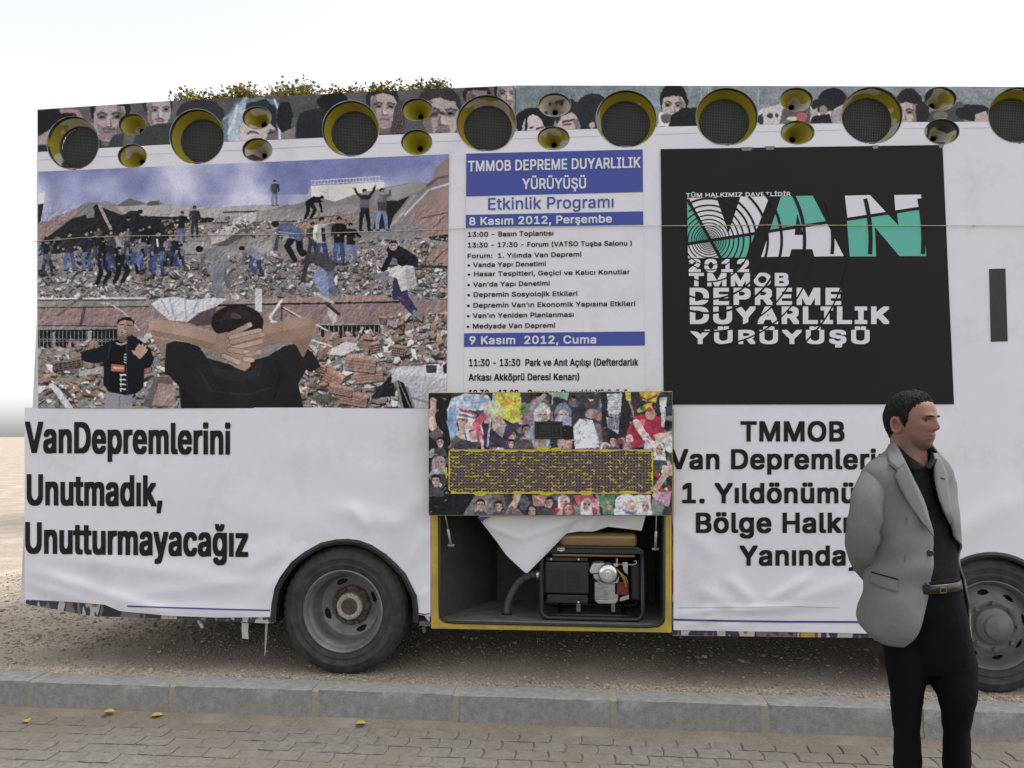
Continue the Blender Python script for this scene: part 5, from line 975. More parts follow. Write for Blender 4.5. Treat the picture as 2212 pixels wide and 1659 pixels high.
c = strip_right(); o = c.sheet("crowd_banner", .0035, None, holes=HOLES, keep=clampy(c, strip_top, strip_bot, 1113.5, 2290))
tag(o, "paler printed banner of distant heads and grey hillside along the bus roof edge", "banner", "crowd banners along the roof edge")
def gsheet(name, m, xs, top, bot, rows, off, disp=None, holes=(), parent=None, xshift=None):
    """cloth between two outlines, with folds"""
    xs = np.asarray(xs, float); vv = np.asarray(rows, float); X = np.repeat(xs[None], len(vv), 0); T, Bm = top(xs), bot(xs); Y = T[None] + (Bm - T)[None] * vv[:, None]
    if xshift is not None: X = X + xshift(X, Y)
    d = np.full(X.shape, off) + (disp(X, Y) if disp else 0)
    dr = np.stack([(X - CX) / FPX, -(Y - CY) / FPX, -np.ones_like(X)], -1) @ _Mn.T; t = (D - d) / dr[..., 1]
    pts = np.stack([dr[..., 0]*t, D - d, CAMH + dr[..., 2]*t], -1).reshape(-1, 3)
    h, w = X.shape; I = np.arange(h*w).reshape(h, w); F = np.stack([I[:-1,:-1], I[:-1,1:], I[1:,1:], I[1:,:-1]], -1).reshape(-1, 4)
    if len(holes):
        fx = X.ravel()[F].mean(1); fy = Y.ravel()[F].mean(1); ok = np.ones(len(F), bool)
        for (cx, cy, rx, ry) in holes: ok &= ((fx-cx)/rx)**2 + ((fy-cy)/ry)**2 > 1
        F = F[ok]
    org = np.array(parent_world(parent)) if parent is not None else np.array([pts[:,0].mean(), D, pts[:,2].min()])
    me = bpy.data.meshes.new(name); me.from_pydata((pts - org).tolist(), [], F.tolist()); me.materials.append(m); me.polygons.foreach_set("use_smooth", [True]*len(me.polygons))
    o = bpy.data.objects.new(name, me); COL.objects.link(o)
    if parent is not None: o.parent = parent
    else: o.location = org
    return o
ys_up = np.concatenate([np.linspace(0, .19, 86), np.linspace(.19, 1, 22)[1:]])
def up_disp(X, Y): return .0012*np.sin(X*.013 + Y*.03)*np.exp(-((Y-330)/60)**2)
up = gsheet("white_sheet", M_white, np.arange(79, 2291, 1.45), lambda x: strip_bot(x), lambda x: np.full_like(x, 884.0), ys_up, .003, up_disp, HOLES)
tag(up, "plain white vinyl sheet behind the posters with round holes cut for loudspeakers", "sheet")
sx_ = [81, 400, 757, 1114, 1500, 1949, 2290]; sy_ = [345, 329, 312, 299, 287, 277, 274]
sm2 = MB(); f_seam = pl(list(zip(sx_, sy_)))
for x in np.arange(84, 2280, 6.0):
    if all(((x + 3 - h[0])/(h[2]*1.08))**2 + ((f_seam(x) - h[1])/(h[3]*1.08))**2 > 1 for h in HOLES): sm2.add([P(x, f_seam(x), .0056), P(x+6, f_seam(x+6), .0056), P(x+6, f_seam(x+6)+.9, .0056), P(x, f_seam(x)+.9, .0056)], [(0, 1, 2, 3)])
sm2.build("welded_seam", mat("seam_grey", (.5, .49, .5), .6), up)
# lower sheets with slogans
def ridge(X, Y, x0, y0, x1, y1, w, a):
    L = math.hypot(x1-x0, y1-y0); ux, uy = (x1-x0)/L, (y1-y0)/L; s = (X-x0)*ux + (Y-y0)*uy; d = -(X-x0)*uy + (Y-y0)*ux
    return 2.2*a*np.exp(-(d/w)**2)*np.clip(np.minimum(s/(.25*L), (L-s)/(.25*L)), 0, 1)
def dispL(X, Y):
    z = .002*np.sin(X*.010 + Y*.016) + .0015*np.sin(X*.004 - Y*.03)
    for a in ((40, 1225, 420, 1345, 16, .008), (40, 1255, 300, 1330, 12, .006), (60, 1195, 560, 1262, 20, .0045), (250, 1290, 600, 1250, 15, .004), (560, 1300, 660, 1170, 14, .006), (500, 1240, 640, 1180, 16, .006), (440, 1225, 660, 1155, 18, .004), (750, 1085, 800, 1150, 16, .005), (690, 1090, 900, 1140, 22, .004), (820, 1160, 925, 1060, 22, .004), (880, 1230, 928, 1140, 14, .004), (906, 1300, 925, 1270, 8, .004), (300, 1312, 580, 1322, 10, .004), (420, 1090, 920, 1180, 40, .003), (560, 960, 900, 1040, 40, .003)): z = z + ridge(X, Y, *a)
    return z
botL = pl([(53, 1295), (151, 1300), (226, 1306), (258, 1320), (363, 1330), (470, 1334), (583, 1333), (583.9, 1333)] + ARCH[2:-1] + [(904.6, 1328), (930, 1331)])
xl = np.unique(np.concatenate([np.arange(53, 584, 4.5), np.arange(582.5, 606, .8), np.arange(606, 884, 3), np.arange(884, 906, .8), np.arange(906, 931, 3)]))
ll = gsheet("slogan_banner", M_white2, xl, lambda x: np.full_like(x, 880.5), botL, np.linspace(0, 1, 70), .006, dispL)
tag(ll, "white cloth banner with three-line slogan over the rear wheel", "banner", "slogan banners along the lower bus side")
lettering("slogan_text", "VanDepremlerini", 54.8, 978.5, 496.8, 982.3, 68, M_ink, ll, .0085, .035, 1.0, dispL)
lettering("slogan_text", "Unutmadık,", 58.5, 1091.5, 349.8, 1094.3, 67.5, M_ink, ll, .0085, .035, 1.0, dispL)
lettering("slogan_text", "Unutturmayacağız", 55.3, 1195.5, 535.3, 1203.5, 68, M_ink, ll, .0085, .035, 1.0, dispL)
def stripe(name, pts, w, off, parent, disp, m):
    f = pl(pts); xs = np.arange(pts[0][0], pts[-1][0] + 1, 4.0)
    gsheet(name, m, xs, lambda x: f(x), lambda x: f(x) + w, [0, 1], off, disp, (), parent)
stripe("hem_stripe", [(275, 1308), (400, 1312), (500, 1315), (583, 1317)], 3.2, .0085, ll, dispL, M_pur); stripe("hem_stripe", [(905, 1324), (915, 1326), (929, 1324.5)], 2.6, .0085, ll, dispL, M_pur)
def dispR(X, Y):
    z = .002*np.sin(X*.011 + Y*.014) + .001*np.sin(X*.03)
    for a in ((1560, 1240, 1640, 1310, 15, .006), (1640, 1310, 1760, 1240, 12, .007), (1500, 1270, 1600, 1310, 14, .004), (1680, 1310, 1860, 1250, 18, .005), (1455, 1330, 1560, 1318, 6, .005), (1560, 1322, 1720, 1312, 7, .007), (1470, 1352, 1560, 1335, 6, .004), (1540, 1356, 1640, 1342, 6, .003), (1460, 1130, 1560, 1210, 18, .003), (1880, 1330, 1990, 1240, 22, .005), (2000, 1190, 2230, 1060, 30, .005), (1470, 1313, 1820, 1311, 5, .004)): z = z + ridge(X, Y, *a)
    return z
botR = pl([(1455, 1361), (1560, 1363), (1760, 1366), (1890, 1369), (1988, 1370)] + [(x, y) for x, y in ARCHF[1:-2]] )
xr = np.unique(np.concatenate([np.arange(1455, 1990, 4.5), np.arange(1986, 2030, 1.2), np.arange(2030, 2284, 4)]))
lr = gsheet("slogan_banner", M_white2, xr, lambda x: np.full_like(x, 881.5), botR, np.linspace(0, 1, 70), .006, dispR)
tag(lr, "white cloth banner with centred five-line slogan next to the generator locker", "banner", "slogan banners along the lower bus side")
def letter_q(txt, upto, x0, x1, base, cap):
    ga = glyphs(upto, .05)[0]; gb = glyphs(txt, .05)[0]; k = (gb[:,0].max()-gb[:,0].min())/(ga[:,0].max()-ga[:,0].min())
    X = lambda v: 1426.7 + .225*v; lettering("slogan_text", txt, X(x0), 862.7 + .225*base, X(x0 + (x1-x0)*k), 862.7 + .225*base, cap*.225, M_ink, lr, .0085, .042, 1.0, dispR)
letter_q("TMMOB", "TMMOB", 768, 1768, 405, 196); letter_q("Van Depremlerinin", "Van Depremleri", 88, 2070, 672, 195); letter_q("1. Yıldönümünde", "1. Yıldönümü", 208, 1862, 998, 196); letter_q("Bölge Halkının", "Bölge Halk", 340, 1748, 1283, 196); letter_q("Yanındayız", "Yanında", 757, 1780, 1597, 195)
stripe("hem_stripe", [(1455, 1336.5), (1560, 1339), (1700, 1341), (1985, 1342)], 4.2, .0085, lr, dispR, M_pur)
stripe("hem_fold_shadow", [(1466, 1312.5), (1620, 1311), (1700, 1309), (1816, 1313)], 1.0, .0085, lr, dispR, mat("fold_shadow_line", (.33, .32, .33), .7))  # thin dark line paints the shade along the fold
# the big picture poster
c = rubble()
lx, rx_ = pl([(333, 82), (900, 82)]), pl([(333, 970), (881, 964)])
def keep_r(U, V):
    X = c.x0 + (c.x1-c.x0)*U; Y = c.y0 + (c.y1-c.y0)*V; Y = np.clip(Y, np.interp(X, [81, 971], [371, 333]), 882); return np.clip(X, 82, np.interp(Y, [333, 881], [970, 964])), Y
o = c.sheet("picture_poster", .0085, None, keep=keep_r); tag(o, "large printed poster of people on a collapsed building and a man with clasped hands", "poster")
# programme poster
def panel(name, quad, m, off, th=.0012, parent=None):
    k = MB(); k.prism([P(x, y, off) for x, y in quad], (0, th, 0)); return k.build(name, m, parent)
pp = panel("programme_poster", [(1006.5, 328), (1388.5, 320.5), (1394, 1000), (1001, 1000)], M_white, .0065); tag(pp, "white event programme poster with blue heading bands above the lifted locker door", "poster")
pc = lambda x, y: (984.3 + .2*x, 320.7 + .2*y); pd = lambda x, y: (984.3 + .2*x, 624.9 + .2*y)
for q in ([(1007.3,331.7),(1388.3,322.7),(1388.9,414.7),(1006.9,424.1)], [(1006.3,464.1),(1389.3,456.3),(1389.7,485.3),(1006.3,492.3)], [(1002.7,719.9),(1392.9,715.9),(1392.9,746.3),(1002.3,749.3)]): panel("heading_band", q, M_blue, .0085, .0012, pp)
def prog(T, txt, x0, b0, x1, b1, cap, m=M_ink, bold=.03, off=.0095, sp=1.0): a = T(x0, b0); b = T(x1, b1); lettering("printed_line", txt, a[0], a[1], b[0], b[1], cap*.2, m, pp, off, bold, sp)
prog(pc, "TMMOB DEPREME DUYARLILIK", 135, 250, 1995, 207, 116, M_wink, .028, .0105); prog(pc, "YÜRÜYÜŞÜ", 720, 440, 1408, 432, 116, M_wink, .028, .0105); prog(pc, "Etkinlik Programı", 352, 662, 1705, 638, 128, M_blue, .012); prog(pc, "8 Kasım 2012, Perşembe", 145, 830, 1688, 800, 86, M_wink, .035, .0105)
for T, txt, x0, b0, x1, b1, cap in ((pc,"13:00 - Basın Toplantısı",132,955,1055,940,53),(pc,"13:30 - 17:30 - Forum (VATSO Tuşba Salonu )",132,1070,1903,1048,53),(pc,"Forum:  1. Yılında Van Depremi",128,1187,1358,1167,51),(pc,"• Vanda Yapı Denetimi",128,1283,975,1270,51),(pc,"• Hasar Tespitleri, Geçici ve Kalıcı Konutlar",128,1382,1882,1357,51),(pc,"• Van’da Yapı Denetimi",126,1495,1016,1480,51),(pc,"• Depremin Sosyolojik Etkileri",125,1605,1315,1592,53),
    (pd,"• Depremin Van’ın Ekonomik Yapısına Etkileri",122,200,1940,180,53),(pd,"• Van’ın Yeniden Planlanması",120,312,1275,298,53),(pd,"• Medyada Van Depremi",118,425,1075,415,53),(pd,"11:30 - 13:30  Park ve Anıt Açılışı (Defterdarlık",145,832,1972,825,78),(pd,"Arkası Akköprü Deresi Kenarı)",140,988,1335,982,76),(pd,"12.30 - 13.00 - Depreme Duyarlılık Yürüyüşü",143,1163,1855,1160,78)): prog(T, txt, x0, b0, x1, b1, cap)
prog(pd, "9 Kasım  2012, Cuma", 148, 595, 1518, 585, 88, M_wink, .035, .0105)
# charcoal poster with sliced lettering
bp_ = panel("charcoal_poster", [(1427, 322), (2036, 313), (2061, 873), (1434, 874)], M_char, .0085); tag(bp_, "black poster with sliced white and teal letters beside the programme poster", "poster")
ac = lambda p: (1415.7 + .3*p[0], 320.7 + .3*p[1])
def clip_half(poly, a, b, sgn):
    f = lambda p: sgn*((b[0]-a[0])*(p[1]-a[1]) - (b[1]-a[1])*(p[0]-a[0])); out = []
    for i, p in enumerate(poly):
        q = poly[(i+1) % len(poly)]; fp, fq = f(p), f(q)
        if fp >= 0: out.append(p)
        if (fp >= 0) != (fq >= 0): t = fp/(fp-fq); out.append((p[0]+(q[0]-p[0])*t, p[1]+(q[1]-p[1])*t))
    return out
cc_ = (385, 660); L2 = ((232, 687), (1940, 424)); L1 = ((232, 365), (470, 790))
def flat(name, polys, m, off):
    k = MB()
    for p in polys:
        if len(p) > 2: k.add([P(*ac(q), off) for q in p], [tuple(range(len(p)))])
    return k.build(name, m, bp_)
Vl = [(228,357),(440,352),(527,607),(612,348),(822,345),(652,783),(235,790)]
Al = [[(905,345),(1025,342),(1025,725),(980,725),(965,778),(760,782),(762,780)], [(1025,342),(1133,340),(1357,775),(1145,778),(1130,725),(1025,725)]]
Nl = [(1365,340),(1545,335),(1750,555),(1720,335),(1913,332),(1950,775),(1757,775),(1580,565),(1590,777),(1400,778)]
up_, dn_ = -1, 1
wh, te = [], []
a = clip_half(Vl, *L2, up_); b = clip_half(Vl, *L2, dn_)
wh.append(clip_half(a, *L1, -1)); te.append(clip_half(a, *L1, 1)); te.append(clip_half(b, *L1, -1)); wh.append(clip_half(b, *L1, 1))
for q in Al: te.append(clip_half(q, *L2, up_)); wh.append(clip_half(q, *L2, dn_))
wh.append(clip_half([(1365,340),(1545,335),(1700,501),(1390,560)], *L2, up_)); wh.append(clip_half([(1730,470),(1720,335),(1913,332),(1925,440)], *L2, up_))
te.append(clip_half([(1372,430),(1580,490),(1580,565),(1590,777),(1400,778)], *L2, dn_)); te.append(clip_half([(1580,430),(1640,437),(1750,555),(1757,775),(1580,565)], *L2, dn_)); te.append(clip_half([(1750,555),(1735,420),(1925,420),(1950,775),(1757,775)], *L2, dn_))
flat("white_letter_piece", wh, M_wink, .0095); flat("teal_letter_piece", te, M_cyan, .0095)
def art(txt, x0, x1, base, cap, bold=.075, sp=1.05, b1=None): p0, p1 = ac((x0, base)), ac((x1, base if b1 is None else b1)); lettering("sliced_line", txt, p0[0], p0[1], p1[0], p1[1], cap*.3, M_wink, bp_, .0095, bold, sp)
art("TÜM HALKIMIZ DAVETLİDİR", 220, 975, 352, 30, .04, 1.0, 342); art("2012", 237, 678, 890, 94); art("TMMOB", 237, 965, 992, 96); art("DEPREME", 243, 1342, 1127, 124); art("DUYARLILIK", 245, 1690, 1264, 126); art("YÜRÜYÜŞÜ", 245, 1548, 1408, 102)
cut = MB()
K_ = lambda t: .72 if math.sin(t)*r_ > 125 else 1.0
def lay(p, off=.0108): cut.add([P(*ac(q), off) for q in p], [tuple(range(len(p)))])
lay([(1025-3, 470), (1002, 622), (1066, 622)], .0104)
def thick(a, b, w, off=.0106):
    L = math.hypot(b[0]-a[0], b[1]-a[1]); nx, ny = -(b[1]-a[1])/L*w/2, (b[0]-a[0])/L*w/2; lay([(a[0]+nx, a[1]+ny), (b[0]+nx, b[1]+ny), (b[0]-nx, b[1]-ny), (a[0]-nx, a[1]-ny)], off)
thick(*L2, 22); thick(*L1, 22, .0110)
for r_, w_ in ((15,3),(22,3),(30,4),(39,4),(49,5),(60,5),(73,6),(88,6),(105,7),(125,7),(150,8),(180,9),(215,10),(252,11),(300,14),(345,15),(425,17),(525,20),(690,24),(893,26),(1165,30),(1545,30),(660,15),(760,15),(1010,16)):
    n = max(40, int(r_/4)); run = []
    for i in range(n + 1):
        t = 2*math.pi*i/n; p = (cc_[0] + r_*math.cos(t), cc_[1] + r_*math.sin(t)); txt_ = p[1] > 785; ok = 222 < p[0] < 1965 and (344 if r_ not in (525, 690) else 300) < p[1] < 1455 and (r_ in (180,215,300,425,525,660,760,1010) if txt_ else r_ not in (660,760,1010)) and (txt_ or r_ > 500 or p[0] < 830)
        if ok: run.append(t)
        if (not ok or i == n) and run:
            if len(run) > 1: cut.loft([[P(*ac((cc_[0]+q*math.cos(t), cc_[1]+q*math.sin(t))), .0112) for q in (r_-w_*K_(t)/2, r_+w_*K_(t)/2)] for t in run], False, False)
            run = []
cut.build("slicing_lines", M_char, bp_)
M_tape = mat("clear_tape", (.16, .15, .15), .25)
for x, y, w in ((1600, 318, 26), (1652, 316, 22), (1883, 314, 16), (2026, 312, 14)): panel("tape_piece", [(x, y), (x+w, y-.5), (x+w-3, y+7), (x+4, y+8)], M_tape, .0100, .001, bp_)
# locker door print
c = crowd(); o = c.sheet("crowd_print", FO + .0032, hatch, keep=lambda U, V: (np.clip(924 + 531*U, 926, 1452.3), np.clip(845 + 270*V, np.interp(924 + 531*U, [925, 1453], [849, 846]), 1112.5)))
# cord across the posters
def cordline(): 
    k = MB(); pts = [(70, 522), (81, 521.6), (165, 514), (254, 510), (430, 508), (614, 506), (800, 500.5), (971, 495), (1106, 490), (1425, 488), (1670, 486), (1900, 487), (2150, 488), (2300, 489)]
    k.tube([P(x, y, .0165 + (.003 if i % 2 else 0)) for i, (x, y) in enumerate(pts)], .0021, 6); return k
o = cordline().build("cord", mat("cord_beige", (.42, .38, .30), .8), smooth=True); tag(o, "thin beige cord stretched across the posters along the bus side", "cord")
for x, y in ((205, 511), (484, 507.5), (910, 496.5), (1478, 488), (1700, 486), (2104, 488)):
    k = MB(); k.tube([P(x-5, y, .018), P(x, y, .021), P(x+5, y, .018)], [.002, .005, .002], 8); k.build("cord_knot", mat("knot_grey", (.35, .32, .27), .8) if x == 205 else bpy.data.materials["knot_grey"], o, smooth=True)
# ================================================================ things in the open locker
gp = lambda x, y: (884.8 + .275*x, 1078.4 + .275*y)            # local grid of the close-up
Gt = lambda x, y, off: P(*gp(x, y), off)
f0, f1 = -.055, -.42
M_gblk = mat("generator_black", (.018, .018, .02), .4, var=.3, scale=30); M_tank = mat("fuel_tank_ochre", (.20, .125, .03), .22, var=.15, scale=5, coat=.6)
M_alu = mat("cast_aluminium", (.40, .40, .40), .42, metal=.7, var=.2, scale=40, bump=.1); M_shin = mat("polished_cover", (.72, .73, .75), .18, metal=.85); M_red = mat("red_engine_part", (.13, .014, .014), .45); M_ew = mat("air_cleaner_white", (.48, .48, .50), .35)
c0 = Gt(1430, 915, f0); gen = empty("generator", (c0.x, D + .25, zf)); tag(gen, "portable petrol generator with ochre fuel tank standing in the open bus locker", "generator")
zb = zf + .014; ztp = Gt(1430, 392, f0).z; xl_, xr_ = Gt(1035, 700, f0).x, Gt(1830, 700, f0).x
def rrect(x0, x1, z0, z1, y, r, n=6):
    out = []
    for cx, cz, a0 in ((x1-r, z1-r, 0), (x0+r, z1-r, 90), (x0+r, z0+r, 180), (x1-r, z0+r, 270)):
        for i in range(n+1): a = R(a0 + 90*i/n); out.append(Vector((cx + r*math.cos(a), y, cz + r*math.sin(a))))
    return out + [out[0]]
fr = MB()
for off in (f0, f1): fr.tube(rrect(xl_, xr_, zb, ztp + .01, D - off, .045), .0135, 10)
for x in (xl_, xr_):
    fr.tube([(x, D - f0, ztp - .02), (x, D - f1, ztp - .02)], .012, 8); fr.tube([(x, D - f0, zb + .05), (x, D - f1, zb + .05)], .012, 8)
fr.build("tube_frame", M_gblk, gen, smooth=True)
def gbox(name, x0, y0, x1, y1, oa, ob, m, bev=.006, sub=0):
    a, b = Gt(x0, y0, oa), Gt(x1, y1, oa); k = MB(); k.box((min(a.x,b.x), D - oa, min(a.z,b.z)), (max(a.x,b.x), D - ob, max(a.z,b.z))); return k.build(name, m, gen, bevel=bev)
gbox("top_rail", 1045, 388, 1838, 432, f0 + .016, f0 - .0, M_gblk, .003)
tk = gbox("fuel_tank", 1170, 262, 1790, 392, f0 + .005, f1 + .05, M_tank, .03); tk.modifiers["bevel"].segments = 5; tk.data.polygons.foreach_set("use_smooth", [True]*len(tk.data.polygons))
k = MB(); a = Gt(1480, 262, f0 - .15); k.lathe([(.035, -.01), (.035, .03), (.028, .036), (0, .037)], a, (0, 0, 1), 20); k.build("tank_cap", M_gblk, tk, smooth=True, auto=40)
gbox("tank_flange", 1120, 430, 1770, 456, f0 + .002, f1 + .06, M_tank, .003)
gb = gbox("alternator_cover", 1062, 492, 1408, 745, f0 - .01, f0 - .16, M_gblk, .008)
lv = MB()
for col_ in ((1100, 1205), (1235, 1345)):
    for i in range(13):
        y = 560 + i*13; a, b = Gt(col_[0], y, f0 - .008), Gt(col_[1], y + 7, f0 - .008); lv.prism([(a.x, D - f0 + .006, a.z), (b.x, D - f0 + .006, a.z), (b.x, D - f0 + .012, b.z), (a.x, D - f0 + .012, b.z)], (0, .004, 0))
lv.build("louvres", mat("louvre_grey", (.06, .055, .065), .45), gb)
gbox("lower_cover", 1075, 748, 1400, 822, f0 - .02, f0 - .15, M_gblk, .006); gbox("control_panel", 1070, 456, 1400, 490, f0 - .012, f0 - .10, M_gblk, .004)
for x, y in ((1112, 470), (1327, 472), (1326, 808)):
    k = MB(); k.lathe([(.007, 0), (.007, .006), (.004, .009), (0, .009)], Gt(x, y, f0 + .001), AX, 10); k.build("bolt", M_shin, gen, smooth=True)
k = MB(); k.prism([Gt(x, y, f0 + .018) for x, y in ((1162, 382), (1217, 382), (1217, 402), (1190, 411), (1162, 402))], (0, .002, 0)); lb = k.build("maker_plate", mat("plate_silver", (.55, .54, .5), .4), gen)
k = MB(); 
for x0, x1, y0, y1 in ((1168, 1180, 388, 396), (1186, 1192, 387, 397), (1198, 1210, 388, 396)): k.add([Gt(x0, y0, f0 + .0185), Gt(x1, y0, f0 + .0185), Gt(x1, y1, f0 + .0185), Gt(x0, y1, f0 + .0185)], [(0, 1, 2, 3)])
k.build("plate_marks", M_ink, lb)
# engine
eng = gbox("engine_block", 1452, 650, 1640, 800, f0 - .03, f0 - .26, M_alu, .008)
k = MB()
for i in range(7): 
    a, b = Gt(1455, 690 + i*15, f0 - .02), Gt(1560, 696 + i*15, f0 - .02); k.box((a.x, D - f0 + .02, b.z), (b.x, D - f0 + .034, a.z))
k.build("cooling_fins", M_alu, eng, bevel=.001)
k = MB(); k.prism([Gt(x, y, f0 - .02) for x, y in ((1452, 790), (1640, 790), (1620, 822), (1480, 822))], (0, .16, 0)); k.build("oil_sump", M_alu, eng, bevel=.004)
k = MB(); k.prism([Gt(x, y, f0 - .005) for x, y in ((1440, 505), (1535, 502), (1525, 545), (1490, 585), (1420, 585), (1412, 560))], (0, .10, 0)); k.build("air_cleaner", M_ew, gen, bevel=.008)
k = MB(); k.prism([Gt(x, y, f0 - .012) for x, y in ((1440, 590), (1490, 590), (1530, 655), (1610, 650), (1650, 600), (1640, 655), (1590, 668), (1500, 662), (1450, 625))], (0, .08, 0)); k.build("fan_shroud", M_alu, gen, bevel=.004)
k = MB(); oc = []; cx, cy = 1557, 583
for i in range(6): t = R(30 + 60*i); oc += [(cx + 74*math.cos(t - .22), cy + 78*math.sin(t - .22)), (cx + 74*math.cos(t + .22), cy + 78*math.sin(t + .22))]
k.prism([Gt(x, y, f0 + .006) for x, y in oc], (0, .06, 0)); rc = k.build("recoil_housing", M_alu, gen, bevel=.006)
k = MB(); k.lathe([(.058, 0), (.057, .008), (.048, .018), (.030, .022), (.021, .021), (.020, .026), (.012, .027), (.008, .022), (0, .022)], Gt(cx, cy, f0 + .006), AX, 40); k.build("recoil_cover", M_shin, rc, smooth=True, auto=50)
k = MB(); k.prism([Gt(x, y, f0 - .01) for x, y in ((1600, 510), (1636, 505), (1638, 530), (1612, 530))], (0, .05, 0)); k.build("spark_cover", M_ew, gen, bevel=.003)
k = MB(); k.prism([Gt(x, y, f0) for x, y in ((1672, 497), (1713, 495), (1715, 595), (1690, 575), (1675, 545))], (0, .006, 0)); k.build("throttle_bracket", M_alu, gen, bevel=.002)
k = MB(); k.tube([Gt(x, y, f0 - .01) for x, y in ((1640, 510), (1700, 512), (1760, 515), (1785, 500), (1778, 482), (1762, 488))], .003, 6); k.tube([Gt(1628, 465, f0 - .02), Gt(1628, 505, f0 - .02)], .006, 6); k.build("throttle_rod", M_hub, gen, smooth=True)
k = MB(); k.tube([Gt(x, y, f0 - .006) for x, y in ((1620, 545), (1660, 590), (1690, 640), (1700, 690))], .006, 8); k.tube([Gt(x, y, f0 - .01) for x, y in ((1640, 560), (1700, 620), (1715, 660))], .004, 8); k.build("yellow_lead", mat("yellow_wire", (.30, .20, .03), .5), gen, smooth=True)
gbox("red_bracket", 1602, 650, 1722, 758, f0 - .03, f0 - .12, M_red, .008); gbox("muffler", 1735, 500, 1815, 800, f0 - .06, f0 - .28, M_gblk, .015)
k = MB(); k.prism([Gt(x, y, f0 - .02) for x, y in ((1655, 775), (1722, 752), (1725, 785), (1650, 805))], (0, .03, 0)); k.build("oil_plug_bracket", M_alu, gen, bevel=.003)
for x in (1326, 1600): gbox("rubber_mount", x - 16, 820, x + 16, 888, f0 - .02, f0 - .06, mat("mount_grey", (.12, .115, .115), .6) if x == 1326 else bpy.data.materials["mount_grey"], .004)
k = MB(); k.tube([(xl_, D - f0 + .04, zb + .01), (xr_, D - f0 + .04, zb + .01)], .010, 8); k.tube([(xl_ + .1, D - f0, zb + .002), (xl_ + .1, D - f1, zb + .002)], .012, 8); k.tube([(xr_ - .1, D - f0, zb + .002), (xr_ - .1, D - f1, zb + .002)], .012, 8); k.build("base_rail", M_gblk, gen, smooth=True)
# exhaust hose
k = MB(); hp = [(1015, 588, -.16), (960, 592, -.17), (900, 615, -.18), (845, 665, -.19), (805, 730, -.19), (775, 800, -.19), (762, 880, -.18)]
cs = []
for i in range(len(hp) - 1):
    for t in np.linspace(0, 1, 9)[:-1]: cs.append(Gt(hp[i][0] + (hp[i+1][0]-hp[i][0])*t, hp[i][1] + (hp[i+1][1]-hp[i][1])*t, hp[i][2]))
last = Gt(762, 880, -.18); last.z = zf + .001; cs.append(last)
k.tube(cs, [.021 + .0022*(i % 2) for i in range(len(cs))], 14); hs_ = k.build("exhaust_hose", mat("hose_grey", (.075, .068, .07), .6), gen, smooth=True)
k = MB(); a = Gt(1010, 588, -.16); k.lathe([(.030, -.01), (.034, 0), (.030, .01)], a, (1, 0, 0), 24); k.build("hose_clamp", M_shin, gen, smooth=True)
k = MB(); k.lathe([(.034, 0), (.034, .003), (.022, .004)], (last.x, last.y, zf), (0, 0, 1), 24); k.build("hose_collar", M_gblk, gen)
# white sheet tail drooping into the locker
gq = lambda x, y: (884.8 + .275*x, 829.5 + .275*y)
top_ = [(540, 1020), (650, 1015), (780, 1010), (920, 1010), (1080, 1010), (1240, 1010), (1360, 1010), (1480, 1010), (1640, 1010), (1860, 1010)]
bot_ = [(560, 1078), (690, 1245), (760, 1345), (918, 1492), (1080, 1330), (1235, 1172), (1330, 1158), (1440, 1160), (1560, 1120), (1822, 1152)]
w = MB(); NU, NV = 72, 22; g_ = []
tu = np.linspace(0, 1, len(top_)); uu = np.linspace(0, 1, NU)
tx, ty = [np.interp(uu, tu, [p[i] for p in top_]) for i in (0, 1)]; bx, by = [np.interp(uu, tu, [p[i] for p in bot_]) for i in (0, 1)]
for j in range(NV):
    v = j/(NV - 1); row = []
    for i in range(NU):
        x = tx[i] + (bx[i]-tx[i])*v; y = ty[i] + (by[i]-ty[i])*v
        o_ = .035 - .045*v + .007*math.sin(x*.013 + y*.01) + .014*math.exp(-((x - 1480 + (y-1050)*.8)/36)**2) + .010*math.exp(-((y - 1215 + .35*abs(x-880))/26)**2) - .012*math.exp(-((x - 1350 + (y-1050)*.9)/30)**2) + .010*math.exp(-((x - 1620)/50)**2)*math.sin(y*.05)
        row.append(P(*gq(x, y), o_))
    g_.append(row)
w.loft(g_, False, False)
o = w.build("sheet_tail", M_white, smooth=True); tag(o, "pointed loose end of white sheet drooping from under the lifted locker door", "sheet")
b = MB(); b.add([P(*gq(x, y), .045) for x, y in ((528, 1046), (640, 1044), (592, 1062), (572, 1086))], [(0, 1, 2, 3)]); b.build("blue_corner", M_blue, o)
# ================================================================ the man standing by the kerb
MX, MY = 1972, 1000
_r = ray(MX, MY); _h = np.array([_r[0], _r[1], 0]); Wv = Vector(_h / np.linalg.norm(_h)); Uv = Vector((Wv.y, -Wv.x, 0)); Zv = Vector((0, 0, 1))
_f = Vector((-math.sin(YAW), math.cos(YAW), 0)); MDIST = 2.73 / Wv.dot(_f)      # metres from the camera
CAM = Vector((0, 0, CAMH))
def Mp(x, y, w=0.0):                                  # a spot of the figure, w = metres beyond its middle plane
    d = Vector(ray(x, y)); t = (MDIST + w) / d.dot(Wv); return CAM + d * t
def to_sheet(p):                                      # where a point of the place stands on the photo sheet
    q = np.array(p) - np.array(CAM); c = _Mn.T @ q; return CX + FPX * c[0] / -c[2], CY - FPX * c[1] / -c[2]
TH = R(45); Fb = (-Wv * math.cos(TH) + Uv * math.sin(TH)); Lb = (Wv * math.sin(TH) + Uv * math.cos(TH))      # chest direction, his left
man = empty("person", Mp(1990, 1300) * 1.0); man.location.z = 0.0
tag(man, "man in light grey blazer over black shirt standing with hands behind his back", "person")
M_skin = mat("skin", (.36, .19, .145), .5, attr="skin", spec=.35, bump=.06, bscale=220, bdist=.002)
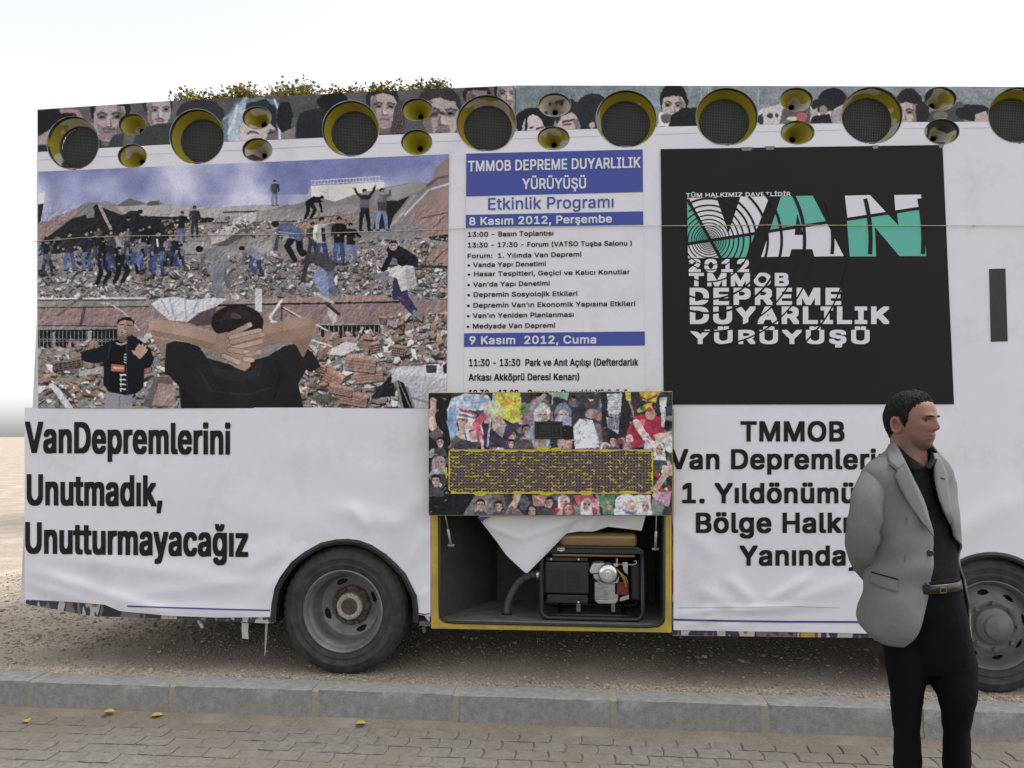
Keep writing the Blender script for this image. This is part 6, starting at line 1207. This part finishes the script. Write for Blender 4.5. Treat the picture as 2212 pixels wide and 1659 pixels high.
M_hair = mat("dark_hair", (.010, .0075, .0065), .75, spec=.2, var=.5, scale=90, bump=.7, bscale=150, bdist=.006)
M_jack = mat("grey_tweed", (.168, .167, .170), .9, var=.10, scale=300, bump=.7, bscale=7, bdist=.010, spec=.15, detail=2)
M_lapel = mat("grey_lapel", (.178, .178, .182), .9, var=.10, scale=420, bump=.1, bscale=12, bdist=.01, spec=.15)
M_shirt = mat("black_shirt", (.006, .0072, .0070), .85, bump=.5, bscale=14, bdist=.014, spec=.15)
M_trou = mat("black_trousers", (.0042, .0042, .0055), .9, bump=.6, bscale=9, bdist=.015, spec=.1)
M_leather = mat("black_leather", (.012, .011, .011), .35); M_brass = mat("brass", (.26, .17, .07), .35, metal=.8)
# --- blazer: sections of the trunk, each from its outline on the photo sheet
SEC = [ # y, left, right, right-panel edge, left-panel edge, depth ratio
 (958, 1926, 2010, 1937, 2012, .80), (972, 1920, 2018, 1943, 2020, .76), (985, 1904, 2030, 1951, 2023, .66), (1000, 1880, 2043, 1959, 2021, .58), (1016, 1866, 2053, 1967, 2020, .54), (1036, 1862, 2058, 1976, 2021, .54), (1060, 1868, 2062, 1986, 2026, .56),
 (1090, 1874, 2065, 1998, 2036, .58), (1120, 1880, 2067, 2010, 2049, .60), (1152, 1883, 2069, 2018, 2060, .60), (1190, 1884, 2073, 2016, 2068, .60), (1225, 1880, 2080, 2013, 2073, .60), (1254, 1878, 2083, 2010, 2078, .62),
 (1285, 1871, 2086, 2003, 2083, .64), (1312, 1864, 2088, 1995, 2086, .66), (1335, 1862, 2090, 1988, 2088, .66), (1356, 1868, 2091, 1979, 2090, .66), (1372, 1886, 2091, 1965, 2091, .64), (1382, 1904, 2094, 1951, 2092, .62)]
_y = [s[0] for s in SEC]
def sec(y): return [float(np.interp(y, _y, [s[i] for s in SEC])) for i in range(1, 6)]
def ring_par(y, grow=0.0, xl=None, xr=None):
    s = sec(y); xl, xr = (s[0], s[1]) if xl is None else (xl, xr)
    a, b = Mp(xl, y), Mp(xr, y); c = (a + b) * .5; hw = (b - a).length * .5; q = s[4]
    A = hw / math.sqrt(math.cos(TH)**2 + (q * math.sin(TH))**2) + grow; return c, A, (A - grow) * q + grow
def ring_pt(par, phi, ex=.86):
    c, A, B = par; co, si = math.cos(phi), math.sin(phi)
    return c + Fb * (B * math.copysign(abs(co)**ex, co)) + Lb * (A * math.copysign(abs(si)**ex, si))
def solve_phi(par, x, lo, hi):                        # angle on the front where the section crosses sheet column x
    best = None
    for t in np.linspace(lo, hi, 240):
        e = abs(to_sheet(ring_pt(par, t))[0] - x)
        if best is None or e < best[0]: best = (e, t)
    return best[1]
def surf(x, y, off=.0): par = ring_par(y, off); return ring_pt(par, solve_phi(par, x, R(-135), R(48)))
def smooth_rows(a, k=1):
    for _ in range(k): a = [a[0]] + [(a[i-1] + 2*a[i] + a[i+1]) / 4 for i in range(1, len(a)-1)] + [a[-1]]
    return a
ysamp = list(np.linspace(960, 1382, 58)); NP = 84; rows = []
phR = smooth_rows([solve_phi(ring_par(y), sec(y)[2], R(-135), R(46)) for y in ysamp], 3); phL = smooth_rows([solve_phi(ring_par(y), sec(y)[3], R(3), R(80)) for y in ysamp], 3)
for y, pr, pl_ in zip(ysamp, phR, phL):
    par = ring_par(y); row = []; end = pl_ - 2*math.pi
    for j in range(NP):
        t = pr + (end - pr) * j / (NP - 1); p = ring_pt(par, t)
        nrm = (p - par[0]).normalized(); fold = .005*math.sin(t*5 + y*.02) * (y > 1040) + .0045*math.sin(t*3 - y*.045) + .0045*math.sin(t*2 + y*.10) * math.exp(-((y - 1215)/60)**2) + .004*math.sin(y*.055 + t*6)*math.exp(-((y - 1130)/70)**2) + (.004*math.sin(t*7) * max(0, (y-1260)/120))
        row.append(p + nrm * fold)
    rows.append(row)
jk = MB(); jk.loft(rows, False, False); blazer = jk.build("blazer", M_jack, man, smooth=True)
sol = blazer.modifiers.new("cloth", 'SOLIDIFY'); sol.thickness = .007; sol.offset = 0
def limb(pts, n=22, flat=1.0): # (x, y, w, r)
    P_ = [Mp(x, y, w) for x, y, w, r in pts]; rs = [p[3] for p in pts]; out, rr = [], []
    m = len(P_)
    for i in range(m - 1):
        p0, p1, p2, p3 = P_[max(i-1,0)], P_[i], P_[i+1], P_[min(i+2,m-1)]
        for t in np.linspace(0, 1, 8)[:-1]:
            out.append(.5*((2*p1) + (p2-p0)*t + (2*p0-5*p1+4*p2-p3)*t*t + (3*p1-p0-3*p2+p3)*t**3)); rr.append(rs[i] + (rs[i+1]-rs[i])*(t*t*(3-2*t)))
    out.append(P_[-1]); rr.append(rs[-1]); return out, rr
def sleeve(pts):
    p, r_ = limb(pts); k = MB(); r_ = [v * (1 + .016*math.sin(i*.9 + 2) * (i > 12) + .012*math.sin(i*2.3) * (i > 20)) for i, v in enumerate(r_)]; k.tube(p, r_, 26, True)
    for i in range(len(p)):
        for j in range(26):
            q = Vector(k.v[i*26 + j]); t = 2*math.pi*j/26; w_ = .045*math.sin(i*.85 + 2.2*math.cos(t) + 1.3*math.sin(2*t)) * min(1, max(.15, (i - 8)/14)) + .025*math.sin(3*t + i*.25); k.v[i*26 + j] = tuple(p[i] + (q - p[i])*(1 + w_))
    return k.build("sleeve", M_jack, blazer, smooth=True)
ARM_R = [(1898, 1020, -.060, .034), (1888, 1038, -.098, .050), (1876, 1075, -.140, .055), (1868, 1120, -.155, .056), (1862, 1165, -.130, .057), (1865, 1200, -.065, .053), (1880, 1234, .04, .044), (1898, 1256, .10, .036)]
ARM_L = [(2020, 1022, .08, .036), (2024, 1036, .11, .046), (2022, 1085, .14, .048), (2014, 1140, .16, .048), (2002, 1190, .17, .046), (2000, 1225, .20, .043), (1960, 1250, .19, .037), (1930, 1260, .165, .033)]
sleeve(ARM_R); sleeve(ARM_L)
def patch(name, poly, m, off, parent, th=.003, dens=10):
    """a piece of cloth lying on the blazer: two edge lines (inner, outer) on the photo sheet"""
    e0, e1 = poly; n = dens*2; k = MB(); t0 = np.linspace(0, 1, n)
    i0 = [np.interp(t0, np.linspace(0, 1, len(e0)), [q[i] for q in e0]) for i in (0, 1)]; i1 = [np.interp(t0, np.linspace(0, 1, len(e1)), [q[i] for q in e1]) for i in (0, 1)]
    g = []
    for j in range(n):
        g.append([surf(i0[0][j] + (i1[0][j]-i0[0][j])*v, i0[1][j] + (i1[1][j]-i0[1][j])*v, off) for v in np.linspace(0, 1, 6)])
    k.loft(g, False, False); o = k.build(name, m, parent, smooth=True); s = o.modifiers.new("cloth", 'SOLIDIFY'); s.thickness = th; s.offset = 0; return o
patch("lapel", ([(1951,986),(1957,997),(1974,1032),(1996,1082),(2014,1132),(2017,1150)], [(1920,1000),(1939,1014),(1933,1024),(1948,1056),(1968,1088),(2012,1145)]), M_lapel, .015, blazer, .005)
patch("collar", ([(1932,956),(1938,964),(1950,986),(1957,997)], [(1924,962),(1915,978),(1920,994),(1939,1012)]), M_lapel, .016, blazer, .005)
patch("pocket_flap", ([(1884,1229),(1912,1232),(1940,1237)], [(1877,1252),(1906,1258),(1938,1264)]), M_jack, .009, blazer, .005)
patch("pocket_edge", ([(1883,1228.5),(1912,1231.5),(1940,1236)], [(1883,1231),(1912,1234),(1940,1238.5)]), M_shirt, .0125, blazer, .002)
patch("dart_seam", ([(1957,1110),(1955,1180),(1953,1232)], [(1958.2,1110),(1956.2,1180),(1954.2,1232)]), mat("seam_dark", (.10, .10, .10), .9), .0055, blazer, .001)
for x, y in ((2010, 1184), (2003, 1251)):
    p = surf(x, y, .008); c_ = ring_par(y)[0]; n_ = (p - c_); n_.z = 0; n_.normalize(); k = MB(); k.lathe([(.011, -.004), (.011, .002), (.009, .004), (0, .0035)], p, n_, 16); k.build("button", M_leather, blazer, smooth=True, auto=40)
# his left lapel, seen edge-on past the shirt
def lpt(x, y, off=.010): par = ring_par(y, off); return ring_pt(par, solve_phi(par, x, R(3), R(80)))
k = MB(); g = []
for y, x0, x1 in ((978,2017,2024),(992,2019,2032),(1008,2018,2040),(1022,2019,2047),(1036,2020,2048),(1052,2023,2050),(1075,2029,2052),(1100,2040,2056),(1125,2051,2060)):
    g.append([lpt(x0 + (x1-x0)*v, y, .010) for v in np.linspace(0, 1, 5)])
k.loft(g, False, False); o = k.build("lapel", M_lapel, blazer, smooth=True); s = o.modifiers.new("cloth", 'SOLIDIFY'); s.thickness = .004; s.offset = 0
k = MB(); k.loft([[lpt(2032, 1028, .014), lpt(2042, 1031, .014)], [lpt(2032, 1030, .014), lpt(2042, 1033, .014)]], False, False); k.build("buttonhole", M_shirt, blazer)
# --- shirt
sh_ = MB(); rr = []
for y in np.linspace(955, 1285, 40):
    t = np.interp(y, [955, 985, 1010, 1040, 1285], [-.004, -.012, -.016, -.014, -.012]); par = ring_par(max(y, 958), t); row = [ring_pt(par, 2*math.pi*j/56) + (ring_pt(par, 2*math.pi*j/56) - par[0]).normalized() * (.003*math.sin(6*2*math.pi*j/56 + y*.05)) * (y > 1030) for j in range(56)]
    if y < 1000:
        kk = np.interp(y, [955, 1000], [.0, 1.0]); cN = Mp(1968, y, .0); 
        row = [p.lerp(cN + (p - par[0]) * (.058 / max(.03, (p - par[0]).length)) + Zv * 0, 1 - kk) for p in row]
    rr.append(row)
rr = rr[3:]
for i in range(len(rr) - 1):                          # the neck opening stays free
    for j in range(56):
        q = [rr[i][j], rr[i][(j+1) % 56], rr[i+1][(j+1) % 56], rr[i+1][j]]; m_ = sum(q, Vector()) / 4; x_, y_ = to_sheet(m_)
        front = (m_ - Mp(1968, y_)).dot(Fb) > -.01
        if front and y_ < 1010 and -(1013 - y_)*1.5 - 3 < x_ - 1997 < (1013 - y_)*.75 + 2: continue
        sh_.add(q, [(0, 1, 2, 3)])
shirt = sh_.build("shirt", M_shirt, man)
bm_ = bmesh.new(); bm_.from_mesh(shirt.data); bmesh.ops.remove_doubles(bm_, verts=bm_.verts, dist=1e-5); bmesh.ops.recalc_face_normals(bm_, faces=bm_.faces); bm_.to_mesh(shirt.data); bm_.free(); shirt.data.polygons.foreach_set("use_smooth", [True]*len(shirt.data.polygons))
def leaf(up_e, lo_e, name):                           # one wing of the open shirt collar: upper and lower edge (sheet x, y, depth)
    n = 14; k = MB(); g = []; t0 = np.linspace(0, 1, n); itp = lambda e, i: np.interp(t0, np.linspace(0, 1, len(e)), [q[i] for q in e])
    U_ = [itp(up_e, i) for i in range(3)]; L_e = [itp(lo_e, i) for i in range(3)]
    for j in range(n): g.append([Mp(U_[0][j] + (L_e[0][j]-U_[0][j])*v, U_[1][j] + (L_e[1][j]-U_[1][j])*v, U_[2][j] + (L_e[2][j]-U_[2][j])*v - .010*math.sin(math.pi*v)) for v in np.linspace(0, 1, 6)])
    k.loft(g, False, False); o = k.build(name, M_shirt, shirt, smooth=True); s = o.modifiers.new("cloth", 'SOLIDIFY'); s.thickness = .004; s.offset = 0
leaf([(1931, 951, -.004), (1944, 968, -.048), (1962, 985, -.066), (1980, 997, -.078), (1996, 1008, -.088)], [(1932, 966, -.030), (1940, 982, -.070), (1953, 1000, -.092), (1962, 1013, -.104), (1973, 1021, -.110)], "shirt_collar")
leaf([(2008, 975, .012), (2012, 984, -.010), (2008, 996, -.045), (1997, 1009, -.086)], [(2019, 980, .006), (2026, 987, -.022), (2021, 1001, -.058), (2008, 1014, -.090)], "shirt_collar")
k = MB(); k.loft([[Mp(1931 + 4*math.sin(t), 951 + 3*t, -.004 + .06*math.sin(t)) for t in (0, .8, 1.6)], [Mp(1932, 966, -.03), Mp(1936, 966, .03), Mp(1940, 968, .05)]], False, False); k.build("collar_stand", M_shirt, shirt, smooth=True)
# --- trousers, belt, shoes
tr = MB()
def leg_ring(y, xl, xr, w, dep, n=28):
    a, b = Mp(xl, y, w), Mp(xr, y, w); c = (a + b)*.5; h = (b - a)*.5
    return [c + h*math.cos(2*math.pi*j/n) - Wv*dep*math.sin(2*math.pi*j/n) for j in range(n)]
pel = [(1246, 1890, 2072, 0, .118), (1275, 1888, 2078, 0, .122), (1310, 1890, 2086, 0, .126), (1345, 1896, 2094, 0, .124), (1380, 1902, 2098, 0, .118), (1420, 1910, 2104, 0, .108), (1446, 1914, 2110, 0, .09)]
tr.loft([leg_ring(*q) for q in pel], True, True)
fy = to_sheet(Vector((Mp(1960, 1500).x, Mp(1960, 1500).y, .04)))[1]
def leg(pts):
    ys_ = np.linspace(pts[0][0], pts[-1][0], 46); out = []
    for i, y in enumerate(ys_):
        q = [float(np.interp(y, [p[0] for p in pts], [p[k_] for p in pts])) for k_ in (1, 2, 3, 4)]; wv = 1.9*math.sin(i*.7) + 1.5*math.sin(i*1.7); out.append(leg_ring(y, q[0] + wv*.6, q[1] - wv*.5, q[2], q[3]))
    tr.loft(out, True, True)
leg([(1360, 1900, 2002, -.03, .105), (1434, 1912, 2005, -.03, .095), (1470, 1918, 2004, -.03, .088), (1530, 1925, 1992, -.03, .076), (1570, 1929, 1989, -.03, .074), (1660, 1930, 1992, -.02, .073), (1780, 1932, 1990, -.01, .070), (fy, 1930, 1988, 0, .066)])
leg([(1360, 1992, 2097, .03, .105), (1434, 2000, 2112, .02, .098), (1480, 2010, 2116, .0, .094), (1500, 2022, 2115, -.01, .090), (1530, 2032, 2106, -.01, .082), (1570, 2035, 2098, .0, .074), (1660, 2036, 2098, .02, .073), (1780, 2038, 2096, .03, .070), (fy, 2036, 2096, .04, .066)])
trousers = tr.build("trousers", M_trou, man, smooth=True)
rm = trousers.modifiers.new("merge", 'REMESH'); rm.mode = 'VOXEL'; rm.voxel_size = .008; rm.use_smooth_shade = True
k = MB(); bl = [leg_ring(y, xl, xr, 0, d_, 40) for y, xl, xr, d_ in ((1252, 1888, 2075, .122), (1252.5, 1886, 2077, .125), (1270, 1885, 2080, .128), (1270.5, 1887, 2078, .124))]; k.loft(bl, True, False); belt = k.build("belt", M_leather, man, smooth=True)
bc = Mp(2035, 1263, 0); dirb = (Fb*.6 - Wv*.4).normalized(); 
tt = None
for t in np.linspace(0, math.pi, 200):
    p = Mp(1982, 1262) + (Mp(2079, 1262) - Mp(1982, 1262))*math.cos(t) - Wv*.130*math.sin(t)
    e = abs(to_sheet(p)[0] - 2035)
    if tt is None or e < tt[0]: tt = (e, p, t)
pb = tt[1]; tang = (Mp(2079, 1262) - Mp(1982, 1262)).normalized()*math.sin(tt[2])*-1 - Wv*math.cos(tt[2])*.9; tang.normalize(); nb = tang.cross(Zv); nb = nb if nb.dot(Wv) < 0 else -nb
k = MB()
for a, b, c_, d_ in ((-.012, .012, .007, .010), (-.012, .012, -.010, -.007), (-.012, -.0095, -.010, .010), (.0095, .012, -.010, .010)): k.prism([pb + tang*a + Zv*c_ + nb*.003, pb + tang*b + Zv*c_ + nb*.003, pb + tang*b + Zv*d_ + nb*.003, pb + tang*a + Zv*d_ + nb*.003], nb*.004)
k.build("buckle", M_brass, belt)
for (xl, xr, w) in ((1930, 1988, -.0), (2036, 2096, .04)):
    c = Mp((xl+xr)/2, fy, w); c.z = 0; k = MB(); rings = []
    for t, wd, ht in ((-.095, .02, .03), (-.085, .036, .07), (-.04, .042, .10), (.03, .044, .09), (.09, .05, .065), (.15, .048, .05), (.19, .034, .04), (.205, .01, .03)):
        rings.append([c + Fb*t + Lb*(wd*math.cos(a)) + Zv*max(.002, (.012 if math.sin(a) < 0 else 0) + ht*max(0, math.sin(a)) + .004) for a in np.linspace(0, 2*math.pi, 18, endpoint=False)])
    k.loft(rings, True, True); k.build("shoe", M_leather, man, smooth=True)
# --- body: one continuous skin with head, neck, trunk, arms, hands and legs
HT = R(57); Fh = (-Wv*math.cos(HT) + Uv*math.sin(HT)); Lh = (Wv*math.sin(HT) + Uv*math.cos(HT)); Fh = Fh.normalized()
HS = .873                                       # size
HO = Mp(1972, 974, .0)                                # chin level, middle of the head
UPH = (Zv + Fh*-.02 + Uv*.015).normalized(); Lh = UPH.cross(Fh).normalized(); FhT = Lh.cross(UPH).normalized()
def gsn(d, s): return math.exp(-(d/s)**2)
def head_r(v):
    """skull and face: distance from the centre (0,0,.125) along unit direction v; x forward, y left, z up, chin at z = 0, crown at .24"""
    def elr(c, r):
        o = Vector((0, 0, .125)) - Vector(c); a = sum((v[i]/r[i])**2 for i in range(3)); b = 2*sum(o[i]*v[i]/r[i]**2 for i in range(3)); q = sum((o[i]/r[i])**2 for i in range(3)) - 1
        dd = b*b - 4*a*q
        return (-b + math.sqrt(dd))/(2*a) if dd > 0 else 0
    rs = [elr((-.008, 0, .140), (.100, .0775, .100)), elr((.030, 0, .070), (.062, .056, .072)), elr((.045, 0, .135), (.053, .060, .070)), elr((-.02, 0, .10), (.07, .062, .085)), elr((.046, 0, .166), (.050, .058, .056))]
    k_ = 140; return math.log(sum(math.exp(k_*r) for r in rs)) / k_ - .002
def face_add(p):
    x, y, z = p; f = 0.0; ay = abs(y)
    if x > .03:
        nz = np.interp(z, [.078, .084, .090, .100, .118, .132, .142], [0, .008, .024, .0275, .018, .010, .003]); nw = np.interp(z, [.08, .088, .1, .13], [.019, .018, .013, .009])
        f += nz*math.exp(-(ay/nw)**2.2) + .006*gsn(ay - .014, .008)*gsn(z - .089, .008)                     # nose and nostrils
        f -= .0130*gsn(ay - .031, .017)*gsn(z - .127, .011)                                                    # eye sockets
        f += .0035*gsn(ay - .031, .010)*gsn(z - .126, .006)                                                    # lids
        f += .0085*gsn(ay - .026, .024)*gsn(z - .145, .009)                                                    # brow
        f += .005*gsn(ay - .046, .016)*gsn(z - .104, .016)                                                     # cheekbone
        f -= .0065*gsn(ay - .042, .015)*gsn(z - .072, .018)
        f += .0055*gsn(y, .026)*gsn(z - .0665, .0055) + .0060*gsn(y, .022)*gsn(z - .0535, .006) - .0035*gsn(y, .026)*gsn(z - .0600, .0025)   # lips
        f -= .005*gsn(y, .024)*gsn(z - .040, .007); f += .007*gsn(y, .020)*gsn(z - .018, .014)                # chin
        f -= .0050*gsn(ay - (.016 + (.09 - z)*.4), .004)*(.05 < z < .092)                                     # fold from nose to mouth
    return f
NA, NB = 120, 96
def hpt(p): return HO + (FhT*p[0] + Lh*p[1] + UPH*p[2]) * HS
HG = []; HD = []
for i in range(NB + 1):
    th = math.pi*i/NB; row = []; rowd = []
    for j in range(NA):
        a = 2*math.pi*j/NA; v = Vector((math.sin(th)*math.cos(a), math.sin(th)*math.sin(a), math.cos(th))); p = Vector((0, 0, .125)) + v*head_r(v); p = p + Vector((face_add(p), 0, 0)) ; row.append(p); rowd.append(v)
    HG.append(row); HD.append(rowd)
bd = MB(); bd.loft([[hpt(p) for p in row] for row in HG], True, True)
for s in (-1, 1):                                      # ears
    ec = Vector((-.012, s*.076, .108)); rim_ = []
    for i in range(15):
        t = R(-115) + R(290)*i/14; q = Vector((ec.x - .016*math.cos(t - R(10)) - .004, ec.y + s*(.006 + .006*(math.cos(t) > -.2)), ec.z + .031*math.sin(t))); rim_.append(hpt(q))
    bd.tube(rim_, [.0045 + .002*math.sin(i*.2) for i in range(15)], 8)
    bd.loft([[hpt(ec + Vector((r_*.020*math.cos(t) - .002, s*h, r_*.030*math.sin(t)))) for t in np.linspace(0, 2*math.pi, 16, endpoint=False)] for r_, h in ((.9, -.012), (.95, .002), (.7, .003), (.3, -.001))], True, True)
    bd.tube([hpt(ec + Vector((.006, s*.004, -.022))), hpt(ec + Vector((.004, s*.006, -.030)))], [.008, .007], 10)
nk = [Vector((-.018, 0, .075)), Vector((-.020, 0, .03)), Vector((-.022, 0, -.02)), Vector((-.03, 0, -.07)), Vector((-.035, 0, -.12))]; bd.tube([hpt(p) for p in nk], [.060, .060, .063, .072, .09], 28)
bd.tube([hpt(Vector((.028, 0, .012))), hpt(Vector((.030, 0, -.03))), hpt(Vector((.02, 0, -.07)))], [.020, .018, .014], 12)
bd.loft([[ring_pt(ring_par(y, -.024), 2*math.pi*j/36) for j in range(36)] for y in np.linspace(1012, 1265, 18)], True, True)
for A_ in (ARM_R, ARM_L):
    p, r_ = limb(A_); bd.tube(p, [v*.72 for v in r_], 16)
# hands held together behind the back, five fingers each
def hand(wr, dirv, side, upv):
    f = dirv.normalized(); u = (upv - f*upv.dot(f)).normalized(); s = f.cross(u).normalized()
    bd.loft([[wr + f*t + u*(hh*math.sin(a)) + s*(ww*math.cos(a)) for a in np.linspace(0, 2*math.pi, 14, endpoint=False)] for t, ww, hh in ((-.02, .026, .021), (.01, .030, .018), (.045, .040, .016), (.085, .041, .014), (.095, .036, .011))], True, True)
    for k_, (o, L) in enumerate(((-.031, .070), (-.010, .080), (.011, .075), (.031, .060))):
        b0 = wr + f*.085 + s*o*side; c1 = b0 + f*L*.45 - u*.006; c2 = c1 + f*L*.25 - u*L*.28; c3 = c2 + f*L*.02 - u*L*.3; bd.tube([b0, c1, c2, c3], [.0095, .0088, .008, .0062], 9)
    b0 = wr + f*.03 - s*.03*side; bd.tube([b0, b0 - s*.026*side + f*.022, b0 - s*.030*side + f*.050 - u*.008], [.012, .0105, .008], 9)
wR, wL = Mp(*ARM_R[-1][:3]), Mp(*ARM_L[-1][:3]); hand(wR, (wL - wR).normalized() + Zv*-.25, 1, -Fb); hand(wL, (wR - wL).normalized() + Zv*-.45, -1, -Fb)
for pts in ([(1380, 1951, -.03), (1530, 1958, -.03), (1700, 1958, -.01), (fy + 30, 1958, 0)], [(1380, 2048, .03), (1530, 2068, 0), (1700, 2066, .02), (fy + 30, 2066, .04)]):
    bd.tube([Mp(x, y, w) for y, x, w in pts], [.05, .040, .038, .030], 16)
bd.tube([Mp(1985, 1300), Mp(1985, 1420)], [.07, .06], 20)
body = bd.build("body", M_skin, man, smooth=True)
rm = body.modifiers.new("merge", 'REMESH'); rm.mode = 'VOXEL'; rm.voxel_size = .0034; rm.use_smooth_shade = True
dg = bpy.context.evaluated_depsgraph_get(); dg.update(); me2 = bpy.data.meshes.new_from_object(body.evaluated_get(dg)); body.modifiers.clear(); body.data = me2
n = len(me2.vertices); co = np.empty(n*3); me2.vertices.foreach_get("co", co); co = co.reshape(-1, 3) + np.array(parent_world(man)) - np.array(HO)
hx, hy_, hz = co @ np.array(FhT)/HS, co @ np.array(Lh)/HS, co @ np.array(UPH)/HS
G = lambda d, s: np.exp(-(d/s)**2)
skin = np.array([.24, .128, .098])[None] * np.ones((n, 1)); face = (hz > -.03)
stub = face*np.clip(1.15*G(hz - .035, .045)*(hx > -.02) , 0, 1)*np.clip((hx + .02)*40, 0, 1); stub *= 1 - .8*G(np.abs(hy_) - .04, .016)*G(hz - .10, .02)
skin *= (1 - .40*stub[:, None]*np.array([1.0, .92, .85])); lips = face*(hx > .05)*G(hy_, .021)*np.clip(G(hz - .0665, .005) + G(hz - .0535, .006), 0, 1)
skin = skin*(1 - lips[:, None]) + lips[:, None]*np.array([.27, .115, .10]); line = face*(hx > .05)*G(hy_, .024)*G(hz - .060, .0024); skin *= (1 - .7*line[:, None])
chk = face*(hx > .03)*G(np.abs(hy_) - .040, .022)*G(hz - .098, .022) + face*(hx > .1)*G(hy_, .015)*G(hz - .097, .012); skin *= 1 + chk[:, None]*np.array([.12, -.06, -.04]); ear = face*(np.abs(hy_) > .072); skin = np.where(ear[:, None], skin*np.array([1.12, .93, .92]), skin)
ca = me2.color_attributes.new("skin", 'FLOAT_COLOR', 'POINT'); c4 = np.ones((n, 4)); c4[:, :3] = skin; ca.data.foreach_set("color", c4.ravel())
if not me2.materials: me2.materials.append(M_skin)
me2.polygons.foreach_set("use_smooth", [True]*len(me2.polygons))
# eyes, brows, hair
M_eye = mat("eye_dark", (.02, .014, .012), .15); M_evw = mat("eye_white", (.15, .11, .10), .4)
for s in (-1, 1):
    ec = Vector((.0712, s*.031, .1262)); k = MB(); k.lathe([(.0, -.012), (.008, -.009), (.0115, -.002), (.0118, .002), (.009, .0075), (.005, .0105)], hpt(ec), FhT, 18); ey = k.build("eye", M_evw, man, smooth=True)
    k = MB(); k.lathe([(.0056, .0085), (.0050, .0112), (0, .0122)], hpt(ec), (FhT*.95 + Lh*-.15).normalized(), 14); k.build("iris", M_eye, ey, smooth=True)
    k = MB(); pts = []; 
    for i in range(9):
        t = i/8; yy = s*(.010 + .038*t); zz = .1405 + .004*math.sin(t*2.6) - .003*t; v = Vector((.09, yy, zz - .125)).normalized(); p = Vector((0, 0, .125)) + v*head_r(v); p.x += face_add(p) + .0008; pts.append(hpt(p))
    k.tube(pts, [.0012, .0022, .0029, .0032, .0031, .0028, .0022, .0014, .0006], 7); k.build("eyebrow", M_hair, man, smooth=True)
    k = MB(); pts = []
    for i in range(9):
        t = i/8; yy = s*(.018 + .027*t); zz = .1305 + .0028*math.sin(t*math.pi); v = Vector((.09, yy, zz - .125)).normalized(); p = Vector((0, 0, .125)) + v*head_r(v); p.x += face_add(p) + .001; pts.append(hpt(p))
    k.tube(pts, .0014, 6); k.build("eyelashes", M_hair, ey, smooth=True)
hr = MB(); vs, idx, rg_ = [], {}, random.Random(3); fs = []
def hairline(a):                                       # lowest height of the hair round the head (a = 0 front)
    a = abs((a + math.pi) % (2*math.pi) - math.pi); return float(np.interp(math.degrees(a), [0, 20, 38, 52, 62, 70, 79, 86, 92, 106, 114, 125, 150, 180], [.206, .205, .194, .180, .166, .118, .100, .112, .140, .142, .112, .066, .030, .022]))
for i in range(NB + 1):
    for j in range(NA):
        p = HG[i][j]; v = HD[i][j]; a = math.atan2(p.y, p.x + .0); e = p.z - hairline(a) + .004*math.sin(j*1.7) + rg_.uniform(-.002, .002)
        th_ = np.clip(e/.020, -.35, 1)*.011 + (.008*gsn(a, .7)*np.clip(e/.03, 0, 1) if p.z > .18 else 0) + np.clip((p.z - .20)/.04, 0, 1)*.006; th_ += rg_.uniform(-.0022, .0026)
        idx[i, j] = (len(vs), e); vs.append(hpt(p + v*float(th_)))
for i in range(NB):
    for j in range(NA):
        q = [idx[i, j], idx[i, (j+1) % NA], idx[i+1, (j+1) % NA], idx[i+1, j]]
        if max(k_[1] for k_ in q) > -.006: fs.append(tuple(k_[0] for k_ in q))
hr.add(vs, fs); used = sorted({i for f in hr.f for i in f}); rmap = {o: n_ for n_, o in enumerate(used)}; hr.v = [hr.v[i] for i in used]; hr.f = [tuple(rmap[i] for i in f) for f in hr.f]
hair = hr.build("hair", M_hair, man, smooth=True)
